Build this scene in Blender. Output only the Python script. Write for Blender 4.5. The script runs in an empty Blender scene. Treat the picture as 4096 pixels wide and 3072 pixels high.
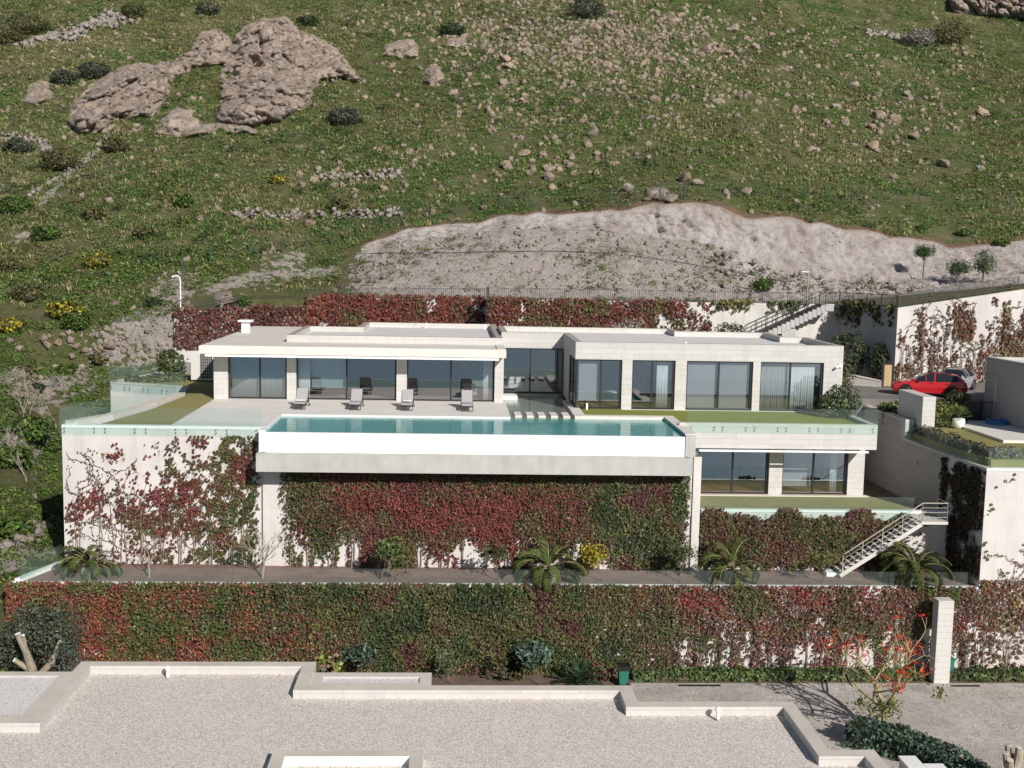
import bpy, bmesh, math, random
import numpy as np
from mathutils import Vector, Matrix

# ------------------------------------------------------------------ camera, light, exposure
SC = bpy.context.scene
COL = SC.collection
FPX, PITCH, YAW, ROLL = 4600.0, math.radians(6.459), math.radians(2.870), math.radians(1.107)
CAM = np.array([0.0, 0.0, 9.0])

def cam_axes():
    cp, sp, cy, sy, cr, sr = math.cos(PITCH), math.sin(PITCH), math.cos(YAW), math.sin(YAW), math.cos(ROLL), math.sin(ROLL)
    fwd = np.array([sy * cp, cy * cp, -sp]); right = np.array([cy, -sy, 0.0]); down = np.cross(fwd, right)
    return np.array([cr * right - sr * down, sr * right + cr * down, fwd])
AX = cam_axes()
cd = bpy.data.cameras.new('camera'); cam = bpy.data.objects.new('camera', cd); COL.objects.link(cam)
cd.sensor_width = 36.0; cd.lens = FPX / 4096 * 36.0; cd.clip_start = 0.5; cd.clip_end = 30000
cam.matrix_world = Matrix([[AX[0][i], -AX[1][i], -AX[2][i], CAM[i]] for i in range(3)] + [[0, 0, 0, 1]])
SC.camera = cam

SUN_TO = Vector((0.87, -1.72, 1.1)).normalized()            # direction towards the sun
W = bpy.data.worlds.new('World'); SC.world = W; W.use_nodes = True
wn = W.node_tree.nodes; bgn = wn['Background']
sky = wn.new('ShaderNodeTexSky'); sky.sky_type = 'NISHITA'; sky.sun_disc = False
sky.sun_elevation = math.asin(SUN_TO.z); sky.sun_rotation = math.atan2(SUN_TO.x, SUN_TO.y)
sky.air_density = 1.0; sky.dust_density = 0.6
W.node_tree.links.new(sky.outputs[0], bgn.inputs[0]); bgn.inputs[1].default_value = 0.055
sl = bpy.data.lights.new('sun', 'SUN'); sl.energy = 4.9; sl.angle = math.radians(0.5); sl.color = (1.0, 0.945, 0.87)
so = bpy.data.objects.new('sun', sl); COL.objects.link(so); so.location = (60, -100, 80)
so.rotation_euler = SUN_TO.to_track_quat('Z', 'Y').to_euler()
SC.view_settings.view_transform = 'Standard'; SC.view_settings.look = 'None'
SC.view_settings.exposure = 0.0; SC.view_settings.gamma = 1.0
SC.cycles.use_denoising = True
SC.cycles.max_bounces = 8; SC.cycles.transparent_max_bounces = 12; SC.cycles.diffuse_bounces = 3
SC.cycles.glossy_bounces = 4; SC.cycles.caustics_reflective = False; SC.cycles.caustics_refractive = False
SC.cycles.sample_clamp_indirect = 6.0

# ------------------------------------------------------------------ survey helper: a photo pixel on a known plane -> a point
RG = dict(full=(0, 0, 1.0), A=(0, 2600, 700 / 2212), B=(1000, 2600, 800 / 2212), C=(2400, 2600, 600 / 2109), D=(3000, 2700, 600 / 2212),
          E=(1000, 1600, 500 / 2212), F=(2600, 1600, 400 / 1896), G=(1850, 1250, 600 / 2212), z1=(0, 1100, 1100 / 2212), z2=(1000, 1100, 1100 / 2212),
          z3=(2000, 1100, 1100 / 2212), z4=(3000, 1000, 1096 / 2212), z5=(2600, 1600, 1496 / 2212), z6=(0, 1600, 1400 / 2111),
          y3=(2600, 2200, 1496 / 2212), y2=(1300, 2000, 1500 / 2212), h=(3400, 1550, 696 / 2212), s=(3300, 1900, 796 / 2201), w1=(2700, 1750, 800 / 2212), m=(0, 0, 4096 / 2212))

def ray(reg, x, y):
    o = RG[reg]; d = np.array([o[0] + x * o[2] - 2048, o[1] + y * o[2] - 1536, FPX])
    return AX.T @ d

def at(reg, x, y, X=None, Y=None, Z=None):
    d = ray(reg, x, y)
    t = (X - CAM[0]) / d[0] if X is not None else (Y - CAM[1]) / d[1] if Y is not None else (Z - CAM[2]) / d[2]
    return CAM + t * d

# ------------------------------------------------------------------ numpy noise
def _hash(i, j, k, s):
    n = (i * 374761393 + j * 668265263 + k * 2147483647 + s * 974634777) & 0xFFFFFFFF
    n = ((n ^ (n >> 13)) * 1274126177) & 0xFFFFFFFF
    n = ((n ^ (n >> 16)) * 2246822519) & 0xFFFFFFFF
    return ((n ^ (n >> 15)) & 0xFFFF) / 65535.0

def vnoise(p, s=0):
    p = np.asarray(p, float); f = np.floor(p).astype(np.int64); t = p - f; t = t * t * (3 - 2 * t); out = 0
    for a in (0, 1):
        for b in (0, 1):
            for c in (0, 1):
                w = (t[:, 0] if a else 1 - t[:, 0]) * (t[:, 1] if b else 1 - t[:, 1]) * (t[:, 2] if c else 1 - t[:, 2])
                out = out + w * _hash(f[:, 0] + a, f[:, 1] + b, f[:, 2] + c, s)
    return out

def fbm(p, scale=1.0, octv=4, s=0, ridged=False):
    p = np.asarray(p, float) / scale; a, tot, out = 1.0, 0.0, 0
    for o in range(octv):
        n = vnoise(p * 2 ** o + 17.3 * o, s + o)
        if ridged: n = 1 - np.abs(2 * n - 1)
        out = out + a * n; tot += a; a *= 0.5
    return out / tot

def blocks(u, v, s=0, jit=.9):
    """broken-rock relief: every Voronoi cell is a tilted facet; returns height and the distance to the nearest crack"""
    iu, iv = np.floor(u).astype(np.int64), np.floor(v).astype(np.int64); d1 = np.full(len(u), 9.0); d2 = d1.copy(); h = np.zeros(len(u))
    for a in (-1, 0, 1):
        for b in (-1, 0, 1):
            ci, cj = iu + a, iv + b; r = [_hash(ci, cj, ci * 0 + k, s) for k in range(5)]; du, dv_ = u - ci - .5 - jit * (r[0] - .5), v - cj - .5 - jit * (r[1] - .5); d = np.hypot(du, dv_)
            n = d < d1; d2 = np.where(n, d1, np.minimum(d2, d)); h = np.where(n, (r[2] - .5) * .9 + (r[3] - .5) * 1.3 * du + (r[4] - .5) * 1.3 * dv_, h); d1 = np.where(n, d, d1)
    return h, d2 - d1

rng = np.random.default_rng(7); random.seed(7)

# ------------------------------------------------------------------ objects
def thing(name, label, cat, loc=(0, 0, 0), group=None):
    o = bpy.data.objects.new(name, None); COL.objects.link(o); o.location = loc; o.empty_display_size = 0.3
    return tag(o, label, cat, group)

def tag(o, label, cat, group=None):
    o['label'] = label; o['category'] = cat
    if group: o['group'] = group
    return o

def dup(root, loc, label=None, rz=0.0, sc=None):
    r = root.copy(); COL.objects.link(r); r.location = loc; r.rotation_euler = (0, 0, rz)
    if sc: r.scale = sc
    if label: r['label'] = label
    for ch in list(root.children):
        c = ch.copy(); COL.objects.link(c); c.parent = r
        for g in list(ch.children):
            d = g.copy(); COL.objects.link(d); d.parent = c
    return r

def place(o, parent=None):
    COL.objects.link(o)
    if parent is not None: o.parent = parent
    return o

def origin_of(o):
    v = Vector((0, 0, 0))
    while o is not None:
        v = v + Vector(o.location); o = o.parent
    return v

class MB:
    """collects faces, then links them as ONE mesh object (world coordinates are moved into the parent's space)"""
    def __init__(s): s.v = []; s.f = []; s.m = []
    def add(s, vs, fs, m=0):
        b = len(s.v); s.v += [tuple(float(c) for c in q) for q in vs]; s.f += [tuple(b + i for i in f) for f in fs]; s.m += [m] * len(fs); return s
    def box(s, x0, x1, y0, y1, z0, z1, m=0):
        return s.add([(x0, y0, z0), (x1, y0, z0), (x1, y1, z0), (x0, y1, z0), (x0, y0, z1), (x1, y0, z1), (x1, y1, z1), (x0, y1, z1)],
                     [(3, 2, 1, 0), (4, 5, 6, 7), (0, 1, 5, 4), (1, 2, 6, 5), (2, 3, 7, 6), (3, 0, 4, 7)], m)
    def bar(s, a, b, w, h, m=0, up=(0, 0, 1)):
        a, b = Vector(a), Vector(b); d = (b - a).normalized(); u = Vector(up)
        if abs(d.dot(u)) > 0.99: u = Vector((0, 1, 0))
        r = d.cross(u).normalized() * w / 2; u = r.normalized().cross(d) * h / 2
        vs = [p + sx * r + sy * u for p in (a, b) for sx, sy in ((-1, -1), (1, -1), (1, 1), (-1, 1))]
        return s.add(vs, [(0, 1, 2, 3), (7, 6, 5, 4), (0, 4, 5, 1), (1, 5, 6, 2), (2, 6, 7, 3), (3, 7, 4, 0)], m)
    def prism(s, poly, z0, z1, m=0):
        n = len(poly)
        if sum(poly[i][0] * poly[(i + 1) % n][1] - poly[(i + 1) % n][0] * poly[i][1] for i in range(n)) < 0: poly = poly[::-1]
        vs = [(p[0], p[1], z0) for p in poly] + [(p[0], p[1], z1) for p in poly]
        return s.add(vs, [tuple(range(n - 1, -1, -1)), tuple(range(n, 2 * n))] + [(i, (i + 1) % n, n + (i + 1) % n, n + i) for i in range(n)], m)
    def sheet(s, poly, z, m=0):
        n = len(poly)
        if sum(poly[i][0] * poly[(i + 1) % n][1] - poly[(i + 1) % n][0] * poly[i][1] for i in range(n)) < 0: poly = poly[::-1]
        return s.add([(p[0], p[1], z) for p in poly], [tuple(range(n))], m)
    def tube(s, pts, rad, n=6, m=0, cap=True):
        pts = [Vector(p) for p in pts]; k = len(pts)
        rad = [float(q) for q in rad] if hasattr(rad, '__len__') else [float(rad)] * k
        rings = []; u = None
        for i, p in enumerate(pts):
            d = (pts[min(i + 1, k - 1)] - pts[max(i - 1, 0)]).normalized()
            if u is None: u = d.orthogonal().normalized()
            u = (u - d * u.dot(d)); u = u.normalized() if u.length > 1e-6 else d.orthogonal().normalized()
            w = d.cross(u)
            rings += [p + rad[i] * (math.cos(2 * math.pi * j / n) * u + math.sin(2 * math.pi * j / n) * w) for j in range(n)]
        fs = [(i * n + j, i * n + (j + 1) % n, (i + 1) * n + (j + 1) % n, (i + 1) * n + j) for i in range(k - 1) for j in range(n)]
        if cap: fs += [tuple(range(n - 1, -1, -1)), tuple(range((k - 1) * n, k * n))]
        return s.add(rings, fs, m)
    def cyl(s, c, r, h, n=16, axis=(0, 0, 1), m=0):
        c = Vector(c); return s.tube([c, c + Vector(axis) * float(h)], r, n, m)
    def build(s, name, mats, parent=None, smooth=False, bevel=0.0):
        o0 = origin_of(parent) if parent is not None else Vector((0, 0, 0))
        me = bpy.data.meshes.new(name); me.from_pydata([(x - o0.x, y - o0.y, z - o0.z) for x, y, z in s.v], [], s.f)
        if not isinstance(mats, (list, tuple)): mats = [mats]
        for mt in mats: me.materials.append(mt)
        if len(mats) > 1: me.polygons.foreach_set('material_index', s.m)
        if smooth: me.polygons.foreach_set('use_smooth', [True] * len(me.polygons))
        me.update(); o = place(bpy.data.objects.new(name, me), parent)
        if bevel:
            md = o.modifiers.new('bevel', 'BEVEL'); md.width = bevel; md.segments = 2; md.limit_method = 'ANGLE'
        return o

def np_mesh(name, V, F, mats, col=None, parent=None, smooth=False):
    """V (n,3) world, F (m,4) quads; col (n,3) becomes the attribute Col"""
    if parent is not None: V = V - np.array(origin_of(parent))[None]
    me = bpy.data.meshes.new(name); me.vertices.add(len(V)); me.vertices.foreach_set('co', np.ascontiguousarray(V, np.float32).ravel())
    k = F.shape[1]; me.loops.add(F.size); me.loops.foreach_set('vertex_index', np.ascontiguousarray(F, np.int32).ravel())
    me.polygons.add(len(F)); me.polygons.foreach_set('loop_start', np.arange(0, F.size, k, dtype=np.int32))
    me.polygons.foreach_set('loop_total', np.full(len(F), k, np.int32))
    if smooth: me.polygons.foreach_set('use_smooth', np.ones(len(F), bool))
    for mt in (mats if isinstance(mats, (list, tuple)) else [mats]): me.materials.append(mt)
    me.update(calc_edges=True)
    if col is not None:
        a = me.attributes.new('Col', 'FLOAT_COLOR', 'POINT')
        a.data.foreach_set('color', np.concatenate([col, np.ones((len(col), 1))], 1).astype(np.float32).ravel())
    return place(bpy.data.objects.new(name, me), parent)

def unit(a): return a / (np.linalg.norm(a, axis=1, keepdims=True) + 1e-9)

def leaf_arrays(P, N, size, col, aspect=0.6, T=None, fold=0.12):
    n = len(P); N = unit(N)
    T = rng.normal(size=(n, 3)) if T is None else T
    T = unit(T - N * np.sum(T * N, 1, keepdims=True)); B = np.cross(N, T)
    size = np.broadcast_to(np.asarray(size, float), (n,))[:, None]
    V = np.stack([P - T * size * .5, P + B * size * aspect * .5 + N * size * fold, P + T * size * .5, P - B * size * aspect * .5 + N * size * fold], 1).reshape(-1, 3)
    return V, np.repeat(col, 4, 0)

def leaf_obj(name, arrs, parent=None, mat=None):
    V = np.concatenate([a[0] for a in arrs]); C = np.minimum(np.concatenate([a[1] for a in arrs]) * 1.2, .9)
    return np_mesh(name, V, np.arange(len(V)).reshape(-1, 4), mat or M['leaf'], C, parent)

def pick(n, cols, w=None, jit=0.25):
    c = np.array(cols)[rng.choice(len(cols), n, p=None if w is None else np.array(w) / sum(w))]
    return np.clip(c * (1 + jit * rng.normal(size=(n, 1))) * (1 + .08 * rng.normal(size=(n, 3))), .005, .9)

def blob_leaves(c, r, n, size, cols, w=None, shell=0.45, up=0.3, aspect=.55, flat=0.0):
    """leaf clumps through an ellipsoid, leaving uneven gaps"""
    c = np.array(c, float); r = np.array(r, float) * np.ones(3)
    d = unit(rng.normal(size=(int(n * 1.7), 3))); q = d * (shell + (1 - shell) * rng.random((len(d), 1)) ** .6)
    keep = fbm(q * 2.2 + c * 3.1, 1.0, 3, 5) + .16 * rng.random(len(d)) > .47
    q, d = q[keep][:n], d[keep][:n]; lump = 1 + .28 * (fbm(d * 1.7 + c, 1.0, 2, 9) - .5)[:, None] * 2
    P = c + q * r * lump; k = len(P); N = d + rng.normal(size=(k, 3)) * .7 + np.array([0, 0, up])
    return leaf_arrays(P, N, size * (0.7 + .6 * rng.random(k)), pick(k, cols, w), aspect)
# ------------------------------------------------------------------ materials
M = {}
def mat(name, base=(.5, .5, .5), rough=.7, spec=.3, metal=0.0):
    m = bpy.data.materials.new(name); m.use_nodes = True; b = m.node_tree.nodes['Principled BSDF']
    b.inputs['Base Color'].default_value = (*base, 1); b.inputs['Roughness'].default_value = rough
    b.inputs['Specular IOR Level'].default_value = spec; b.inputs['Metallic'].default_value = metal
    M[name] = m; return m, m.node_tree.nodes, m.node_tree.links, b

def mix(nt, fac, a, b, blend='MIX'):
    n = nt.nodes.new('ShaderNodeMix'); n.data_type = 'RGBA'; n.blend_type = blend
    for sock, v in ((n.inputs[0], fac), (n.inputs[6], a), (n.inputs[7], b)):
        if hasattr(v, 'is_output'): nt.links.new(v, sock)
        else: sock.default_value = v if isinstance(v, (int, float)) else (*v, 1)
    return n.outputs[2]

def ramp(nt, fac, lo, hi, a=0.0, b=1.0):
    n = nt.nodes.new('ShaderNodeMapRange'); nt.links.new(fac, n.inputs[0])
    n.inputs[1].default_value = lo; n.inputs[2].default_value = hi; n.inputs[3].default_value = a; n.inputs[4].default_value = b
    return n.outputs[0]

def noise(nt, scale, detail=4, vec=None, rough=.55):
    n = nt.nodes.new('ShaderNodeTexNoise'); n.inputs['Scale'].default_value = scale; n.inputs['Detail'].default_value = detail; n.inputs['Roughness'].default_value = rough
    if vec is None: vec = pos(nt)
    nt.links.new(vec, n.inputs['Vector']); return n.outputs[0]

def pos(nt):
    for n in nt.nodes:
        if n.bl_idname == 'ShaderNodeNewGeometry': return n.outputs['Position']
    return nt.nodes.new('ShaderNodeNewGeometry').outputs['Position']

def scaled(nt, v, s, off=(0, 0, 0)):
    n = nt.nodes.new('ShaderNodeMapping'); nt.links.new(v, n.inputs[0]); n.inputs['Scale'].default_value = s; n.inputs['Location'].default_value = off; return n.outputs[0]

def bump(nt, b, h, strength=.3, dist=.02):
    n = nt.nodes.new('ShaderNodeBump'); nt.links.new(h, n.inputs['Height']); n.inputs['Strength'].default_value = strength; n.inputs['Distance'].default_value = dist
    nt.links.new(n.outputs[0], b.inputs['Normal'])

def soft(name, base, var=.12, scale=1.5, rough=.75, fine=0.05, fscale=30, streak=0.0, bmp=0.1, spec=.25):
    """a plain mineral or painted surface with cloudy and fine variation"""
    m, n, l, b = mat(name, base, rough, spec); nt = m.node_tree
    c = mix(nt, ramp(nt, noise(nt, scale), .3, .7), tuple(x * (1 - var) for x in base), tuple(min(1, x * (1 + var)) for x in base))
    c = mix(nt, ramp(nt, noise(nt, fscale, 2), .3, .7, 0, 1), c, mix(nt, 1.0, c, (1 - fine * 3,) * 3, 'MULTIPLY'))
    if streak:
        s = noise(nt, 1.0, 5, scaled(nt, pos(nt), (2.2, 2.2, .16)), .65)
        c = mix(nt, ramp(nt, s, .48, .75, 0, streak), c, tuple(x * .55 for x in base))
    l.new(c, b.inputs['Base Color']); bump(nt, b, noise(nt, fscale, 3), bmp, .01); return m

def courses(name, base, side=False, row=.3, width=1.9, dark=.66, var=.045):
    """stone cladding laid in thin courses; (x+y, z) is the plane of the joints"""
    m, n, l, b = mat(name, base, .75, .25); nt = m.node_tree
    sx = nt.nodes.new('ShaderNodeSeparateXYZ'); l.new(pos(nt), sx.inputs[0])
    ad = nt.nodes.new('ShaderNodeMath'); ad.operation = 'ADD'; l.new(sx.outputs[0], ad.inputs[0]); l.new(sx.outputs[1], ad.inputs[1])
    cx = nt.nodes.new('ShaderNodeCombineXYZ'); l.new(ad.outputs[0], cx.inputs[0]); l.new(sx.outputs[2], cx.inputs[1])
    cols = []
    t = nt.nodes.new('ShaderNodeTexBrick'); l.new(cx.outputs[0], t.inputs[0]); t.offset = .37; t.squash = 1.4; t.squash_frequency = 3
    t.inputs['Scale'].default_value = 1.0; t.inputs['Row Height'].default_value = row; t.inputs['Brick Width'].default_value = width; t.inputs['Mortar Size'].default_value = .008
    t.inputs['Mortar Smooth'].default_value = .3
    t.inputs['Color1'].default_value = (*[x * (1 - var) for x in base], 1); t.inputs['Color2'].default_value = (*[min(.9, x * (1 + var)) for x in base], 1)
    t.inputs['Mortar'].default_value = (*[x * dark for x in base], 1)
    c = mix(nt, ramp(nt, noise(nt, 5, 5), .35, .7, 0, .35), t.outputs[0], mix(nt, 1.0, t.outputs[0], (.8, .79, .78), 'MULTIPLY'))
    s_ = noise(nt, 1.0, 5, scaled(nt, pos(nt), (1.7, 1.7, .13)), .65); c = mix(nt, ramp(nt, s_, .5, .78, 0, .3), c, tuple(x * .6 for x in base))
    l.new(c, b.inputs['Base Color']); bump(nt, b, t.outputs['Fac'], -.4, .01); return m

soft('white_paint', (.86, .86, .85), .02, .4, .5, .01, 8)
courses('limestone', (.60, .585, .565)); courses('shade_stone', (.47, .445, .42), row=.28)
soft('slab_stone', (.75, .705, .65), .07, .8, .7, .03, 14)
soft('coping_stone', (.66, .605, .53), .1, .9, .75, .04, 18)
soft('coping_warm', (.43, .385, .33), .12, .7, .8, .05, 12)
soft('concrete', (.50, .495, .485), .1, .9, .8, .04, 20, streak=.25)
soft('white_wall', (.66, .63, .61), .09, .5, .8, .03, 14, streak=.3)
soft('rear_wall', (.62, .60, .57), .12, .5, .8, .03, 14, streak=.5)
soft('deck_stone', (.78, .745, .70), .06, .5, .6, .03, 9)
soft('mulch', (.29, .185, .16), .22, 1.2, .95, .1, 22, bmp=.6)
soft('soil', (.2, .15, .11), .3, 1.5, .95, .15, 14, bmp=.6)
soft('yard_concrete', (.4, .38, .36), .15, .6, .85, .05, 10)
soft('asphalt', (.22, .205, .19), .2, .5, .9, .06, 16)
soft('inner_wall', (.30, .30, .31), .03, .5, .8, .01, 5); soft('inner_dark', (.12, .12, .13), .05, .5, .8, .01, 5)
soft('wood_floor', (.32, .2, .09), .15, 2, .4, .05, 10); soft('grey_floor', (.38, .37, .36), .05, 1, .4, .02, 5)
soft('bark', (.2, .165, .13), .25, 4, .9, .15, 30, bmp=.6); soft('pale_bark', (.37, .32, .25), .22, 4, .9, .1, 25, bmp=.4)
soft('coral_bark', (.42, .36, .19), .2, 3, .85, .1, 25, bmp=.4); soft('twig', (.36, .31, .27), .25, 5, .9, .1, 25)
soft('fabric_grey', (.40, .39, .40), .04, 3, .9, .04, 60); soft('white_cloth', (.82, .82, .84), .04, 5, .9, .02, 50)
soft('curtain', (.80, .83, .82), .05, 2, .9, .02, 20); soft('blind', (.42, .415, .425), .03, 1, .9, .01, 10); soft('sheer', (.34, .42, .45), .06, 1, .9, .02, 10)
mat('frame_metal', (.022, .025, .03), .4, .5); mat('dark_metal', (.05, .05, .052), .5, .5); mat('fence_metal', (.075, .075, .075), .6, .4)
mat('steel', (.6, .6, .6), .25, .5, 1.0); mat('stair_paint', (.62, .6, .56), .6, .4); mat('rail_paint', (.5, .47, .4), .5, .4)
mat('green_plastic', (.025, .17, .13), .45, .5); mat('black_plastic', (.015, .015, .017), .5, .5); mat('blue_hose', (.06, .2, .5), .4, .5)
mat('post_green', (.03, .09, .065), .6, .4); mat('ac_body', (.62, .61, .58), .5, .4); mat('red_paint', (.55, .012, .02), .28, .6); mat('silver_paint', (.42, .45, .49), .3, .6, .3)
mat('car_glass', (.02, .025, .03), .08, .6); mat('rubber', (.02, .02, .02), .8, .3); mat('alloy', (.3, .3, .31), .35, .5, .8); mat('dark_alloy', (.04, .04, .045), .4, .5, .5)
mat('lamp_red', (.3, .01, .01), .2, .5); mat('lamp_clear', (.6, .62, .64), .15, .6); mat('yellow_plastic', (.6, .4, .05), .5, .4)
soft('board_wood', (.5, .36, .2), .2, 2, .7, .05, 20)
for nm in ('red_paint', 'silver_paint'):
    b = M[nm].node_tree.nodes['Principled BSDF']; b.inputs['Coat Weight'].default_value = .6; b.inputs['Coat Roughness'].default_value = .06

# gravel roofs: stone-sized speckle
def gravel(name, base):
    m, n, l, b = mat(name, base, .9, .2); nt = m.node_tree
    v = nt.nodes.new('ShaderNodeTexVoronoi'); v.inputs['Scale'].default_value = 21; l.new(pos(nt), v.inputs[0])
    sp = nt.nodes.new('ShaderNodeSeparateColor'); l.new(v.outputs['Color'], sp.inputs[0])
    c = mix(nt, ramp(nt, sp.outputs[0], 0, 1), tuple(x * .80 for x in base), tuple(min(.9, x * 1.2) for x in base))
    c = mix(nt, ramp(nt, v.outputs['Distance'], .35, .8, 0, .6), c, tuple(x * .4 for x in base))
    c = mix(nt, ramp(nt, noise(nt, .35, 3), .4, .65, 0, .5), c, mix(nt, 1.0, c, (1.0, .94, .91), 'MULTIPLY'))
    c = mix(nt, ramp(nt, noise(nt, 1.1, 4), .35, .7, 0, .22), c, mix(nt, 1.0, c, (.84, .82, .80), 'MULTIPLY'))
    l.new(c, b.inputs['Base Color']); bump(nt, b, v.outputs['Distance'], -1.0, .03); return m
gravel('gravel', (.79, .715, .66)); gravel('gravel_pale', (.90, .87, .83))

# lawn
def lawn(name, a, b2, c3):
    m, n, l, b = mat(name, a, .9, .2); nt = m.node_tree
    c = mix(nt, ramp(nt, noise(nt, .6, 4), .38, .62), a, b2); c = mix(nt, ramp(nt, noise(nt, 2.2, 4), .5, .72, 0, .75), c, c3)
    c = mix(nt, ramp(nt, noise(nt, 40, 2), .3, .7, 0, .5), c, mix(nt, 1.0, c, (.6, .6, .6), 'MULTIPLY'))
    l.new(c, b.inputs['Base Color']); bump(nt, b, noise(nt, 45, 3), .8, .03); return m
lawn('lawn_green', (.22, .29, .05), (.28, .30, .07), (.36, .32, .14)); lawn('lawn_dry', (.34, .30, .12), (.29, .275, .10), (.39, .32, .17))

# stamped concrete drive: fan-shaped arcs
m, n, l, b = mat('stamped_concrete', (.4, .37, .34), .8, .3); nt = m.node_tree
v = nt.nodes.new('ShaderNodeTexVoronoi'); v.inputs['Scale'].default_value = 1.6; l.new(scaled(nt, pos(nt), (1, .75, 1)), v.inputs[0])
wv = nt.nodes.new('ShaderNodeMath'); wv.operation = 'SINE'; mm = nt.nodes.new('ShaderNodeMath'); mm.operation = 'MULTIPLY'; mm.inputs[1].default_value = 42
l.new(v.outputs['Distance'], mm.inputs[0]); l.new(mm.outputs[0], wv.inputs[0])
c = mix(nt, ramp(nt, noise(nt, .5, 5), .35, .65), (.46, .42, .38), (.62, .57, .52))
c = mix(nt, ramp(nt, wv.outputs[0], .2, 1, 0, .55), c, (.2, .18, .165)); c = mix(nt, ramp(nt, noise(nt, 4, 4), .45, .7, 0, .6), c, (.24, .22, .2))
l.new(c, b.inputs['Base Color']); bump(nt, b, wv.outputs[0], .25, .01)

# leaves: own colour per leaf, some light comes through
m, n, l, b = mat('leaf', (.1, .1, .1), .6, .25); nt = m.node_tree
a = n.new('ShaderNodeAttribute'); a.attribute_name = 'Col'; l.new(a.outputs[0], b.inputs['Base Color'])
tr = n.new('ShaderNodeBsdfTranslucent'); l.new(a.outputs[0], tr.inputs[0]); ms = n.new('ShaderNodeMixShader'); ms.inputs[0].default_value = .25
l.new(b.outputs[0], ms.inputs[1]); l.new(tr.outputs[0], ms.inputs[2]); l.new(ms.outputs[0], n['Material Output'].inputs[0])

# hillside ground: Col.r = bare cut rock, Col.g = pale rubble and dirt
m, n, l, b = mat('hill_ground', (.1, .1, .05), .95, .15); nt = m.node_tree
a = n.new('ShaderNodeAttribute'); a.attribute_name = 'Col'; sp = n.new('ShaderNodeSeparateColor'); l.new(a.outputs[0], sp.inputs[0])
g = mix(nt, ramp(nt, noise(nt, .22, 5), .38, .62), (.145, .172, .06), (.22, .20, .105))
g = mix(nt, ramp(nt, noise(nt, .9, 5), .5, .68, 0, .8), g, (.09, .13, .036)); g = mix(nt, ramp(nt, noise(nt, 1.7, 5), .56, .72, 0, .8), g, (.26, .215, .155))
g = mix(nt, ramp(nt, noise(nt, 5, 4), .4, .7, 0, .45), g, (.065, .075, .03))
rk = mix(nt, ramp(nt, noise(nt, .35, 5), .35, .65), (.66, .595, .565), (.53, .465, .43)); rk = mix(nt, ramp(nt, noise(nt, 1.0, 6, scaled(nt, pos(nt), (1.6, 1, .5)), .7), .55, .75, 0, .6), rk, (.34, .29, .265))
rk = mix(nt, ramp(nt, noise(nt, .6, 5), .62, .74, 0, .5), rk, (.44, .35, .25)); rk = mix(nt, ramp(nt, noise(nt, 2.2, 9, scaled(nt, pos(nt), (1.5, 1, .8)), .8), .53, .66, 0, .75), rk, (.25, .215, .20)); rk = mix(nt, ramp(nt, noise(nt, .25, 3), .45, .62, 0, .7), rk, (.72, .68, .665))
v = nt.nodes.new('ShaderNodeTexVoronoi'); v.inputs['Scale'].default_value = 7.5; l.new(pos(nt), v.inputs[0]); vs = nt.nodes.new('ShaderNodeSeparateColor'); l.new(v.outputs['Color'], vs.inputs[0])
dr = mix(nt, ramp(nt, vs.outputs[0], 0, 1), (.43, .38, .345), (.62, .565, .52)); dr = mix(nt, ramp(nt, v.outputs['Distance'], .4, .8, 0, .4), dr, (.26, .225, .2)); dr = mix(nt, ramp(nt, noise(nt, .35, 5), .42, .62, 0, .6), dr, (.57, .50, .465))
dr = mix(nt, ramp(nt, noise(nt, .8, 6, None, .7), .52, .66, 0, .5), dr, (.18, .165, .10))
wob = noise(nt, 1.3, 5)
def edge(o, w=.5):
    q = nt.nodes.new('ShaderNodeMath'); q.operation = 'ADD'; l.new(o, q.inputs[0]); l.new(ramp(nt, wob, .25, .75, -w, w), q.inputs[1]); return ramp(nt, q.outputs[0], .42, .58)
c = mix(nt, edge(sp.outputs[1], .75), g, dr); c = mix(nt, edge(sp.outputs[0], .35), c, rk)
c = mix(nt, ramp(nt, sp.outputs[2], 0, 1), c, (.27, .17, .115))
l.new(c, b.inputs['Base Color']); bump(nt, b, noise(nt, 2.5, 10, None, .8), 1.0, .5)

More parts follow.
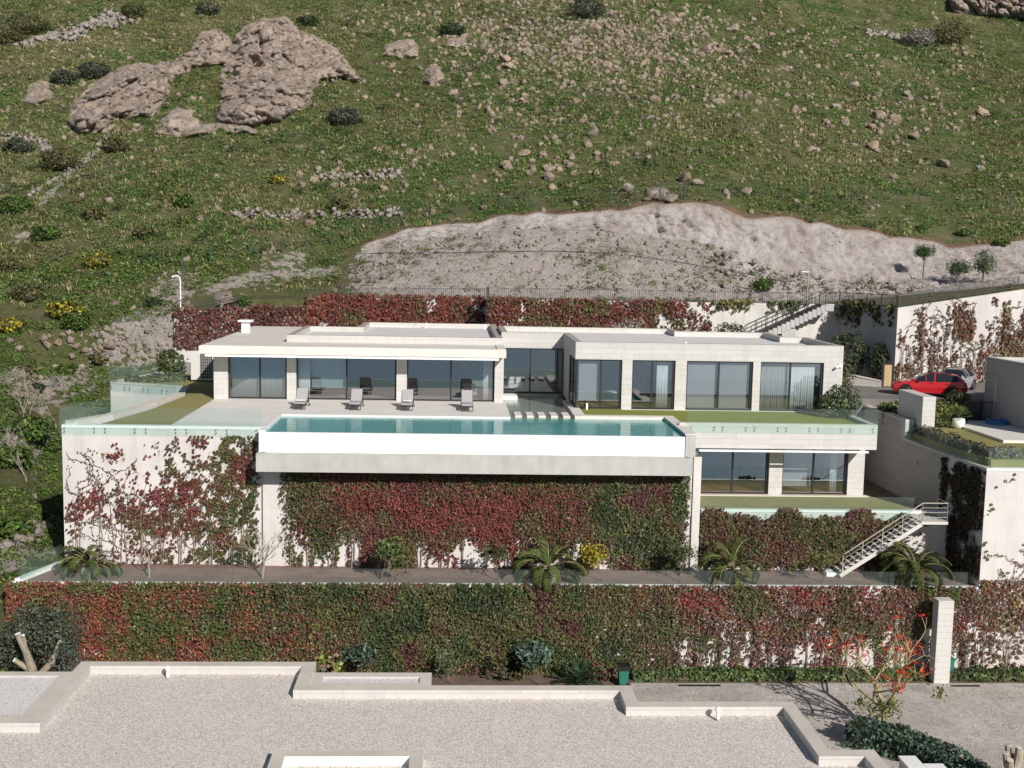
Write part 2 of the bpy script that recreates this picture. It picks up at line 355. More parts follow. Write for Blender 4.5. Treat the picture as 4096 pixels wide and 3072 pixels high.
# rocks
def rock(name, base, lichen, use_rand=True):
    m, n, l, b = mat(name, base, .9, .2); nt = m.node_tree
    c = mix(nt, ramp(nt, noise(nt, .7, 6, None, .65), .35, .65), tuple(x * .72 for x in base), tuple(x * 1.18 for x in base))
    c = mix(nt, ramp(nt, noise(nt, 1.6, 6, None, .7), .55, .72, 0, .6), c, tuple(x * .45 for x in base))
    c = mix(nt, ramp(nt, noise(nt, .5, 9, None, .78), .54, .64, 0, lichen), c, (.46, .32, .12))
    dk = nt.nodes.new('ShaderNodeTexVoronoi'); dk.feature = 'DISTANCE_TO_EDGE'; dk.inputs['Scale'].default_value = .8
    wv_ = nt.nodes.new('ShaderNodeTexNoise'); wv_.inputs['Scale'].default_value = 1.1; wv_.inputs['Detail'].default_value = 5; l.new(pos(nt), wv_.inputs['Vector']); wm = nt.nodes.new('ShaderNodeVectorMath'); wm.operation = 'MULTIPLY_ADD'; wm.inputs[1].default_value = (2.2, 2.2, 2.2)
    l.new(wv_.outputs['Color'], wm.inputs[0]); l.new(pos(nt), wm.inputs[2]); l.new(wm.outputs[0], dk.inputs['Vector'])
    c = mix(nt, ramp(nt, dk.outputs['Distance'], .0, .06, .75, 0), c, tuple(x * .22 for x in base)); c = mix(nt, ramp(nt, noise(nt, .28, 6, None, .7), .5, .66, 0, .6), c, tuple(min(.7, x * 1.38) for x in base))
    if use_rand:
        oi = n.new('ShaderNodeObjectInfo'); c = mix(nt, ramp(nt, oi.outputs['Random'], 0, 1, 0, .8), c, mix(nt, 1.0, c, (.92, .78, .70), 'MULTIPLY'))
    l.new(c, b.inputs['Base Color']); bump(nt, b, noise(nt, 2.2, 10, None, .8), 1.0, .45); return m
rock('boulder_rock', (.49, .41, .335), .35); rock('outcrop_rock', (.47, .385, .33), .6, False); rock('rubble', (.50, .44, .39), .15, False)

# water, glass
def surface(name, tint, ior, extra=None, bump_scale=None, strength=.05, rough=.0, refl=1.0):
    """clear sheet: tinted see-through light plus a Fresnel reflection"""
    m = bpy.data.materials.new(name); m.use_nodes = True; nt = m.node_tree; n, l = nt.nodes, nt.links; n.remove(n['Principled BSDF'])
    t = n.new('ShaderNodeBsdfTransparent'); t.inputs[0].default_value = (*tint, 1); g = n.new('ShaderNodeBsdfGlossy'); g.inputs['Roughness'].default_value = rough
    r0 = ((ior - 1) / (ior + 1)) ** 2; fr = n.new('ShaderNodeLayerWeight'); pw = n.new('ShaderNodeMath'); pw.operation = 'POWER'; pw.inputs[1].default_value = 5; l.new(fr.outputs['Facing'], pw.inputs[0])
    fr.inputs['Blend'].default_value = .5; fa = n.new('ShaderNodeMath'); fa.operation = 'MULTIPLY_ADD'; l.new(pw.outputs[0], fa.inputs[0]); fa.inputs[1].default_value = 1 - r0; fa.inputs[2].default_value = r0; ms = n.new('ShaderNodeMixShader'); mr = n.new('ShaderNodeMath'); mr.operation = 'MULTIPLY'; mr.inputs[1].default_value = refl; l.new(fa.outputs[0], mr.inputs[0]); l.new(mr.outputs[0], ms.inputs[0]); l.new(g.outputs[0], ms.inputs[2])
    if extra:
        d = n.new('ShaderNodeBsdfDiffuse'); d.inputs[0].default_value = (*extra[0], 1); m2 = n.new('ShaderNodeMixShader'); m2.inputs[0].default_value = extra[1]
        l.new(t.outputs[0], m2.inputs[1]); l.new(d.outputs[0], m2.inputs[2]); l.new(m2.outputs[0], ms.inputs[1])
    else: l.new(t.outputs[0], ms.inputs[1])
    if bump_scale:
        bp = n.new('ShaderNodeBump'); bp.inputs['Strength'].default_value = strength; bp.inputs['Distance'].default_value = .05
        l.new(noise(nt, 1.0, 3, scaled(nt, pos(nt), bump_scale)), bp.inputs['Height']); l.new(bp.outputs[0], g.inputs['Normal']); l.new(bp.outputs[0], fr.inputs['Normal'])
    l.new(ms.outputs[0], n['Material Output'].inputs[0]); M[name] = m; return m
surface('pane_glass', (.84, .90, .93), 3.7); surface('rail_glass', (.93, .975, .965), 1.32, ((.62, .76, .73), .03), refl=.45)
surface('pool_surface', (.50, .86, .86), 1.33, ((.17, .52, .50), .72), (1.4, 3.2, 1), .35); surface('basin_surface', (.72, .87, .80), 1.33, ((.42, .48, .40), .55), (1.4, 3.2, 1), .25)
soft('pool_tile', (.12, .50, .55), .12, .8, .5, .03, 10); soft('basin_tile', (.40, .42, .35), .12, 1.0, .6, .03, 10)
m, n, l, b = mat('unseen_sea_water', (.2, .37, .55), .25, .5); bump(m.node_tree, b, noise(m.node_tree, .08, 6), .35, 1.0)  # out of view, brighter than real water to put blue into the window reflections
# ------------------------------------------------------------------ the hillside: survey lines (photo pixel, distance) -> a control net
def az_of(px):
    d = ray('full', px, 1040 + .019 * (px - 1815)); return d[0] / d[1]
def hz(px, py, Y): return at('full', px, py, Y=Y)[2]

def natural(z57, z71, z86, z92, z95):
    return [(20, -13), (44, -12.2), (50, -10.4), (55, -8.9), (57, z57), (71, z71), (86, z86), (91.9, z92 - .1), (92.3, z92), (95.5, z95)]
def built(z92, z95, y92=92.3):
    return [(20, -13), (44, -12.9), (50, -12.6), (54.9, -12.4), (57, -7.9), (71, -6), (y92 - 5, -.5), (y92 - .3, -.35), (y92, z92), (95.5, z95)]
def cut(px, mid, top, s1=.46):
    (ym, pm), (yt, pt) = mid, top; zt = hz(px, pt, yt)
    return [(ym, hz(px, pm, ym)), (yt, zt), (125, zt + (125 - yt) * s1), (150, zt + (150 - yt) * s1 - .3), (235, zt + (235 - yt) * (s1 + .04))]
def grass(z95, s=.47): return [(101, z95 + 2.6), (106, z95 + 5.0), (125, z95 + 5.0 + 19 * s), (150, z95 + 5.0 + 44 * s), (235, z95 + 5 + 129 * (s + .05))]
NET = [(-1600, natural(-8.6, -5.2, -1.5, .6, 2.0) + grass(2.0)), (60, natural(-7.8, -4.2, .3, 2.4, 3.8) + grass(3.8)), (130, built(2.5, 3.9) + grass(3.9)),
       (420, built(3.0, 4.3) + grass(4.3)), (760, built(4.1, 4.9) + grass(4.9)), (960, built(5.0, 5.2) + grass(5.2)),
       (1300, built(5.15, 5.3) + cut(1300, (101, 1120), (105, 1060))), (1500, built(5.2, 5.3) + cut(1500, (105, 985), (107, 955))), (1640, built(5.2, 5.3) + cut(1640, (105.5, 945), (107.3, 905))),
       (2000, built(5.2, 5.3) + cut(2000, (105.2, 910), (107.5, 862))), (2400, built(5.25, 5.3) + cut(2400, (104, 915), (106.5, 838))), (2700, built(5.3, 5.35) + cut(2700, (102.8, 955), (105.5, 808))),
       (2860, built(5.35, 5.4) + cut(2860, (102, 985), (105, 812))), (2960, built(5.35, 5.45) + cut(2960, (100.8, 1010), (105, 866))), (3150, built(5.4, 5.6) + cut(3150, (99.3, 1080), (104.8, 882))),
       (3290, built(5.4, 5.8) + cut(3290, (98.6, 1105), (105, 905))), (3600, built(5.8, 6.3, 81.4) + cut(3600, (98.8, 1120), (105.5, 955))), (3800, built(6.4, 6.7, 81.4) + cut(3800, (99.5, 1110), (106, 985))),
       (4096, built(7.3, 7.4, 81.4) + cut(4096, (100.5, 1090), (106.5, 965))), (5400, built(8.5, 9, 81.4) + cut(5400, (101, 1000), (107, 880)))]
NAZ = np.array([az_of(p) for p, _ in NET]); NY = np.array([[q[0] for q in r] for _, r in NET], float); NZ = np.array([[q[1] for q in r] for _, r in NET], float)

_d = np.linspace(NAZ[0], NAZ[-1], 900); _i = np.clip(np.searchsorted(NAZ, _d) - 1, 0, len(NAZ) - 2); _t = ((_d - NAZ[_i]) / (NAZ[_i + 1] - NAZ[_i]))[:, None]
_y, _z = NY[_i] * (1 - _t) + NY[_i + 1] * _t, NZ[_i] * (1 - _t) + NZ[_i + 1] * _t
def _smooth(a, w):
    g = np.exp(-.5 * (np.arange(-3 * w, 3 * w + 1) / w) ** 2); g /= g.sum(); return np.convolve(np.pad(a, 3 * w, mode='edge'), g, 'valid')
for _k in range(10, 15):                      # the open hill rolls softly, the lower edges stay crisp
    _w = 30 if _k > 11 else 5; _y[:, _k] = _smooth(_y[:, _k], _w); _z[:, _k] = _smooth(_z[:, _k], _w)
_j = lambda s_, f_: (fbm(np.stack([_d * f_, 0 * _d, 0 * _d + s_], 1), 1.0, 4, int(s_)) - .5)
for _k, _a, _s in ((9, .8, 3.0), (10, 2.2, 5.0), (11, 1.7, 7.0)):
    _q = _a * _j(_s, 55); _y[:, _k] += _q; _z[:, _k] += _q * .5 * (_k > 9)
NAZ, NY, NZ = _d, _y, _z

def net_rows(az):
    i = np.clip(np.searchsorted(NAZ, az) - 1, 0, len(NAZ) - 2); t = np.clip((az - NAZ[i]) / (NAZ[i + 1] - NAZ[i]), 0, 1)[:, None]
    return NY[i] * (1 - t) + NY[i + 1] * t, NZ[i] * (1 - t) + NZ[i + 1] * t

def terr(x, y):
    x = np.atleast_1d(np.asarray(x, float)); y = np.atleast_1d(np.asarray(y, float)); Ry, Rz = net_rows(x / y); z = Rz[:, 0].copy()
    for k in range(Ry.shape[1] - 1):
        a, b = Ry[:, k], Ry[:, k + 1]; s = y >= a; z = np.where(s, Rz[:, k] + (Rz[:, k + 1] - Rz[:, k]) * np.clip((y - a) / (b - a + 1e-6), 0, 1), z)
    p = np.stack([x, y, 0 * x], 1); far = np.clip((y - 96) / 12, 0, 1); left = np.clip((-21 - x) / 3, 0, 1) * np.clip((y - 45) / 10, 0, 1)
    amp = np.maximum(far * 1.5, left * .6)
    return z + amp * (fbm(p, 14, 4, 3) - .5) * 1.5 + np.maximum(far, left) * .35 * (fbm(p, 2.2, 3, 8) - .5)

def cut_mask(x, y):
    """1 on the bare cut rock, and a second value for the loose pale rubble"""
    az = np.asarray(x) / np.asarray(y); Ry, _ = net_rows(az); rock = np.zeros(len(az)); dirt = np.zeros(len(az))
    ok = np.interp(az, [az_of(q) for q in (1330, 1560, 4096, 5400)], [0, 1, 1, 1]); steep = np.interp(az, [az_of(q) for q in (2800, 2950, 3050, 3700, 4096)], [0, .45, 1, 1, .75])
    face = ((y > Ry[:, 10] - .3) & (y < Ry[:, 11] + .25)); toe = ((y > 92.6) & (y <= Ry[:, 10])); apron = (y > Ry[:, 9] - .8) & (y <= Ry[:, 10])
    rock = np.where(face, ok, rock); rock = np.where(apron, ok * steep, rock); dirt = np.where(toe, np.clip(ok * 1.2, 0, 1), dirt)
    lip = ok * np.exp(-((y - Ry[:, 11] - .5) / .5) ** 2)
    return rock, dirt, lip

def path_mask(x, y):
    pts = [at('m', *q) for q in ()]; d = np.full(len(x), 99.0)
    for (ax, ay, bx, by, w) in LEFT_PATHS:
        t = np.clip(((x - ax) * (bx - ax) + (y - ay) * (by - ay)) / ((bx - ax) ** 2 + (by - ay) ** 2), 0, 1)
        d = np.minimum(d, np.hypot(x - ax - t * (bx - ax), y - ay - t * (by - ay)) / w)
    return np.clip(.95 - .62 * d, 0, .72)

_T = np.arange(50, 250, .35)
def hill_at(reg, x, y, y0=50):
    d = ray(reg, x, y); d = d / d[1]; P = CAM[None] + _T[:, None] * d[None]; ok = (P[:, 2] < terr(P[:, 0], P[:, 1])) & (_T >= y0)
    i = int(np.argmax(ok)); 
    if not ok.any(): i = len(_T) - 1
    a, b = _T[max(i - 1, 0)], _T[i]
    for _ in range(7):
        mid = (a + b) / 2; q = CAM + mid * d
        if q[2] < terr(q[0], q[1])[0]: b = mid
        else: a = mid
    q = CAM + b * d; return np.array([q[0], q[1], terr(q[0], q[1])[0]])
def hill_px(reg, x, y, px, y0=50):
    """width in metres of px photo pixels (2212-wide scale) at that spot"""
    q = hill_at(reg, x, y, y0); return q, px * 4096 / 2212 * q[1] / FPX
LEFT_PATHS = []
_h = lambda x, y: hill_at('m', x, y)[:2]
for a_, b_, w_ in (((345, 690), (250, 800), 2.2), ((250, 800), (60, 840), 2.4), ((390, 600), (330, 720), 1.8), ((60, 930), (15, 960), 1.6), ((100, 1190), (0, 1225), .9), ((60, 300), (170, 360), .5), ((170, 350), (90, 440), .5), ((30, 520), (60, 505), .6)):
    p_, q_ = _h(*a_), _h(*b_); LEFT_PATHS.append((p_[0], p_[1], q_[0], q_[1], w_))
for a_, b_, w_ in (((700, 590), (470, 620), 1.5), ((640, 555), (560, 600), 1.2)):
    p_, q_ = _h(*a_), _h(*b_); LEFT_PATHS.append((p_[0], p_[1], q_[0], q_[1], w_))

na, nr = 760, 640
azs = np.linspace(NAZ[0], NAZ[-1], na)
yy = np.concatenate([np.linspace(20, 54, 20), np.linspace(54.5, 91.8, 150), np.linspace(92.0, 109, 190), np.linspace(109.2, 235, nr - 360)])
A_, Y_ = np.meshgrid(azs, yy, indexing='ij'); Rr, _ = net_rows(azs)
# rows follow the survey lines so that edges stay crisp
src = np.array([20, 44, 50, 54.9, 57, 71, 87, 92.0, 92.3, 95.5, 103, 106, 125, 150, 235.0])
for i in range(na): Y_[i] = np.interp(yy, src, Rr[i])
X_ = A_ * Y_; x, y = X_.ravel(), Y_.ravel(); z = terr(x, y); rockm, dirtm, lipm = cut_mask(x, y)
P = np.stack([x, y, z], 1)
Rt_ = net_rows(x / y)[0][:, 11]; gul = fbm(P * np.array([1, .6, .35]), 2.0, 5, 21, True) - .5; bk, cr = blocks(P[:, 0] / 2.1 + .25 * P[:, 2], P[:, 2] / 2.6, 5); bk2, cr2 = blocks(P[:, 0] / .8, P[:, 2] / 1.0 + .3 * P[:, 0], 6); gul = gul - .22 * bk - .22 * bk2 + .28 * np.exp(-cr * 9) + .2 * np.exp(-cr2 * 8); big = fbm(P * np.array([1, .7, .5]), 6.0, 3, 31) - .5; sm = fbm(P, .8, 3, 41) - .5; cg = fbm(P * np.array([1.3, 1, .8]), .75, 4, 45, True) - .5
k = np.clip(rockm * 1.2, 0, 1); k = k * np.clip((Rt_ - y) / .8, 0, 1); P[:, 1] += k * (1.25 * gul - 1.1 * big - .5 * sm + .75 * cg); P[:, 2] += k * (-.2 * gul + .2 * sm) + dirtm * .3 * sm + (1 - k) * .12 * sm * (y > 93)
pathm = path_mask(x, y)
quad = (np.arange(na - 1)[:, None] * nr + np.arange(nr - 1)[None]).ravel()
F = np.stack([quad, quad + nr, quad + nr + 1, quad + 1], 1)
hill = np_mesh('hillside', P, F, M['hill_ground'], np.stack([rockm, np.maximum(dirtm, pathm), lipm], 1), None, True); hill['kind'] = 'structure'

def structure(o): o['kind'] = 'structure'; return o
sea = MB(); sea.add([(-9000, -9000, -75), (9000, -9000, -75), (9000, -40, -75), (-9000, -40, -75)], [(0, 1, 2, 3)])
structure(sea.build('sea', M['unseen_sea_water']))
low = MB(); low.add([(-160, -200, -74.5), (160, -200, -74.5), (160, 22, -13), (-160, 22, -13)], [(0, 1, 2, 3)]); structure(low.build('lower_slope', M['soil']))
dv = MB(); dv.sheet([(8.7, 20), (70, 20), (70, 53.62), (8.7, 53.5)], -11.6); structure(dv.build('driveway', M['stamped_concrete']))
sb = MB(); sb.sheet([(-21.4, 20), (8.7, 20), (8.7, 53.5), (70, 53.62), (70, 55.2), (-21.4, 55.2)], -11.64); structure(sb.build('planting_soil', M['soil']))
bed = MB(); bed.add([(-20.75, 55.3, -7.21), (26.4, 55.3, -7.21), (26.1, 58.75, -7.19), (-20.0, 58.75, -7.19)], [(0, 1, 2, 3)]); structure(bed.build('mulch_bed', M['mulch']))
yd = MB(); yd.sheet([(-14.6, 76), (29, 76), (29, 92), (-21.5, 92), (-21.2, 84.5)], -.03); structure(yd.build('back_yard', M['yard_concrete']))
ud = MB(); ud.prism([(23.2, 70.4), (48, 69.8), (48, 81.2), (31.6, 81.2), (29.4, 91.99), (23.2, 91.99)], -1.2, .4); structure(ud.build('upper_driveway', M['asphalt']))
lr = MB(); lr.prism([(26.2, 64.4), (26.4, 59.2), (26.8, 55.4), (48, 55.4), (48, 70.3), (25.95, 70.3), (26.05, 66)], -1.6, -.75); structure(lr.build('side_lawn', M['lawn_dry']))
ll = MB(); ll.sheet([(-18.05, 58.75), (-14.4, 58.75), (-14.4, 79), (-15, 80), (-20.6, 84), (-22.35, 77), (-17.25, 74.9), (-16.45, 71), (-16.9, 64.7)], -.02); structure(ll.build('terrace_lawn', M['lawn_dry']))
rl = MB(); rl.sheet([(7.3, 63.85), (12.2, 63.85), (12.2, 60.4), (22.7, 60.4), (22.7, 66.9), (7.3, 66.9)], .03); structure(rl.build('garden_lawn', M['lawn_green']))
lo = MB(); lo.sheet([(12.7, 58.4), (24.6, 58.4), (22.9, 62.6), (22.9, 68), (12.7, 68)], -4.03); structure(lo.build('lower_lawn', M['lawn_dry']))
ls = MB(); ls.sheet([(22.8, 58.45), (26.1, 58.45), (25.8, 70.2), (22.8, 70.2)], -4.55); structure(ls.build('side_soil', M['soil']))
# ribbons of terrace paving round pool and basin, 15 cm thick
dk = MB()
dk.box(-14.4, 3.12, 63.2, 69.75, -.16, 0); dk.box(-14.4, -9.45, 58.6, 63.2, -.16, 0)
structure(dk.build('terrace_paving', M['deck_stone']))

# ------------------------------------------------------------------ boundary and retaining walls
def wall(label, quads, matname='white_wall', cat='wall', coping=None, name='retaining_wall', cm='white_paint'):
    """quads: list of (x0,y0,x1,y1,zbottom,ztop0,ztop1,thick) along a line; thickness to the left of the direction of travel"""
    c = quads[0]; r = thing(name, label, cat, (c[0], c[1], c[4])); b = MB(); k = MB()
    for (x0, y0, x1, y1, zb, za, zc, th) in quads:
        d = Vector((x1 - x0, y1 - y0, 0)).normalized(); nn = Vector((-d.y, d.x, 0)) * th
        vs = [(x0, y0, zb), (x1, y1, zb), (x1 + nn.x, y1 + nn.y, zb), (x0 + nn.x, y0 + nn.y, zb), (x0, y0, za), (x1, y1, zc), (x1 + nn.x, y1 + nn.y, zc), (x0 + nn.x, y0 + nn.y, za)]
        b.add(vs, [(3, 2, 1, 0), (4, 5, 6, 7), (0, 1, 5, 4), (1, 2, 6, 5), (2, 3, 7, 6), (3, 0, 4, 7)])
        if coping:
            o = Vector((d.y, -d.x, 0)) * .03; h = coping
            vs = [(x0 + o.x, y0 + o.y, za + .003), (x1 + o.x, y1 + o.y, zc + .003), (x1 + nn.x, y1 + nn.y, zc + .003), (x0 + nn.x, y0 + nn.y, za + .003)]
            vs += [(p[0], p[1], p[2] + h) for p in vs]; k.add(vs, [(3, 2, 1, 0), (4, 5, 6, 7), (0, 1, 5, 4), (1, 2, 6, 5), (2, 3, 7, 6), (3, 0, 4, 7)])
    b.build('wall_face', M[matname], r)
    if coping: k.build('coping', M[cm], r)
    return r

wall('tall white terrace wall with red creeper on its right half, left of the pool', [(-19.8, 58.5, -9.72, 58.5, -8.2, -.16, -.16, .35)], coping=.15)
wl = [(-16.55, 71.0), (-16.95, 64.7), (-18.05, 59.3), (-19.8, 58.45)]
OUT = [(-17.0, 71.05), (-17.5, 66.5), (-18.5, 61.3), (-19.72, 58.86)]
wall('low pale kerb wall sweeping along the left lawn under glass panels', [(OUT[i][0], OUT[i][1], OUT[i + 1][0], OUT[i + 1][1], -8.0, .05, .05, .5) for i in range(3)], 'white_wall', coping=.1, cm='coping_stone', name='kerb_wall')
wall('short white angled wall of the upper lawn, behind the left kerb wall', [(-22.7, 76.6, -17.2, 74.2, -6, .0, .0, .4), (-20.9, 84.2, -22.7, 76.6, -6, .0, .0, .4)], 'white_wall', coping=.12, cm='coping_stone')
wall('creeper covered wall under the white pool wall, behind the palm bed', [(-9.72, 58.3, 12.35, 57.95, -8.2, -1.3, -1.3, .4)])
wall('white pilaster between the two creeper walls, left of the lower guest floor', [(12.35, 57.8, 12.75, 57.8, -8.2, -1.2, -1.2, .9)])
wall('dark creeper covered wall below the lower lawn, behind the white stair', [(12.75, 58.05, 26.1, 58.05, -8.2, -4.1, -4.1, .35)], coping=.1)
wall('long creeper covered wall between the palm bed and the lower drive', [(-21.3, 55.0, 26.4, 55.0, -12.4, -7.33, -7.33, .3), (-20.0, 58.7, -21.1, 55.3, -9.2, -7.2, -7.2, .35)], coping=.14)
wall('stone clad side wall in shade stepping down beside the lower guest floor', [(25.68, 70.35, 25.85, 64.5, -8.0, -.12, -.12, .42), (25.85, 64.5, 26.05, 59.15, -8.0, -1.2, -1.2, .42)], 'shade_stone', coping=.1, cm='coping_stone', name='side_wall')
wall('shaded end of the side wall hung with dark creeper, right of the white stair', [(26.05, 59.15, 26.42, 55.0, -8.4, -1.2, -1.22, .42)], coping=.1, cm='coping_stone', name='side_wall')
wall('tall sunlit white wall with thin creeper at the right edge, below the side lawn', [(26.42, 55.0, 55, 55.0, -12.4, -1.24, -1.24, .35)], coping=.12)
WB = 92.0
zt = lambda q: at('full', *q, Y=WB)[2]
wall('back retaining wall stretch behind the chimney, covered in purple red creeper', [(-22.2, WB, -11.7, WB, -1, 3.95, 4.45, .3)], 'rear_wall')
wall('back retaining wall stretch left of the shadowed corner, covered in red creeper', [(-11.7, WB, 2.5, WB, -1, 5.2, 5.35, .3)], 'rear_wall')
WR = 88.6
wall('back retaining wall stretch standing forward, red creeper at its left, bare at the stair', [(2.42, WR, 29.9, WR, -1, 5.49, 5.57, .3), (2.42, WB + .3, 2.42, WR, -1, 5.47, 5.49, .3)], 'rear_wall')
wall('shaded back wall right of the stair, with trailing green plants', [(29.9, WR, 31.62, 81.05, -1, 5.57, 5.66, .3)], 'concrete')  # greyer than the other back walls: part of its shade is in the colour
up_ = MB(); up_.prism([(2.7, WR + .28), (30.1, WR + .28), (31.6, 81.5), (33, 81.5), (33, 92.6), (2.7, 92.6)], 4.2, 5.44); structure(up_.build('upper_path', M['soil']))
wall('sunlit retaining wall with a rising top behind the parked cars', [(31.62, 81.0, 52, 81.0, -1, 5.68, 9.0, .3)], 'white_wall')

# ------------------------------------------------------------------ flat roof parapets
def offset(poly, w):
    n = len(poly); out = []
    if sum(poly[i][0] * poly[(i + 1) % n][1] - poly[(i + 1) % n][0] * poly[i][1] for i in range(n)) < 0: poly = poly[::-1]
    for i in range(n):
        a, b, c = Vector(poly[i - 1]), Vector(poly[i]), Vector(poly[(i + 1) % n]); d1, d2 = (b - a).normalized(), (c - b).normalized()
        n1, n2 = Vector((-d1.y, d1.x)), Vector((-d2.y, d2.x)); m_ = n1 + n2
        if m_.length < 1e-4: out.append(tuple(b + n1 * w)); continue
        m_ = m_ / (m_.length_squared / 2); out.append(tuple(b + m_ * w))
    return poly, out
def ring(poly, w, z0, z1, mb, m_side=0, m_top=1):
    poly, inn = offset([tuple(q) for q in poly], w); n = len(poly)
    vs = [(q[0], q[1], zz) for zz in (z0, z1) for q in poly] + [(q[0], q[1], zz) for zz in (z0, z1) for q in inn]
    mb.add(vs, [(i, (i + 1) % n, n + (i + 1) % n, n + i) for i in range(n)] + [(2 * n + (i + 1) % n, 2 * n + i, 3 * n + i, 3 * n + (i + 1) % n) for i in range(n)], m_side)
    mb.add(vs, [(n + i, n + (i + 1) % n, 3 * n + (i + 1) % n, 3 * n + i) for i in range(n)], m_top); return inn

# ------------------------------------------------------------------ the villa
V_ = thing('modern_villa', 'long low white stone villa with flat roofs and wide glass doors behind the pool', 'house', (4, 70, 0))
LX0, LX1, LY = -14.42, 3.0, 69.65            # lounge front
RX0, RX1, RY = 7.03, 22.93, 66.72            # bedroom wing front
BY = 74.1                                    # glass link, set back
b = MB(); b.box(-14.95, 3.02, 67.7, 86, 2.86, 3.31); b.build('roof_slab', M['slab_stone'], V_)
b = MB(); b.box(-14.6, 2.6, 67.72, 67.85, 2.70, 2.83); b.build('awning_box', M['white_paint'], V_)
b = MB()
ring([(-10.42, 71.6), (2.98, 71.6), (2.98, 85.9), (-6.75, 85.9), (-6.75, 80.4), (-10.42, 80.4)], .42, 3.313, 3.75, b); b.build('parapet', [M['limestone'], M['coping_warm']], V_)
b = MB(); b.prism([(-10.0, 72.0), (2.6, 72.0), (2.6, 85.5), (-6.35, 85.5), (-6.35, 80.0), (-10.0, 80.0)], 3.316, 3.42); b.build('roof_gravel', M['gravel_pale'], V_)
RP = [(2.98, BY), (RX0, BY), (RX0, RY), (RX1, RY), (RX1, 73.9), (21.42, 73.9), (21.42, 78.0), (15.3, 78.0), (15.3, 80.5), (2.98, 80.5)]
b = MB(); inn = ring(RP, .4, 2.95, 3.96, b); b.build('parapet', [M['limestone'], M['coping_warm']], V_)
b = MB(); b.prism(inn, 2.96, 3.62); b.build('roof_gravel', M['gravel_pale'], V_)
# lip at the right end of the lounge slab
b = MB(); b.box(2.5, 3.0, 67.9, 71.5, 3.312, 3.36); b.box(-14.9, 2.5, 67.75, 67.9, 3.312, 3.35); b.build('roof_lip', M['slab_stone'], V_)
for x0, x1 in ((-14.45, -13.62), (-10.1, -9.55), (-3.52, -2.9), (2.42, 2.96)): b = MB(); b.box(x0, x1, LY - .25, LY + .35, -.02, 2.855); b.build('wall_pier', M['limestone'], V_)
for x0, x1 in ((9.8, 10.4), (12.95, 13.62), (17.57, 18.02), (21.8, RX1)): b = MB(); b.box(x0, x1, RY + .003, RY + .45, -.02, 2.95); b.build('wall_pier', M['limestone'], V_)
b = MB(); b.box(-14.45, -14.1, LY + .35, 85.6, -.02, 2.855); b.box(-14.1, 2.6, 85.3, 85.6, -.02, 2.855); b.box(2.6, 2.96, LY + .35, BY, -.02, 2.855)
b.box(2.6, 2.98, 80.4, 85.6, -.02, 2.95); b.box(2.98, 15.3, 80.1, 80.45, -.02, 2.95); b.box(15.0, 21.4, 77.6, 77.95, -.02, 2.95); b.box(RX1 - .4, RX1 - .003, RY + .45, 73.85, -.02, 2.95); b.box(21.0, 21.4, 73.85, 77.6, -.02, 2.95)
b.box(RX0 + .003, RX0 + .4, 70.45, BY - .003, -.02, 2.95); b.box(21.4, RX1 - .4, 73.5, 73.85, -.02, 2.95); b.build('outer_wall', M['limestone'], V_)
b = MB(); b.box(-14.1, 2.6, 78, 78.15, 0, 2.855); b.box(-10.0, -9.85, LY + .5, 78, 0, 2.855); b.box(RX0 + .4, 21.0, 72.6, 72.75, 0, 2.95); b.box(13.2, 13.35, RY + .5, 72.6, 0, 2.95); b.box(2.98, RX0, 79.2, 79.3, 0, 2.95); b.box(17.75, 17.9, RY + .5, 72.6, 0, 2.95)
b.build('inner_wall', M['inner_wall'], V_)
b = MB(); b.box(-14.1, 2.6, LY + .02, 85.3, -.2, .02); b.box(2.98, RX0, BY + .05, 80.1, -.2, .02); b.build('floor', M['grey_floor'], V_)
b = MB(); b.box(RX0 + .03, 21.8, RY + .03, 77.6, -.2, .021); b.build('floor', M['wood_floor'], V_)
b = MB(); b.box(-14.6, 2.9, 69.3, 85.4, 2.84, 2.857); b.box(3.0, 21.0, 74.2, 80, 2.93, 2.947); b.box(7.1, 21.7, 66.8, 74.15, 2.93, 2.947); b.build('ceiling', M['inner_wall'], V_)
# chimney
c_ = MB(); c_.box(-14.55, -14.02, 79.0, 79.5, 3.3, 4.05); ch = c_.build('chimney', M['white_paint'], V_)
c_ = MB(); c_.box(-14.75, -13.82, 78.8, 79.7, 4.053, 4.17); c_.build('chimney_cap', M['white_paint'], ch)

def sliding(parent, x0, x1, z0, z1, Y, muls, fw=.075, dep=.26, jr=.12):
    """a set of sliding glass doors: dark frame, one pane per bay"""
    f = MB(); f.box(x0, x0 + fw, Y, Y + dep, z0, z1); f.box(x1 - jr, x1, Y, Y + dep, z0, z1); f.box(x0 + fw, x1 - jr, Y, Y + dep, z1 - fw, z1); f.box(x0 + fw, x1 - jr, Y, Y + dep, z0, z0 + fw)
    for q in muls: f.box(q - .05, q + .05, Y + .04, Y + .14, z0 + fw, z1 - fw)
    w = f.build('sliding_window', M['frame_metal'], parent); xs = [x0 + fw] + list(muls) + [x1 - jr]
    for i in range(len(xs) - 1):
        g = MB(); yy_ = Y + .08 + .03 * (i % 2); g.add([(xs[i], yy_, z0 + fw), (xs[i + 1], yy_, z0 + fw), (xs[i + 1], yy_, z1 - fw), (xs[i], yy_, z1 - fw)], [(0, 1, 2, 3)]); g.build('pane', M['pane_glass'], w)
    return w
sliding(V_, -13.62, -10.1, 0, 2.72, LY, [-11.75]); sliding(V_, -9.55, -3.52, 0, 2.72, LY, [-6.55]); sliding(V_, -2.9, 2.42, 0, 2.72, LY, [-.24])
sliding(V_, 2.99, RX0 + .0, .04, 2.95, BY - .05, [4.88], jr=.07)
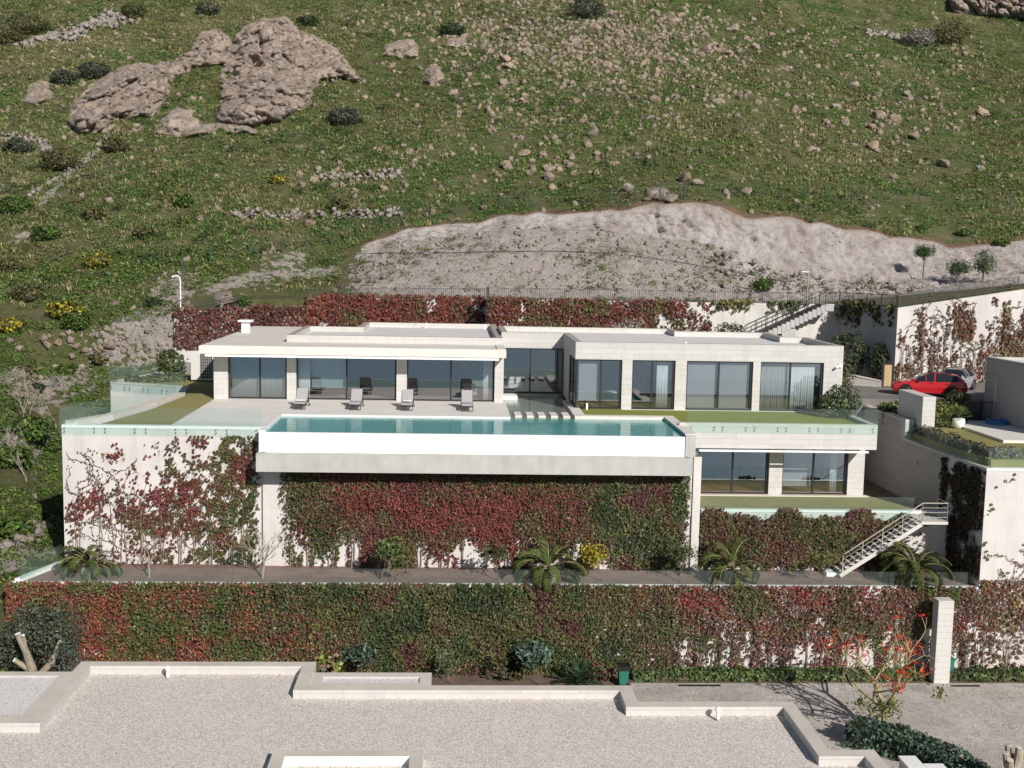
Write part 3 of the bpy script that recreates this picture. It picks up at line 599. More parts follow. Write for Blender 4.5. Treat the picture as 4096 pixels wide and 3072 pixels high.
sliding(V_, 7.12, 9.8, .05, 2.95, RY + .12, [8.57]); sliding(V_, 10.4, 12.95, .05, 2.95, RY + .12, [11.6]); sliding(V_, 13.62, 17.57, .05, 2.95, RY + .12, [15.57]); sliding(V_, 18.02, 21.8, .05, 2.95, RY + .12, [19.85])
# glazed return of the corner room
f = MB(); f.box(RX0 + .05, RX0 + .15, 66.85, 70.45, .05, .13); f.box(RX0 + .05, RX0 + .15, 66.85, 70.45, 2.87, 2.95); f.box(RX0 + .05, RX0 + .15, 70.35, 70.45, .13, 2.87); f.box(RX0 + .05, RX0 + .15, 68.6, 68.7, .13, 2.87)
w = f.build('corner_window', M['frame_metal'], V_); g = MB(); g.add([(RX0 + .1, 66.9, .13), (RX0 + .1, 70.35, .13), (RX0 + .1, 70.35, 2.87), (RX0 + .1, 66.9, 2.87)], [(0, 1, 2, 3)]); g.build('pane', M['pane_glass'], w)
b = MB(); b.box(9.8, RX1, 66.5, 66.72, -.02, .045); b.build('door_sill', M['slab_stone'], V_)

# lower guest floor under the right lawn
SX0, SX1, SY = 12.0, 22.76, 60.2
b = MB(); b.box(SX0, SX1, SY, SY + .35, -1.13, .12); b.box(SX1 - .35, SX1, SY + .35, 66.7, -1.13, .12); b.build('balcony_band', M['limestone'], V_)
b = MB(); b.box(SX0, SX1, SY + .02, SY + .35, .123, .22); b.box(SX1 - .35, SX1 - .02, SY + .35, 66.7, .123, .22); b.build('balcony_coping', M['coping_stone'], V_)
b = MB(); b.box(SX0 + .1, SX1 - .1, SY + .3, 66.5, -1.1, -.95); b.build('soffit', M['inner_wall'], V_)
b = MB(); b.box(13.1, 22.3, SY - .12, SY + .0, -1.30, -1.20); b.build('awning_box', M['white_paint'], V_)
for x0, x1 in ((12.75, 13.5), (17.45, 18.2), (21.88, 22.8)): b = MB(); b.box(x0, x1, 61.95, 62.5, -4.1, -1.12); b.build('wall_pier', M['limestone'], V_)
b = MB(); b.box(22.45, 22.8, 62.5, 68.2, -4.1, -1.12); b.box(12.75, 13.1, 62.5, 68.2, -4.1, -1.12); b.box(13.1, 22.45, 67.9, 68.2, -4.1, -1.12); b.build('outer_wall', M['limestone'], V_)
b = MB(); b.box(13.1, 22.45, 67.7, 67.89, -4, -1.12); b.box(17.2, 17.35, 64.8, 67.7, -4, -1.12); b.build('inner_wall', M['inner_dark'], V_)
b = MB(); b.box(13.1, 22.4, 62.0, 67.7, -4.2, -3.98); b.build('floor', M['wood_floor'], V_)
sliding(V_, 13.5, 17.45, -4.0, -1.14, 62.1, [15.44]); sliding(V_, 18.2, 21.88, -4.0, -1.14, 62.1, [19.99])
b = MB(); b.box(13.0, 23.0, 61.6, 61.95, -4.1, -3.99); b.build('door_sill', M['slab_stone'], V_)
b = MB(); b.box(12.1, 12.75, 57.9, 62, -4.3, -1.2); b.build('side_return', M['limestone'], V_)

# ------------------------------------------------------------------ pool
PO = thing('swimming_pool', 'long infinity pool with a bright white overflow wall above a grey catch channel', 'pool', (1, 60, -.1))
b = MB(); b.box(-9.45, 11.75, 57.37, 57.6, -1.12, -.1); b.build('overflow_wall', M['white_paint'], PO)
b = MB(); b.box(-9.8, 12.08, 56.8, 57.0, -2.0, -1.1); b.box(-9.8, 12.08, 57.0, 58.2, -2.0, -1.5); b.box(-9.8, -9.6, 57.0, 58.2, -1.5, -1.1); b.box(11.9, 12.08, 57.0, 58.2, -1.5, -1.1); b.build('catch_channel', M['concrete'], PO)
b = MB(); b.box(-9.6, 11.9, 57.0, 57.37, -1.35, -1.14); b.build('channel_gravel', M['slab_stone'], PO)
b = MB(); b.box(-9.45, 11.75, 57.6, 63.3, -1.75, -1.55); b.box(-9.65, -9.45, 57.6, 63.3, -1.75, -.161); b.box(-9.45, 3.12, 63.2, 63.4, -1.55, -.161); b.box(6.75, 11.75, 63.3, 63.5, -1.55, -.02); b.box(3.12, 6.75, 63.2, 63.5, -1.55, -.55)
b.box(11.74, 11.9, 57.6, 63.4, -1.55, .02); b.build('basin', M['pool_tile'], PO)
b = MB(); b.box(-9.75, -9.45, 57.4, 58.6, -1.1, -.005); b.box(-9.57, -9.44, 58.61, 63.2, -.14, .004); b.box(-9.44, 3.12, 63.06, 63.2, -.14, .004); b.build('coping', M['white_paint'], PO)
b = MB(); b.box(11.74, 12.32, 57.3, 63.86, .021, .08); b.box(6.72, 11.74, 63.28, 63.86, -.18, .08); b.box(6.72, 7.35, 63.86, 70.4, -.18, .07); b.build('coping', M['slab_stone'], PO)
b = MB(); b.box(11.78, 12.3, 57.32, 63.8, -1.1, .02); b.build('end_wall', M['concrete'], PO)
b = MB(); b.box(3.0, 6.85, 63.5, 74.0, -.75, -.55); b.box(6.72, 6.95, 63.5, 73.9, -.55, -.181); b.box(3.0, 3.12, 63.4, 73.9, -.55, -.161); b.box(3.12, 6.72, 73.6, 73.9, -.55, .02); b.build('shallow_basin', M['basin_tile'], PO)
b = MB(); b.sheet([(-9.45, 57.55), (11.74, 57.55), (11.74, 63.3), (-9.45, 63.3)], -.098); structure(b.build('pool_water', M['pool_surface']))
b = MB(); b.sheet([(3.12, 63.3), (6.72, 63.3), (6.72, 73.6), (3.12, 73.6)], -.102); structure(b.build('basin_water', M['basin_surface']))
b = MB(); b.box(3.05, 3.95, 71.5, 72.6, -.5, .12); tag(b.build('stone_bench', M['white_paint'], None, False, .02), 'low white block standing in the shallow basin by the glass link', 'bench')
nm = ['nearest the loungers', 'second from the loungers', 'in the middle of the row', 'second from the lawn', 'nearest the green lawn']
xs_ = [(3.39, 3.79), (4.06, 4.46), (4.73, 5.13), (5.42, 5.82), (6.11, 6.51)]
for i, (x0, x1) in enumerate(xs_):
    b = MB(); b.box(x0, x1, 63.72, 65.35, -.4, .0); tag(b.build('stepping_stone', M['slab_stone'], None, False, .015), 'pale stepping stone in the basin, the one ' + nm[i], 'stepping stone', 'stepping stones across the basin')

# ------------------------------------------------------------------ front house roof, seen from above
FH = thing('gravel_roof_house', 'flat roofed house in the foreground with grey gravel inside pale stone parapets', 'house', (0, 35, -11.6))
FO = [(-16.5, 37.5), (-12.48, 37.5), (-12.48, 38.3), (-4.6, 38.3), (-4.6, 36.15), (5.92, 36.15), (5.92, 34.78), (10.9, 34.78), (10.9, 31.2), (12.22, 31.2), (12.22, 22), (-16.5, 22)]
# left upper terrace roof boundary (raised parapet line) and the small roof at the back
FM = [(-12.5, 38.3), (-4.6, 38.3), (-4.6, 36.15), (5.92, 36.15), (5.92, 34.78), (10.9, 34.78), (10.9, 31.2), (12.22, 31.2), (12.22, 22), (-20, 22), (-20, 33.58), (-12.5, 33.58)]
b = MB(); inn = ring(FM, .43, -5.6, -5.0, b); b.build('parapet', [M['limestone'], M['coping_stone']], FH)
b = MB(); b.prism(inn, -5.6, -5.28); b.build('roof_gravel', M['gravel'], FH)
b = MB(); i2 = ring([(-20, 37.5), (-12.503, 37.5), (-12.503, 33.583), (-20, 33.583)], .36, -5.6, -5.06, b); b.build('terrace_edge', [M['limestone'], M['coping_stone']], FH)
b = MB(); b.prism(i2, -5.6, -5.12); b.build('terrace_gravel', M['gravel_pale'], FH)
b = MB(); i3 = ring([(-4.597, 37.45), (-.64, 37.45), (-.64, 36.153), (-4.597, 36.153)], .38, -5.9, -5.06, b); b.build('small_parapet', [M['limestone'], M['coping_stone']], FH)
b = MB(); b.prism(i3, -5.6, -5.12); b.build('small_gravel', M['gravel_pale'], FH)
b = MB(); i4 = ring([(-4.95, 31.22), (-.73, 31.22), (-.73, 24), (-4.95, 24)], .38, -5.6, -5.0, b); b.build('skylight_curb', [M['white_paint'], M['coping_stone']], FH)
b = MB(); b.prism(i4, -5.62, -5.55); b.build('light_well_floor', M['white_paint'], FH)
FM2, _ = offset(FM, 0); _, bodyp = offset(FM, .05); b = MB(); b.prism(bodyp, -11.6, -5.602); b.prism([(-20, 33.6), (-12.4, 33.6), (-12.4, 37.45), (-20, 37.45)], -11.6, -5.62); b.prism([(-4.5, 36.0), (-.7, 36.0), (-.7, 37.4), (-4.5, 37.4)], -11.6, -5.92); b.build('house_wall', M['limestone'], FH)
for (x0, y0, lb) in ((-9.41, 37.45, 'white roof vent pipe by the back parapet, left side of the front roof'), (8.3, 33.95, 'white roof vent pipe by the parapet, right side of the front roof')):
    t = thing('roof_vent', lb, 'vent', (x0, y0, -5.28)); q = MB(); q.cyl((x0, y0, -5.219), .055, .30, 12); q.build('pipe', M['white_paint'], t)
    q = MB(); q.tube([(x0, y0, -4.95), (x0, y0, -4.9), (x0, y0, -4.86), (x0, y0, -4.83)], [.09, .095, .07, .02], 12); q.build('cap', M['white_paint'], t)
    q = MB(); q.tube([(x0, y0 - .02, -5.29), (x0, y0 - .02, -5.22)], [.07, .06], 10); q.build('base_collar', M['coping_warm'], t)
for (X, Yv, lb) in ((-2.2, 84.9, 'small white vent pipe at the back parapet, middle of the lounge roof'), (2.15, 84.6, 'small white vent pipe at the right corner of the lounge roof gravel'), (14.2, 70.2, 'small white vent cap on the bedroom wing gravel')):
    t = thing('roof_vent', lb, 'vent', (X, Yv, 3.42)); q = MB(); q.cyl((X, Yv, 3.4), .06, .3, 10); q.build('pipe', M['white_paint'], t); q = MB(); q.tube([(X, Yv, 3.702), (X, Yv, 3.76), (X, Yv, 3.82)], [.1, .1, .03], 10); q.build('cap', M['white_paint'], t)
# ------------------------------------------------------------------ palettes (albedo)
RED, CRIM, MAR, ORA = (.19, .062, .05), (.26, .062, .064), (.12, .052, .048), (.27, .135, .06)
GRN, LGR, DGR, OLV = (.098, .122, .042), (.165, .18, .055), (.052, .072, .033), (.14, .13, .055)
BRN, DBR, TAN, GRY = (.16, .10, .065), (.075, .052, .04), (.32, .24, .16), (.29, .26, .23)
BLG = (.10, .15, .12)                                        # blue-green

# ------------------------------------------------------------------ wall creepers
def zonal(n, u, v, zones, s):
    """colour per leaf: noise picks patches out of a list of palettes"""
    q = np.stack([u, v, np.full_like(u, s)], 1); a = fbm(q, 2.6, 3, s) + .35 * (fbm(q, .8, 2, s + 5) - .5) + .06 * rng.normal(size=n)
    return a
def creeper(label, A, B, zb, ztop, dens, cover, colour, stems=(), size=.11, thick=.3, name='wall_creeper', under=.5, group=None, hang=0.0, top_over=.12, stem_h=1.6, vines=0):
    """leaves and stems over the wall from A to B (its face looks to the right of A->B), zb..ztop"""
    A, B = np.array(A, float), np.array(B, float); L = np.linalg.norm(B - A); d = (B - A) / L; nn = np.array([d[1], -d[0]])
    r = thing(name, label, 'climbing plant', (*A, zb), group); ztf = ztop if callable(ztop) else (lambda u: ztop + 0 * u)
    hm = float(np.max(ztf(np.linspace(0, L, 50)))) - zb; n = int(L * hm * dens * 2.7); u = rng.random(n) * L; v = rng.random(n) * hm
    top = ztf(u) - zb; ok = (v < top + top_over * rng.random(n)) & (rng.random(n) < cover(u / L, v / np.maximum(top, .1), u, v)); u, v = u[ok], v[ok]; n = len(u)
    q = np.stack([u, v, np.zeros(n)], 1); lump = fbm(q, .7, 3, 77)
    out = thick * (.15 + .85 * rng.random(n) ** .7) * (.35 + 1.3 * lump)
    P = np.stack([A[0] + d[0] * u + nn[0] * out, A[1] + d[1] * u + nn[1] * out, zb + v], 1)
    N = np.stack([np.full(n, nn[0]), np.full(n, nn[1]), np.full(n, .15)], 1) + .62 * rng.normal(size=(n, 3)); C = colour(n, u / L, v / hm, u, v)
    T = np.stack([.7 * rng.normal(size=n), .3 * rng.normal(size=n), -np.ones(n)], 1)
    arrs = [leaf_arrays(P, N, size * (.5 + 1.0 * rng.random(n) ** 1.5), C, .75, T)]
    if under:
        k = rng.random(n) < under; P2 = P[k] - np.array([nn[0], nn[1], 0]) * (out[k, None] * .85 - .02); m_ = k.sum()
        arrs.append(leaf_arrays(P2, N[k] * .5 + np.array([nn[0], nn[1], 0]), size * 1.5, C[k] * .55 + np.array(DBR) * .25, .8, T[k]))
    if vines:                                                    # thin runners wandering over the bare wall, with a few leaves
        b = MB(); VP = []
        for j in range(vines):
            uu, vv, a_ = rng.random() * L, hm * (.05 + .5 * rng.random()), 1.57 + .7 * rng.normal(); pts = []
            for kk in range(rng.integers(10, 26)):
                pts.append((A[0] + d[0] * uu + nn[0] * .03, A[1] + d[1] * uu + nn[1] * .03, zb + vv)); a_ += .55 * rng.normal() + .12 * (1.57 - a_); uu += .17 * math.cos(a_); vv += .17 * math.sin(a_)
                if not (.05 < uu < L - .05 and 0 < vv < hm - .1): break
                if rng.random() < .6: VP += [(A[0] + d[0] * (uu + .06 * rng.normal()) + nn[0] * .07, A[1] + d[1] * (uu + .06 * rng.normal()) + nn[1] * .07, zb + vv + .06 * rng.normal()) for _ in range(2)]
            if len(pts) > 3: b.tube(pts, [.016] * (len(pts) - 1) + [.006], 4)
        b.build('vine', M['bark'], r)
        if VP: VP = np.array(VP); k = len(VP); arrs.append(leaf_arrays(VP, np.array([nn[0], nn[1], .2]) + .6 * rng.normal(size=(k, 3)), size * .9, pick(k, [BRN, DBR, RED, OLV]), .7))
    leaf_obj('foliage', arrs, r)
    if stems:
        b = MB()
        for su in stems:
            for j in range(3):
                x0 = su * L + .12 * rng.normal(); h = stem_h * (.7 + .7 * rng.random()); pts = []
                for kk in range(6):
                    t = kk / 5; uu = x0 + .1 * rng.normal() * t + .25 * (j - 1) * t * t; o = .04 + .05 * rng.random(); pts.append((A[0] + d[0] * uu + nn[0] * o, A[1] + d[1] * uu + nn[1] * o, zb + h * t))
                b.tube(pts, [.035, .032, .028, .022, .018, .012], 5)
        b.build('stem', M['twig'], r)
    return r
def sm(x, a, b): t = np.clip((x - a) / (b - a), 0, 1); return t * t * (3 - 2 * t)
def nz(u, v, s, sc=1.0, o=3): return fbm(np.stack([u, v, np.full_like(u, s * 7.7)], 1), sc, o, s)
def by_noise(cols, wts, s, sc=1.3, jit=.22):
    """colour function: palettes in order along a noise value, thresholds by weight"""
    w = np.cumsum(np.array(wts, float) / sum(wts)); cc = np.array(cols)
    def f(n, un, vn, u, v):
        a = nz(u, v, s, sc, 5) + .09 * rng.normal(size=n); a = np.clip((a - .5) / .42 + .5, 0, .999); i = np.searchsorted(w, a)
        return np.clip(cc[np.minimum(i, len(cc) - 1)] * (1 + jit * rng.normal(size=(n, 1))) * (1 + .08 * rng.normal(size=(n, 3))), .006, .8)
    return f
def blend(f, g, wt):
    def h(n, un, vn, u, v):
        a, b2 = f(n, un, vn, u, v), g(n, un, vn, u, v); k = (rng.random(n) < np.clip(wt(un, vn, u, v), 0, 1))[:, None]; return np.where(k, b2, a)
    return h

c_redleft = by_noise([GRN, OLV, LGR, RED, CRIM, ORA], [3, 2, 1, 3, 2, 2], 11); c_green = by_noise([DGR, GRN, OLV, BRN, GRN, MAR], [3, 4, 2, 1.5, 2, 1.5], 12)
c_brown = by_noise([GRN, BRN, MAR, GRY, ORA, BRN, CRIM], [2.5, 3, 3, 1.5, 1, 2, .7], 13); c_red = by_noise([OLV, BRN, MAR, RED, CRIM, RED], [1.5, 1.5, 2.5, 3, 1.2, 2], 14)
c_dkgreen = by_noise([DGR, GRN, OLV, BRN, MAR], [3, 3, 2, 2, 1.3], 15); c_rust = by_noise([OLV, TAN, ORA, BRN, BRN, RED, GRY], [1.5, 1.5, 1.8, 2, 2, 1.2, 1], 16); c_purple = by_noise([MAR, BRN, RED, GRY, MAR], [3, 2, 3, 1.5, 2], 17)

# lower wall: red on the left, green in the middle, brown and thinner on the right
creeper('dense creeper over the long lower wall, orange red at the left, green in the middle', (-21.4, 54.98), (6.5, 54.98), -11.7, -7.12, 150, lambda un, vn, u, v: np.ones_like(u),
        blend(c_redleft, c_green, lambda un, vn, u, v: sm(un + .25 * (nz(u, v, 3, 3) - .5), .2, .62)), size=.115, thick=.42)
creeper('thinning brown and purple creeper on the right part of the lower wall', (6.5, 54.98), (26.5, 54.98), -11.7, -7.14, 130,
        lambda un, vn, u, v: np.clip(1.1 - sm(un, .02, .3) * np.clip((.62 - vn) * 2.6, 0, .95) * sm(nz(u * 2.2, v * .35, 5, .8), .36, .58) - .35 * sm(un, .3, .9) * (1 - vn) - .7 * sm(nz(u, v, 8, .7), .6, .7) * sm(un, .2, .4), 0, 1),
        blend(c_green, c_brown, lambda un, vn, u, v: sm(un + .2 * (nz(u, v, 4, 2) - .5), .0, .35)), [i / 22 + .02 for i in range(22)], thick=.32, stem_h=2.4)
creeper('rust brown creeper at the foot of the tall white wall at the right edge', (26.5, 54.97), (38, 54.97), -11.7, -1.3, 60,
        lambda un, vn, u, v: np.where(vn < .47, np.clip(.32 + 1.1 * sm(vn, .1, .4) - .3 * un + .6 * (nz(u, v, 6, .9) - .5), .08, 1), .62 * sm(nz(u, v, 19, .9, 4), .50, .62) * (1.15 - vn)), c_rust, [i / 9 + .03 for i in range(9)], vines=70, thick=.2, size=.13, stem_h=3.0)
# under the pool
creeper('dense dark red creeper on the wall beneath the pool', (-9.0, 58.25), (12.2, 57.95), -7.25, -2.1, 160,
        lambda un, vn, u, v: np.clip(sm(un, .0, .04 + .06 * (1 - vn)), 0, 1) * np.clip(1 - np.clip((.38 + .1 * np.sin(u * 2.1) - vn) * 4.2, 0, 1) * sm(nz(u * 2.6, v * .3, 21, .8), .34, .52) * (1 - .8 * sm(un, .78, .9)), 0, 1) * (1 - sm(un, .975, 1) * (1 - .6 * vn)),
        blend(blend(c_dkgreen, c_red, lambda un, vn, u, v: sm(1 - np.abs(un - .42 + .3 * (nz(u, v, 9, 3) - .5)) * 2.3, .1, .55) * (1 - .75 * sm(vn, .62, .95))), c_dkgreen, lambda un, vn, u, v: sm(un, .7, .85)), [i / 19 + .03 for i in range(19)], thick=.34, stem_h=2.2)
creeper('patchy red and green creeper spreading over the right half of the tall white terrace wall', (-19.7, 58.48), (-9.9, 58.48), -7.25, -.5, 110,
        lambda un, vn, u, v: np.clip(sm(nz(u, v, 23, 1.2, 5) + .42 * np.minimum(un, .75) - .34 * np.abs(vn - .45) - .3 * np.clip(vn - .45 - .9 * un, 0, 1), .42, .74) * sm(nz(u, v, 24, .35, 3), .3, .62), 0, 1) * (1 - .9 * sm(un, .955, .995)),
        blend(c_red, by_noise([DGR, GRN, OLV, BRN, RED], [2, 3, 2, 2, 1.5], 25), lambda un, vn, u, v: sm(un + .3 * (nz(u, v, 26, 1.5) - .5), .6, .85)), [.06, .17, .28, .4, .5, .58, .66, .74, .84, .93], vines=60, thick=.2, size=.12, stem_h=3.2)
creeper('dark green and brown creeper on the wall under the lower lawn', (12.8, 58.02), (24.9, 58.02), -7.25, lambda u: -4.35 + .3 * np.sin(u * 1.7) + .2 * np.sin(u * 3.1), 160,
        lambda un, vn, u, v: np.clip(1 - np.clip((.22 - vn) * 6, 0, 1) * sm(nz(u * 2, v * .4, 27, .8), .42, .56) - .97 * sm(un, .86, .93), 0, 1), blend(c_dkgreen, by_noise([OLV, BRN, MAR, BRN], [1, 2, 2, 1], 28), lambda un, vn, u, v: .35 + .3 * vn), [i / 12 + .04 for i in range(11)], thick=.36, top_over=.3, stem_h=1.2)
creeper('dark leafless creeper on the shaded end of the side wall', (26.02, 59.1), (26.4, 55.02), -7.2, -1.3, 110, lambda un, vn, u, v: sm(nz(u, v, 29, .8, 4) + .1 * (1 - vn), .40, .56), by_noise([DBR, DGR, MAR, DBR], [3, 2, 1, 2], 30), [.2, .5, .8], thick=.2, size=.13, stem_h=4)
# back walls
creeper('purple red creeper behind the chimney on the back wall', (-22.2, 91.98), (-11.7, 91.98), 1.0, lambda u: 3.9 + .055 * u + .2 * np.sin(u * 2), 75, lambda un, vn, u, v: sm(un + .5 * (nz(u, v, 31, 1) - .5), .0, .1) * np.where(nz(u, v, 35, 1.2) > .27, 1, .3), c_purple, size=.19, thick=.3, top_over=.35)
creeper('crimson creeper on the back wall left of the shadowed corner, showing white gaps', (-11.8, 91.98), (2.38, 91.98), 2.2, lambda u: 5.35 + .25 * np.sin(u * 1.3) * np.sin(u * .7), 75, lambda un, vn, u, v: np.clip(1.05 - .9 * sm(nz(u, v, 32, 1.1), .60, .68) - .6 * sm(un, .86, .93), 0, 1), by_noise([OLV, BRN, MAR, RED, CRIM, ORA, RED], [1, 1, 2.5, 4, 1.5, 1.5, 2], 33), size=.19, thick=.34, top_over=.5)
creeper('red creeper on the forward back wall, fading out towards the stair', (2.42, 88.58), (19.9, 88.58), 2.4, lambda u: 5.45 + .2 * np.sin(u * 1.1), 75, lambda un, vn, u, v: np.clip(1.05 - .85 * sm(nz(u, v, 34, .9), .60, .68) - .9 * sm(un + .25 * (nz(u, v, 36, 1.2) - .5), .72, .96), 0, 1), by_noise([OLV, BRN, MAR, RED, ORA, RED, GRY], [1.2, 1.5, 2.5, 4, 1, 2, 1], 37), size=.19, thick=.32, top_over=.4)
creeper('green trailing plants hanging over the bare right end of the back wall', (19.9, 88.55), (28.2, 88.55), 4.1, 5.75, 45, lambda un, vn, u, v: sm(vn, .35, 1.1) * sm(nz(u, v * .3, 38, .8), .42, .6), by_noise([DGR, GRN, LGR, OLV], [1, 3, 2, 1], 39), size=.22, thick=.4, top_over=.6)
creeper('green trailing plants hanging into the shaded wall right of the stair', (29.85, 88.5), (31.6, 81.2), 3.3, 6.0, 42, lambda un, vn, u, v: sm(vn, .2, 1.0) * sm(nz(u, v * .25, 40, .9), .4, .58), by_noise([DGR, GRN, OLV, LGR], [2, 3, 2, .5], 41), size=.24, thick=.5, top_over=.7)
creeper('orange red creeper in upright strands on the sunlit wall behind the cars', (31.7, 80.98), (44, 80.98), .4, lambda u: 5.4 + .165 * u, 62,
        lambda un, vn, u, v: np.clip(sm(nz(u * 1.7, v * .4, 42, .9, 5) + .12 * sm(un, .5, .9) - .07 * sm(vn, .6, 1) + .08 * (1 - vn), .42, .68), 0, 1) * .8, by_noise([TAN, OLV, BRN, ORA, BRN, RED, BRN, GRY], [1.5, 1.5, 2, 1.5, 3, 2, 2, 1], 43), [i / 16 + .02 for i in range(16)], vines=60, size=.16, thick=.22, stem_h=2.6)

# ------------------------------------------------------------------ shrubs, trees
def bush(name, label, cat, c, r, n, size, cols, w=None, group=None, stem=True, shell=.45, aspect=.55, up=.3, stem_mat='bark', parent_part='foliage'):
    """c = the foot; r = (rx, ry, rz) of the leaf mass, standing on it"""
    c = np.array(c, float); r = np.array(r, float) * np.ones(3); t = thing(name, label, cat, tuple(c), group)
    leaf_obj(parent_part, [blob_leaves(c + np.array([0, 0, r[2] * .92]), r, n, size, cols, w, shell, up, aspect)], t)
    if stem:
        b = MB()
        for k in range(4):
            a = 6.28 * rng.random(); e = c + np.array([math.cos(a) * r[0] * .55, math.sin(a) * r[1] * .55, r[2] * (.8 + .5 * rng.random())])
            b.tube([c + np.array([0, 0, -.1]), c + (e - c) * .5 + .06 * rng.normal(size=3), e], [.04 * r[2] + .012, .028 * r[2] + .008, .008], 5)
        b.build('stem', M[stem_mat], t)
    return t

def limbs(base, top_r, h, n1=4, depth=3, spread=.9, r0=.07, seed=1, trunk=.35, lean=(0, 0), lf=.95, r1=.6):
    """forking limbs; returns the mesh builder, and the twig ends"""
    rs = np.random.default_rng(seed); b = MB(); ends = []
    def grow(p, d, L, rad, lev):
        pts = [p]; q = np.array(p, float); dd = np.array(d, float)
        for k in range(3):
            dd = dd + .16 * rs.normal(size=3) + np.array([0, 0, .07]); dd /= np.linalg.norm(dd); q = q + dd * L / 3; pts.append(q.copy())
        b.tube(pts, [rad, rad * .88, rad * .76, rad * .62], 6 if lev else 8)
        if lev >= depth: ends.append((q, dd)); return
        for k in range(n1 if lev == 0 else rs.integers(2, 4)):
            a = 6.28 * (k / n1 + .2 * rs.random()) if lev == 0 else 6.28 * rs.random(); s = spread * (.6 + .6 * rs.random())
            nd = dd + s * np.array([math.cos(a), math.sin(a), .12 * rs.normal()]); grow(q, nd / np.linalg.norm(nd), L * (lf if lev == 0 else .72) * (.75 + .4 * rs.random()), rad * (r1 if lev == 0 else .6), lev + 1)
    base = np.array(base, float); d0 = np.array([lean[0], lean[1], 1.0]); grow(base, d0 / np.linalg.norm(d0), h * trunk, r0, 0); return b, ends

def bare_tree(name, label, base, h, seed, r0=.06, group=None, m_='pale_bark', spread=.75, depth=4, trunk=.3, cat='tree', n1=4):
    t = thing(name, label, cat, tuple(base), group); b, ends = limbs(base, 0, h, n1, depth, spread, r0, seed, trunk); b.build('branches', M[m_], t); return t

def leafy_tree(name, label, base, h, seed, cols, leaf, n, r0=.05, spread=.7, depth=2, trunk=.38, cr=.3, m_='bark', group=None, w=None, aspect=.4):
    t = thing(name, label, 'tree', tuple(base), group); b, ends = limbs(base, 0, h, 4, depth, spread, r0, seed, trunk); b.build('trunk', M[m_], t); arrs = []
    for q, d in ends:
        k = max(3, n // len(ends)); P = q + rng.normal(size=(k, 3)) * cr * .6; arrs.append(leaf_arrays(P, rng.normal(size=(k, 3)) + np.array([0, -.3, .8]), leaf * (.7 + .6 * rng.random(k)), pick(k, cols, w), aspect))
    leaf_obj('crown', arrs, t); return t

def palm(label, base, h_trunk, n, L, seed, tint=1.0, droop=1.0, group='palms in the planting bed'):
    rs = np.random.default_rng(seed); t = thing('palm_tree', label, 'palm', tuple(base), group); base = np.array(base, float)
    b = MB(); zs = np.linspace(0, h_trunk, 9)
    b.tube([base + np.array([0, 0, z - .05]) for z in zs], [.30 + .05 * (i % 2) + .06 * math.sin(i * .42) for i in range(9)], 10); b.build('trunk', M['pale_bark'], t)
    V, C, st = [], [], MB(); top = base + np.array([0, 0, h_trunk])
    for k in range(n):
        a = 2.399 * k + .2 * rs.normal(); up = .12 + 1.25 * (k / n) + .1 * rs.normal(); ln = L * (.8 + .3 * rs.random()); p = top.copy(); el = up; pts = [p.copy()]; dirs = []
        for s in range(12):
            d = np.array([math.cos(a) * math.cos(el), math.sin(a) * math.cos(el), math.sin(el)]); dirs.append(d); p = p + d * ln / 12; pts.append(p.copy()); el -= droop * (.10 + .02 * s) * (1.15 - .4 * k / n)
        st.tube(pts, [.03 - .0022 * i for i in range(13)], 4); side = np.array([-math.sin(a), math.cos(a), 0])
        for s in range(2, 12):
            for j in range(5):
                q = pts[s] + (pts[s + 1] - pts[s]) * j / 5; ll = .52 * ln / 2.2 * math.sin(math.pi * min(.97, (s + j / 4 - 1) / 11.3)) ** .6 + .08
                for sg in (-1, 1):
                    dv_ = side * sg * .85 + dirs[s] * .65 + np.array([0, 0, .12 - .35 * rs.random()]); dv_ /= np.linalg.norm(dv_); w_ = np.cross(dv_, np.array([0, 0, 1.0])); w_ = w_ / np.linalg.norm(w_) * .026 + np.array([0, 0, .012])
                    V += [q, q + dv_ * ll * .5 + w_, q + dv_ * ll, q + dv_ * ll * .5 - w_]; cc = np.array((.085, .125, .032) if rs.random() < .65 else (.13, .15, .045)) * tint * (.75 + .5 * rs.random()); C += [cc] * 4
    V, C = np.array(V), np.array(C); np_mesh('crown', V, np.arange(len(V)).reshape(-1, 4), M['leaf'], C, t); st.build('frond_stalk', M['coral_bark'], t); return t

zb = -7.21
palm('small palm at the far left end of the planting bed, below the bare white wall', (-17.95, 56.4, zb), .45, 21, 1.9, 3, 1.0)
palm('palm with tall yellowish fronds in the middle of the planting bed', (4.8, 55.75, zb), .6, 20, 2.2, 4, 1.15, .9)
palm('palm with few arching fronds left of the white stair', (14.1, 55.85, zb), .65, 17, 2.15, 5, 1.05)
palm('full dark palm under the landing of the white stair', (23.45, 55.9, zb), .6, 34, 2.15, 6, .9)
bare_tree('fig_tree', 'small bare tree with dense twigs, second plant from the left in the bed', (-14.93, 56.1, zb), 2.5, 11, .06, 'bare fig trees in the planting bed', spread=.65, depth=5, trunk=.25)
bare_tree('fig_tree', 'taller bare tree at the bed, in front of the pale gap beside the pool creeper', (-9.37, 56.06, zb), 3.5, 12, .07, 'bare fig trees in the planting bed', spread=.5, trunk=.22, depth=5)
leafy_tree('loquat_tree', 'round headed small tree with large dark leaves and several stems', (-3.53, 55.95, zb), 1.9, 13, [DGR, GRN, (.1, .16, .05)], .3, 420, .05, .55)
leafy_tree('loquat_tree', 'narrow young tree with dark leaves left of the middle palm', (2.27, 55.87, zb), 1.55, 14, [DGR, GRN], .24, 260, .035, .4)
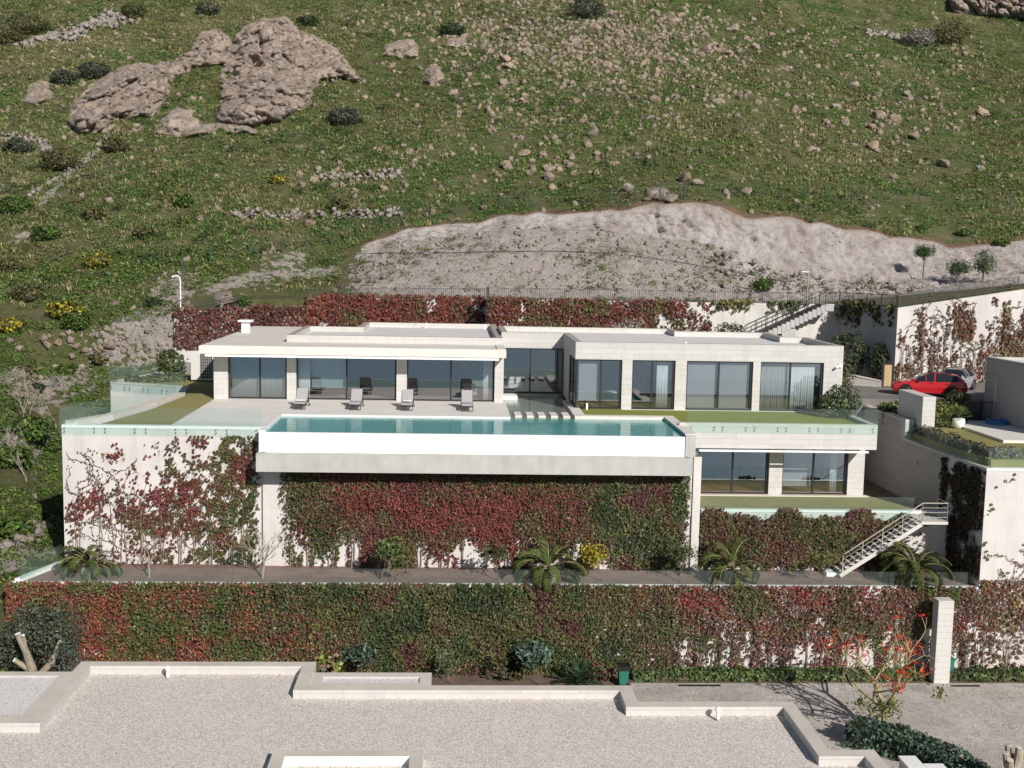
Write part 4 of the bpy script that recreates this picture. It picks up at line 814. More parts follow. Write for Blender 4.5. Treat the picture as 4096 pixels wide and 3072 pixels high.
leafy_tree('citrus_tree', 'small round tree with yellow green leaves right of the middle palm', (7.53, 55.85, zb), 1.6, 15, [(.32, .29, .03), (.22, .25, .04), (.38, .26, .04)], .2, 700, .04, .6)
leafy_tree('citrus_tree', 'small airy green tree in front of the pale pilaster', (11.45, 55.7, zb), 1.75, 16, [GRN, DGR, (.09, .13, .06)], .18, 420, .035, .7)
leafy_tree('citrus_tree', 'leggy little tree at the foot of the white stair', (18.7, 55.75, zb), 1.75, 17, [GRN, OLV, LGR], .17, 320, .04, .6)

# lower strip below the long wall
zs_ = -11.62
def strip(lbl, x, y, h, seed, cols, n, leaf=.3, **k): return leafy_tree('shrub', lbl, (x, y, zs_), h, seed, cols, leaf, n, .03, .6, 2, .25, aspect=.3, **k)
strip('blue green shrub against the lower wall behind the small gravel roof', -4.6, 53.6, 2.5, 21, [BLG, (.13, .2, .16), DGR], 330)
strip('thin grey green shrub beside the right end of the small gravel roof', .0, 53.5, 1.9, 22, [(.16, .2, .13), GRN], 260, .2)
strip('tall blue green shrub with big drooping leaves left of the dark cycad', 4.25, 53.3, 2.7, 23, [BLG, (.15, .23, .18), (.07, .12, .09)], 420, .36)
bush('shrub', 'low green shrub at the left corner of the small gravel roof', 'shrub', (-5.9, 53.4, zs_ + .2), (.9, .6, .7), 240, .3, [(.2, .22, .05), GRN, TAN])
bush('shrub', 'dark mixed shrub between the tall blue green shrub and the creeper', 'shrub', (2.8, 54.0, zs_), (1.2, .6, .7), 420, .2, [DGR, BRN, GRN])
bush('shrub', 'brown green shrub close beside the left green bin', 'shrub', (7.3, 53.9, zs_), (.75, .5, .55), 330, .17, [BRN, GRN, DGR, RED])
cy = thing('cycad', 'dark spiky rosette of stiff fronds near the left green bin', 'plant', (6.2, 53.3, zs_)); V, C = [], []
for k in range(30):
    a = 2.399 * k; el = .25 + 1.0 * k / 30; p = np.array([6.2, 53.3, zs_ + .15]); sd = np.array([-math.sin(a), math.cos(a), 0]); 
    for s in range(9):
        d = np.array([math.cos(a) * math.cos(el), math.sin(a) * math.cos(el), math.sin(el)]); q = p + d * .14; el -= .09
        for sg in (-1, 1):
            e = p + d * .08 + sd * sg * .17; V += [p, e, q, p + d * .07]; C += [np.array((.045, .085, .045)) * (.6 + .8 * random.random())] * 4
        p = q
np_mesh('fronds', np.array(V), np.arange(len(V)).reshape(-1, 4), M['leaf'], np.array(C), cy); b = MB(); b.tube([(6.2, 53.3, zs_ - .05), (6.2, 53.3, zs_ + .2)], [.16, .12], 8); b.build('trunk', M['bark'], cy)

def hedge(name, label, path, w, h, z0, dens, size, cols, group=None, wts=None, rough=.3, stuff=False):
    """a clipped or loose hedge along a path: leaves through a rounded box"""
    arrs = []; t = thing(name, label, 'hedge', (*path[0], z0), group)
    for (ax, ay), (bx, by) in zip(path[:-1], path[1:]):
        L = math.hypot(bx - ax, by - ay); n = int(L * (w + 2 * h) * dens); u = rng.random(n); a = rng.random(n) * (w + 2 * h)
        s = np.where(a < h, -1, np.where(a > h + w, 1, 0)); lat = np.where(s == 0, a - h - w / 2, s * w / 2); zz = np.where(s == 0, h, np.where(s < 0, a, w + 2 * h - a))
        nx, ny = -(by - ay) / L, (bx - ax) / L; q = np.stack([u * L + ax, lat + ay, zz], 1); g = (fbm(q, .6, 3, 51) - .5) * 2 * rough + rng.normal(size=n) * .05; dp = -np.abs(rng.normal(size=n)) * .1
        lat = lat + s * (g + dp); zz = zz + np.where(s == 0, g + dp, 0); zz = np.maximum(zz, .03)
        P = np.stack([ax + (bx - ax) * u + nx * lat, ay + (by - ay) * u + ny * lat, z0 + zz], 1); N = np.stack([nx * s, ny * s, np.where(s == 0, 1.0, .3)], 1) + .6 * rng.normal(size=(n, 3))
        arrs.append(leaf_arrays(P, N, size * (.7 + .6 * rng.random(n)), pick(n, cols, wts), .6))
    leaf_obj('foliage', arrs, t)
    b = MB()
    for (ax, ay), (bx, by) in zip(path[:-1], path[1:]): b.bar((ax, ay, z0 + h * .4), (bx, by, z0 + h * .4), w * .6, h * .72)
    b.build('stem', M['bark'], t); return t
hedge('hedge', 'low bright green hedge along the drive from the left bin to the stone pillar', [(8.9, 54.15), (23.4, 54.2)], .8, .42, -11.62, 150, .19, [(.09, .16, .05), GRN, DGR, (.12, .19, .06)], rough=.22)
hedge('hedge', 'low green hedge along the drive right of the stone pillar', [(24.3, 54.2), (38, 54.2)], .8, .45, -11.62, 150, .19, [(.09, .16, .05), GRN, DGR], rough=.22)
hedge('hedge', 'dark glossy hedge around the coral tree beside the front roof', [(17.3, 46.9), (19.0, 45.4), (20.2, 43.6), (20.6, 40.5)], 1.5, .95, -11.6, 330, .16, [(.045, .085, .06), (.08, .13, .09), DGR, (.13, .19, .15)], rough=.35)
hedge('hedge', 'yellow green hedge in front of the red car', [(26.4, 68.9), (28.9, 70.0)], 1.1, 1.0, -.75, 150, .22, [(.14, .16, .03), GRN, LGR, DGR], rough=.2)
hedge('hedge', 'tall green hedge right of the free standing stone pillar, under the red car', [(28.6, 68.9), (31.3, 69.3)], 1.2, 1.05, -.75, 150, .22, [(.14, .16, .03), GRN, LGR, DGR], rough=.3)
hedge('hedge', 'darker green hedge on the side wall running to the stone pillar', [(26.35, 69.0), (26.2, 67.2)], .8, .9, -.75, 150, .2, [GRN, DGR, BLG, (.12, .15, .05)], rough=.3)
bush('shrub', 'large dark green bush at the right end of the green garden lawn', 'shrub', (22.0, 64.3, .02), (1.25, 1.0, .95), 1500, .2, [DGR, GRN, BLG, (.1, .14, .04)])
bush('shrub', 'round grey green bush behind the flat roof near the back stair', 'shrub', (20.9, 86.6, 2.45), (1.2, 1.0, .95), 900, .2, [DGR, (.07, .09, .05), OLV])
bush('shrub', 'tall shaded bush with a few pink flowers against the dark wall', 'shrub', (29.2, 84.0, .4), (1.5, 1.2, 1.75), 1500, .25, [DGR, (.04, .07, .04), GRN, (.28, .03, .16)], [5, 4, 2, .35])
bush('shrub', 'shaded flowering bush nearest the wooden board', 'shrub', (31.0, 82.3, .4), (.95, .9, 1.35), 900, .24, [DGR, (.04, .07, .04), GRN, (.28, .03, .16)], [5, 4, 2, .35])
bush('shrub', 'loose olive green bush behind the right corner of the villa', 'shrub', (26.7, 82, .0), (.9, .8, 1.75), 900, .2, [OLV, DGR, (.1, .12, .06)])
bush('shrub', 'grey green bush in front of the shaded bush, right of the villa corner', 'shrub', (26.4, 77, .3), (.9, .9, .95), 700, .18, [DGR, OLV, (.1, .12, .06)])
bush('shrub', 'dark leafy bush beside the outdoor units, left of the villa', 'shrub', (-19.4, 79.3, .0), (.95, .9, 1.15), 1100, .22, [DGR, GRN, (.1, .15, .04)])
hedge('hedge', 'low green hedge inside the upper left glass panels', [(-21.9, 77.2), (-18.2, 78.6)], .8, .35, -.02, 140, .2, [GRN, DGR, LGR], rough=.2)
hedge('hedge', 'loose lavender and grass border behind the glass on the side wall', [(26.6, 64.0), (26.75, 59.5), (27.2, 56.0), (38, 55.9)], .7, .4, -.75, 110, .22, [(.16, .17, .1), (.12, .08, .09), GRN, OLV], rough=.4)
bush('shrub', 'clipped low bush on the side lawn left of the white pot', 'shrub', (28.9, 66.4, -.75), (.8, .6, .4), 500, .16, [GRN, DGR, (.1, .14, .04)])
bush('shrub', 'spiky dark plant rising in front of the red car', 'plant', (31.3, 69.6, .2), (.75, .6, .45), 500, .38, [DGR, (.03, .045, .02), OLV], aspect=.14, shell=.7)
bush('shrub', 'silvery small plant near the glass corner of the side lawn', 'plant', (28.2, 56.6, -.75), (.5, .4, .3), 260, .2, [(.3, .34, .28), (.2, .24, .18)], aspect=.25)

# coral tree: a pollarded trunk, long bare limbs, red flower heads
ct = thing('coral_tree', 'bare coral tree with bright red flower heads rising from the dark hedge', 'tree', (19.05, 47.7, -11.6))
b, ends = limbs((19.05, 47.7, -11.65), 0, 3.9, 7, 4, 1.0, .19, 27, .26, lf=1.7, r1=.42); b.build('branches', M['coral_bark'], ct)
arrs, fl = [], []
for q, d in ends:
    if q[2] > -9.9 and rng.random() < .65 and len(fl) < 95:
        k = 9; fl.append(leaf_arrays(q + rng.normal(size=(k, 3)) * .085, rng.normal(size=(k, 3)), .16, pick(k, [(.5, .03, .015), (.6, .06, .02), (.3, .015, .015)]), .4))
for c_ in ((18.2, 47.3, -10.3), (18.6, 47.2, -10.6), (19.5, 47.6, -10.5), (19.1, 47.3, -10.1), (21.3, 47.4, -9.7), (17.7, 47.2, -10.1), (18.9, 47.3, -10.35)):
    k = 60; arrs.append(leaf_arrays(np.array(c_) + rng.normal(size=(k, 3)) * .17, rng.normal(size=(k, 3)) + np.array([0, 0, .8]), .17, pick(k, [(.16, .2, .05), GRN, LGR]), .55))
for f_ in fl[:95]: leaf_obj('flower_head', [f_], ct)
leaf_obj('leaves', arrs, ct)
# olive tree at the lower left, with its cut limb
ot = thing('olive_tree', 'grey green olive tree with a sawn off white limb, lower left corner', 'tree', (-18.6, 50.5, -11.6))
arrs = [blob_leaves((-17.8, 50.8, -8.35), (1.35, 1.2, 1.5), 2300, .2, [(.09, .105, .075), (.135, .15, .11), (.06, .075, .05)], None, .35, .3, .3), blob_leaves((-18.7, 50.8, -8.0), (1.2, 1.1, 1.1), 1400, .2, [(.09, .105, .075), (.135, .15, .11), (.06, .075, .05)], None, .35, .3, .3),
        blob_leaves((-19.6, 50.7, -8.9), (.95, .9, 1.1), 1000, .2, [(.09, .105, .075), (.135, .15, .11), (.06, .075, .05)], None, .35, .3, .3), blob_leaves((-17.3, 50.5, -9.3), (.9, .8, .8), 800, .2, [(.075, .095, .08), (.11, .13, .11)], None, .35, .3, .3)]
leaf_obj('crown', arrs, ot); b = MB(); b.tube([(-18.6, 50.5, -11.7), (-18.4, 50.0, -10.2), (-18.3, 49.5, -9.4), (-18.45, 49.3, -8.6), (-18.75, 49.2, -7.75)], [.3, .26, .2, .15, .13], 9)
b.tube([(-18.4, 50.0, -10.2), (-17.6, 49.9, -9.3), (-17.3, 50.3, -8.4)], [.2, .14, .08], 8); b.tube([(-18.3, 49.6, -9.6), (-19.0, 49.4, -9.0)], [.14, .1], 7); b.tube([(-18.45, 49.3, -8.6), (-18.5, 49.15, -7.8)], [.1, .08], 7); b.build('trunk', M['pale_bark'], ot)
b = MB(); b.tube([(-18.75, 49.2, -7.75), (-18.76, 49.2, -7.72)], [.135, .13], 10); b.tube([(-18.5, 49.15, -7.8), (-18.5, 49.15, -7.77)], [.085, .08], 9); b.tube([(-19.0, 49.4, -9.0), (-19.03, 49.39, -8.98)], [.105, .1], 9); b.build('cut_face', M['white_paint'], ot)
bush('shrub', 'green shrub in the lower left corner under the olive tree', 'shrub', (-20.3, 49.8, -11.2), (1.1, .9, 1.0), 700, .2, [GRN, DGR, (.1, .17, .05)])
# sawn stump at the lower right
st_ = thing('tree_stump', 'thick pollarded stump with several sawn limbs, lower right corner', 'stump', (21.4, 40.6, -11.6)); b = MB(); cf = MB()
b.tube([(21.4, 40.6, -11.7), (21.35, 40.6, -10.6), (21.3, 40.6, -10.0)], [.34, .3, .3], 10)
for dx, dy, h in ((-.35, 0, .75), (-.15, .25, .95), (.1, -.1, 1.0), (.3, .15, .8), (.02, .3, .6), (-.25, -.2, .55)):
    p, q = np.array([21.3 + dx * .3, 40.6 + dy * .3, -10.15]), np.array([21.3 + dx, 40.6 + dy, -10.1 + h]); b.tube([p, (p + q) / 2 + np.array([dx * .15, 0, 0]), q], [.16, .14, .12], 8); e = (q - p) / np.linalg.norm(q - p); cf.tube([q, q + e * .012], [.122, .115], 9)
b.build('trunk', M['pale_bark'], st_); cf.build('cut_face', M['coping_stone'], st_)
# pines and bare trees on the back path
def pine(lbl, base, h, cr, seed):
    base = np.array(base, float); base[2] = terr(base[0], base[1])[0]; t = thing('pine_tree', lbl, 'tree', tuple(base), 'young pines at the foot of the rock cut'); b = MB(); b.tube([base - np.array([0, 0, .1]), base + np.array([.05, 0, h * .5]), base + np.array([0, 0, h * .9])], [.07, .055, .03], 7)
    top = base + np.array([0, 0, h - cr[2] * .8])
    for k in range(7): a = 6.28 * k / 7; b.tube([base + np.array([0, 0, h * .5 + .05 * k]), top + np.array([math.cos(a) * cr[0] * .7, math.sin(a) * cr[1] * .7, .1 * rng.normal()])], [.03, .01], 5)
    b.build('trunk', M['bark'], t); leaf_obj('crown', [blob_leaves(top + rng.normal(size=3) * np.array(cr) * .35 * (i_ > 0), np.array(cr) * (1.1 if i_ == 0 else .62), 800 if i_ == 0 else 280, .24, [(.04, .085, .025), (.075, .13, .035), (.02, .045, .02)], None, .3, .5, .2) for i_ in range(4)], t)
pine('slender pine on a bare stem, leftmost of the three by the rock cut', (40.7, 99, 6.3), 2.75, (.95, .85, .55), 1)
pine('middle pine with a dense round crown behind the railing', (42.85, 97, 6.8), 2.0, (.9, .8, .6), 2)
pine('broad bushy pine, rightmost of the three by the rock cut', (45.1, 97, 6.9), 2.3, (1.25, 1.1, .95), 3)
for i, (px, py, Y, h, lb) in enumerate(((985, 370, 94.5, 2.6, 'bare grey tree behind the railing, left one of the pair below the rock cut'), (1045, 365, 94.8, 2.4, 'bare forked tree behind the railing, right one of the pair below the rock cut'), (1285, 335, 95.5, 1.3, 'small bare sapling behind the railing left of the pines'))):
    q = at('z4', px, py, Y=Y); bare_tree('bare_tree', lb, (q[0], q[1], 5.5), h, 31 + i, .05, None, 'bark', .75, 3, .25, n1=3)
# ------------------------------------------------------------------ glass balustrades
def balustrade(label, pts, z0, z1, pw=1.75, studs=None, group=None, th=.016):
    """pts: polyline (x,y); glass panels with small joints, optional steel studs at heights studs"""
    r = thing('glass_balustrade', label, 'glass railing', (pts[0][0], pts[0][1], z0), group); z0f = z0 if callable(z0) else None
    for (ax, ay), (bx, by) in zip(pts[:-1], pts[1:]):
        L = math.hypot(bx - ax, by - ay); n = max(1, round(L / pw)); dx, dy = (bx - ax) / L, (by - ay) / L
        for i in range(n):
            a, e = L * i / n + .012, L * (i + 1) / n - .012; b = MB()
            b.bar((ax + dx * a, ay + dy * a, (z0 + z1) / 2), (ax + dx * e, ay + dy * e, (z0 + z1) / 2), th, z1 - z0); g = b.build('glass_panel', M['rail_glass'], r)
            if studs:
                s = MB()
                for f in (.13, .87):
                    for zz in studs:
                        p = Vector((ax + dx * (a + (e - a) * f), ay + dy * (a + (e - a) * f), zz)); nn = Vector((dy, -dx, 0)); s.tube([p + nn * .009, p + nn * .05], .032, 10)
                s.build('stud', M['steel'], g)
    return r
balustrade('glass panels with steel studs along the top of the tall white terrace wall', [(-19.9, 58.4), (-9.75, 58.4)], -.5, .92, 1.95, (-.15, -.32), 'glass balustrades')
balustrade('slanting row of glass panels standing on the left kerb wall', [(-19.88, 58.5), (-18.62, 61.3), (-17.62, 66.5), (-17.05, 71.0)], .0, .95, 1.6, None, 'glass balustrades')
balustrade('glass panels of the upper left lawn, behind the kerb wall', [(-22.75, 76.5), (-17.3, 74.1)], -.45, 1.0, 1.6, (-.12, -.28), 'glass balustrades')
balustrade('glass panels running back along the far left edge of the upper lawn', [(-20.95, 84.2), (-22.78, 76.6)], .0, 1.0, 1.7, None, 'glass balustrades')
balustrade('glass panels with steel studs in front of the green garden lawn', [(12.4, 60.14), (22.76, 60.14)], -.28, 1.05, 1.74, (.03, -.12), 'glass balustrades')
balustrade('glass panel at the right end of the green garden lawn', [(22.8, 60.16), (22.8, 64.6)], .0, 1.05, 1.5, None, 'glass balustrades')
balustrade('glass panels in front of the lower guest floor lawn', [(12.78, 57.98), (24.1, 57.98)], -4.5, -3.25, 1.75, (-4.22, -4.36), 'glass balustrades')
balustrade('long low row of glass panels along the front of the palm bed', [(-20.8, 55.16), (25.9, 55.16)], -7.2, -6.45, 2.0, None, 'glass balustrades')
balustrade('low glass panel closing the left end of the palm bed', [(-20.85, 55.2), (-19.95, 58.5)], -7.2, -6.2, 1.7, None, 'glass balustrades')
balustrade('glass panels stepping along the top of the side wall to the right edge', [(25.95, 64.2), (26.12, 59.1), (26.5, 55.1), (36, 55.06)], -1.09, -.12, 1.9, None, 'glass balustrades')

# ------------------------------------------------------------------ metal fences
def picket(label, pts, h, gap=.13, post=2.0, group='metal railings on the back walls', name='metal_railing'):
    r = thing(name, label, 'railing', tuple(pts[0]), group)
    for A, B in zip(pts[:-1], pts[1:]):
        A, B = Vector(A), Vector(B); L = (B - A).length; n = max(1, round(L / post)); d = (B - A) / L; up = Vector((0, 0, 1))
        for zz, nm_ in ((h, 'top_rail'), (.12, 'bottom_rail')): b = MB(); b.bar(A + up * zz, B + up * zz, .05, .035); b.build(nm_, M['fence_metal'], r)
        for i in range(n + 1): q = A + d * (L * i / n); b = MB(); b.bar(q - up * .1, q + up * (h + .03), .055, .055); b.build('post', M['fence_metal'], r)
        for i in range(n):
            b = MB(); k = max(2, round(L / n / gap))
            for j in range(1, k): q = A + d * (L * (i + j / k) / n); b.bar(q + up * .137, q + up * (h - .017), .026, .026)
            b.build('bar_panel', M['fence_metal'], r)
    return r
def top_at(reg, x, y, Y): q = at(reg, x, y, Y=Y); return (q[0], q[1], q[2])
picket('thin railing on the lower left stretch of the back wall, beside the white lamp', [(-22.0, 92.15, 4.0), (-16.9, 92.15, 4.22)], .85, .2)
picket('railing on the back wall from the green slope to the shadowed corner', [(-11.6, 92.15, 5.2), (2.3, 92.15, 5.4)], .8, .17)
picket('short railing seen end on, joining the two stretches of back wall', [(2.45, 92.15, 5.4), (2.52, 88.75, 5.5)], .88, .15)
picket('long railing on the forward back wall from the shadowed corner to the stair', [(2.55, 88.72, 5.5), (27.75, 88.72, 5.57)], .86, .15)
picket('dark railing above the shaded wall, right of the stair', [(28.4, 88.72, 5.57), (29.95, 88.72, 5.58), (31.66, 81.3, 5.67)], .92, .14)
picket('railing rising along the sunlit wall behind the pines', [(31.75, 81.15, 5.75), (40.4, 81.15, 7.2)], .9, .13)
# green posts and wires along the top of the rock cut
gf = None; gp = [('m', 395, 585), ('m', 455, 572), ('m', 545, 552), ('m', 610, 546), ('m', 660, 541), ('m', 715, 531), ('m', 745, 524), ('m', 775, 516), ('m', 828, 503), ('m', 876, 480), ('m', 930, 475), ('m', 985, 466), ('m', 1030, 462)]
gp += [('m', x, y) for x, y in ((1085, 456), (1142, 453), (1200, 447), (1262, 443), (1318, 440), (1372, 436), (1425, 436), (1478, 432), (1530, 430), (1580, 425), (1632, 424), (1684, 434), (1737, 432), (1790, 437), (1840, 440), (1894, 446), (1938, 447), (1985, 447), (2035, 450), (2085, 450), (2132, 451), (2182, 450))]
pts_g = [hill_at(*q) for q in gp]; gf = thing('wire_fence', 'green wire fence on posts along the top of the pale rock cut', 'fence', tuple(pts_g[0]))
for q in pts_g:
    b = MB(); b.tube([(q[0], q[1], q[2] - .2), (q[0], q[1], q[2] + 1.55)], .05, 6); po = b.build('post', M['post_green'], gf)
for zz in (.35, .75, 1.15, 1.5):
    b = MB(); b.tube([(q[0], q[1], q[2] + zz) for q in pts_g], .012, 3); b.build('wire', M['post_green'], gf)

# ------------------------------------------------------------------ stairs
st = thing('metal_stair', 'white open metal stair rising from the palm bed to a landing below the side wall', 'stair', (19.9, 57.0, zb)); foot, topz = Vector((19.85, 56.55, -6.95)), Vector((23.95, 56.55, -4.22)); dv3 = topz - foot; W_ = 1.0
for oy, nm_ in ((0, 'stringer'), (W_, 'stringer')):
    b = MB(); b.bar(foot + Vector((0, oy, -.12)), topz + Vector((0, oy, -.12)), .06, .2); b.build(nm_, M['stair_paint'], st)
for i in range(15):
    p = foot + dv3 * ((i + .5) / 15); b = MB(); b.box(p.x - .16, p.x + .16, p.y + .035, p.y + W_ - .035, p.z + .0, p.z + .05); b.build('tread', M['stair_paint'], st)
b = MB(); b.box(23.9, 25.3, 56.5, 58.0, -4.34, -4.2); b.build('landing', M['stair_paint'], st)
def rails(parent, P, Q, h, n, bars=4, mt='rail_paint', r=.022):
    P, Q = Vector(P), Vector(Q); up = Vector((0, 0, 1))
    for i in range(n + 1): q = P + (Q - P) * (i / n); b = MB(); b.tube([q - up * .1, q + up * h], r, 6); b.build('baluster', M[mt], parent)
    b = MB(); b.tube([P + up * h, Q + up * h], r * 1.15, 6); b.build('handrail', M[mt], parent)
    b = MB()
    for k in range(1, bars): b.tube([P + up * (h * k / bars), Q + up * (h * k / bars)], r * .55, 5)
    b.build('rail_bars', M[mt], parent)
rails(st, foot + Vector((.1, 0, 0)), topz, .98, 4); rails(st, topz, (25.25, 56.55, -4.22), .98, 1); rails(st, (25.25, 56.55, -4.22), (25.25, 57.8, -4.22), .98, 1)
b = MB(); b.box(19.25, 19.95, 56.85, 57.6, zb - .05, zb + .22); b.build('base_block', M['white_paint'], st)
# back stair
bs = thing('concrete_stair', 'concrete stair with a dark railing climbing to the top of the back wall', 'stair', (23.4, 87.2, 2.7)); A0, A1 = Vector((22.6, 86.85, 2.78)), Vector((28.25, 86.85, 5.55)); b = MB(); n = 17
for i in range(n):
    p = A0 + (A1 - A0) * (i / n); b.box(p.x, p.x + .36, 86.85, 88.45, p.z - .45, p.z + .17)
b.box(25.0, 26.05, 86.9, 88.4, 0, 3.7); b.box(28.25, 28.9, 86.85, 88.55, 5.1, 5.54); b.build('flight', M['concrete'], bs)
for i in range(n):
    p = A0 + (A1 - A0) * (i / n); q = MB(); q.box(p.x - .03, p.x + .33, 86.8, 88.44, p.z + .173, p.z + .21); q.build('tread', M['dark_metal'], bs)
rails(bs, A0 + Vector((0, .05, .2)), A1 + Vector((0, .05, .1)), .9, 7, 3, 'fence_metal', .028); rails(bs, A0 + Vector((0, 1.6, .2)), A1 + Vector((0, 1.6, .1)), .9, 7, 3, 'fence_metal', .028)

# ------------------------------------------------------------------ lamps
lp = thing('street_lamp', 'white bent pole lamp at the left end of the back wall', 'lamp', (-21.75, 92.3, 4.0)); b = MB(); b.tube([(-21.75, 92.3, 3.9), (-21.75, 92.3, 6.2), (-21.78, 92.3, 6.6), (-21.95, 92.3, 6.76), (-22.2, 92.3, 6.74)], .055, 8); b.build('pole', M['white_paint'], lp)
b = MB(); b.tube([(-22.2, 92.3, 6.74), (-22.3, 92.3, 6.7), (-22.42, 92.3, 6.66)], [.06, .085, .05], 8); b.build('lamp_head', M['white_paint'], lp)
q = at('z4', 462, 330, Y=90.0); lp = thing('street_lamp', 'white lamp post with a flat arm standing near the top of the back stair', 'lamp', (q[0], 90.0, 5.4)); b = MB(); b.tube([(q[0], 90.0, 5.4), (q[0] + .04, 90.0, 8.0)], .05, 8); b.build('pole', M['coping_warm'], lp)
b = MB(); b.bar((q[0] + .1, 90.0, 8.02), (q[0] - .55, 90.0, 8.05), .14, .06); b.build('lamp_head', M['white_paint'], lp)

# ------------------------------------------------------------------ sun loungers
lg = thing('sun_lounger', 'grey sun lounger with a folded white towel, leftmost by the pool', 'sun lounger', (0, 0, 0), 'sun loungers facing the pool')
b = MB(); w = .33
for sx in (-w, w): b.bar((sx, 0, .30), (sx, 1.95, .30), .045, .05)
b.bar((-w, 0, .30), (w, 0, .30), .045, .05); b.bar((-w, 1.95, .3), (w, 1.95, .3), .04, .04); b.bar((-w, 1.0, .3), (w, 1.0, .3), .04, .03); b.build('frame', M['dark_metal'], lg)
for y in (.02, 1.78):
    b = MB()
    for sx in (-w, w): b.bar((sx, y, .28), (sx, y, .02), .04, .04)
    b.bar((-w, y, .03), (w, y, .03), .04, .04); b.build('leg', M['dark_metal'], lg)
for sx in (-w - .04, w + .04): b = MB(); b.cyl((sx - .015, 1.85, .06), .06, .03, 12, (1, 0, 0)); b.build('wheel', M['rubber'], lg)
b = MB(); b.box(-.32, .32, .0, .98, .335, .42); b.build('seat_cushion', M['fabric_grey'], lg, False, .02)
b = MB(); p0, p1 = Vector((0, .99, .40)), Vector((0, 1.62, 1.02)); b.bar(p0, p1, .64, .085); b.build('back_cushion', M['fabric_grey'], lg, False, .02)
b = MB(); b.bar((-w, 1.0, .33), (-w, 1.6, .95), .035, .035); b.bar((w, 1.0, .33), (w, 1.6, .95), .035, .035); b.bar((-w, 1.35, .6), (-w, 1.75, .3), .03, .03); b.bar((w, 1.35, .6), (w, 1.75, .3), .03, .03); b.build('back_frame', M['dark_metal'], lg)
lg.location = (-8.78, 65.05, 0)
for x, lb in ((-5.66, 'grey sun lounger with nothing on it, second from the left by the pool'), (-2.72, 'grey sun lounger with a crumpled white towel, third by the pool'), (.72, 'grey empty sun lounger nearest the shallow basin')): dup(lg, (x, 65.08, 0), lb)
def towel(lb, x, y, z, w, d, s):
    n = 14; g = np.linspace(0, 1, n); U_, V_2 = np.meshgrid(g, g, indexing='ij'); P = np.stack([x + (U_ - .5) * w + .03 * np.sin(V_2 * 9 + s), y + (V_2 - .5) * d + .03 * np.sin(U_ * 7 + s), z + .03 + .05 * fbm(np.stack([U_.ravel() * 3, V_2.ravel() * 3, 0 * U_.ravel() + s], 1), 1, 3, s).reshape(n, n) * (1 + s % 3)], -1).reshape(-1, 3)
    k = (np.arange(n - 1)[:, None] * n + np.arange(n - 1)[None]).ravel(); o = np_mesh('towel', P, np.stack([k, k + n, k + n + 1, k + 1], 1), M['white_cloth'], None, None, True); md = o.modifiers.new('thickness', 'SOLIDIFY'); md.thickness = .03; tag(o, lb, 'towel')
towel('white towel folded flat on the leftmost sun lounger', -8.8, 65.55, .42, .55, .4, 1); towel('crumpled white towel on the third sun lounger', -2.7, 65.6, .43, .42, .35, 5)

# ------------------------------------------------------------------ outdoor units
def ac_tall(lb, x0, x1, y0, y1, z0, z1, kind):
    t = thing('air_conditioner', lb, 'outdoor unit', ((x0 + x1) / 2, y0, z0)); b = MB(); b.box(x0, x1, y0, y1, z0 + .1, z1); b.build('casing', M['ac_body'], t, False, .015)
    b = MB(); b.box(x0 + .05, x0 + .15, y0 + .05, y1 - .05, z0, z0 + .098); b.box(x1 - .15, x1 - .05, y0 + .05, y1 - .05, z0, z0 + .098); b.build('feet', M['dark_metal'], t)
    if kind == 'grille':
        b = MB(); gx0, gx1 = x0 + (x1 - x0) * .42, x1 - .04; b.box(gx0, gx1, y0 - .012, y0 - .002, z0 + .2, z1 - .06); g = b.build('coil', M['dark_metal'], t); b = MB()
        for i in range(7): xx = gx0 + (gx1 - gx0) * i / 6; b.bar((xx, y0 - .02, z0 + .2), (xx, y0 - .02, z1 - .06), .014, .014)
        for i in range(10): zz = z0 + .2 + (z1 - z0 - .26) * i / 9; b.bar((gx0, y0 - .02, zz), (gx1, y0 - .02, zz), .014, .014)
        b.build('guard', M['ac_body'], g)
    else:
        for zz in (z0 + (z1 - z0) * .3, z0 + (z1 - z0) * .75):
            b = MB(); b.cyl(((x0 + x1) / 2 + .05, y0 - .002, zz), .33, .02, 24, (0, -1, 0)); f = b.build('fan_guard', M['coping_warm'], t); b = MB(); b.cyl(((x0 + x1) / 2 + .05, y0 - .025, zz), .12, .02, 16, (0, -1, 0)); b.build('hub', M['white_paint'], f)
            b = MB(); b.tube([((x0 + x1) / 2 + .05 + .33 * math.cos(a_), y0 - .03, zz + .33 * math.sin(a_)) for a_ in np.linspace(0, 6.283, 25)], .02, 5); b.build('rim', M['ac_body'], f)
ac_tall('tall pale outdoor unit with a dark square grille, left of the villa', -17.85, -16.35, 78.4, 79.1, .0, 2.05, 'grille')
ac_tall('outdoor unit with two round fans, half hidden by the corner pier', -16.2, -15.1, 78.2, 78.7, .0, 1.75, 'fans')

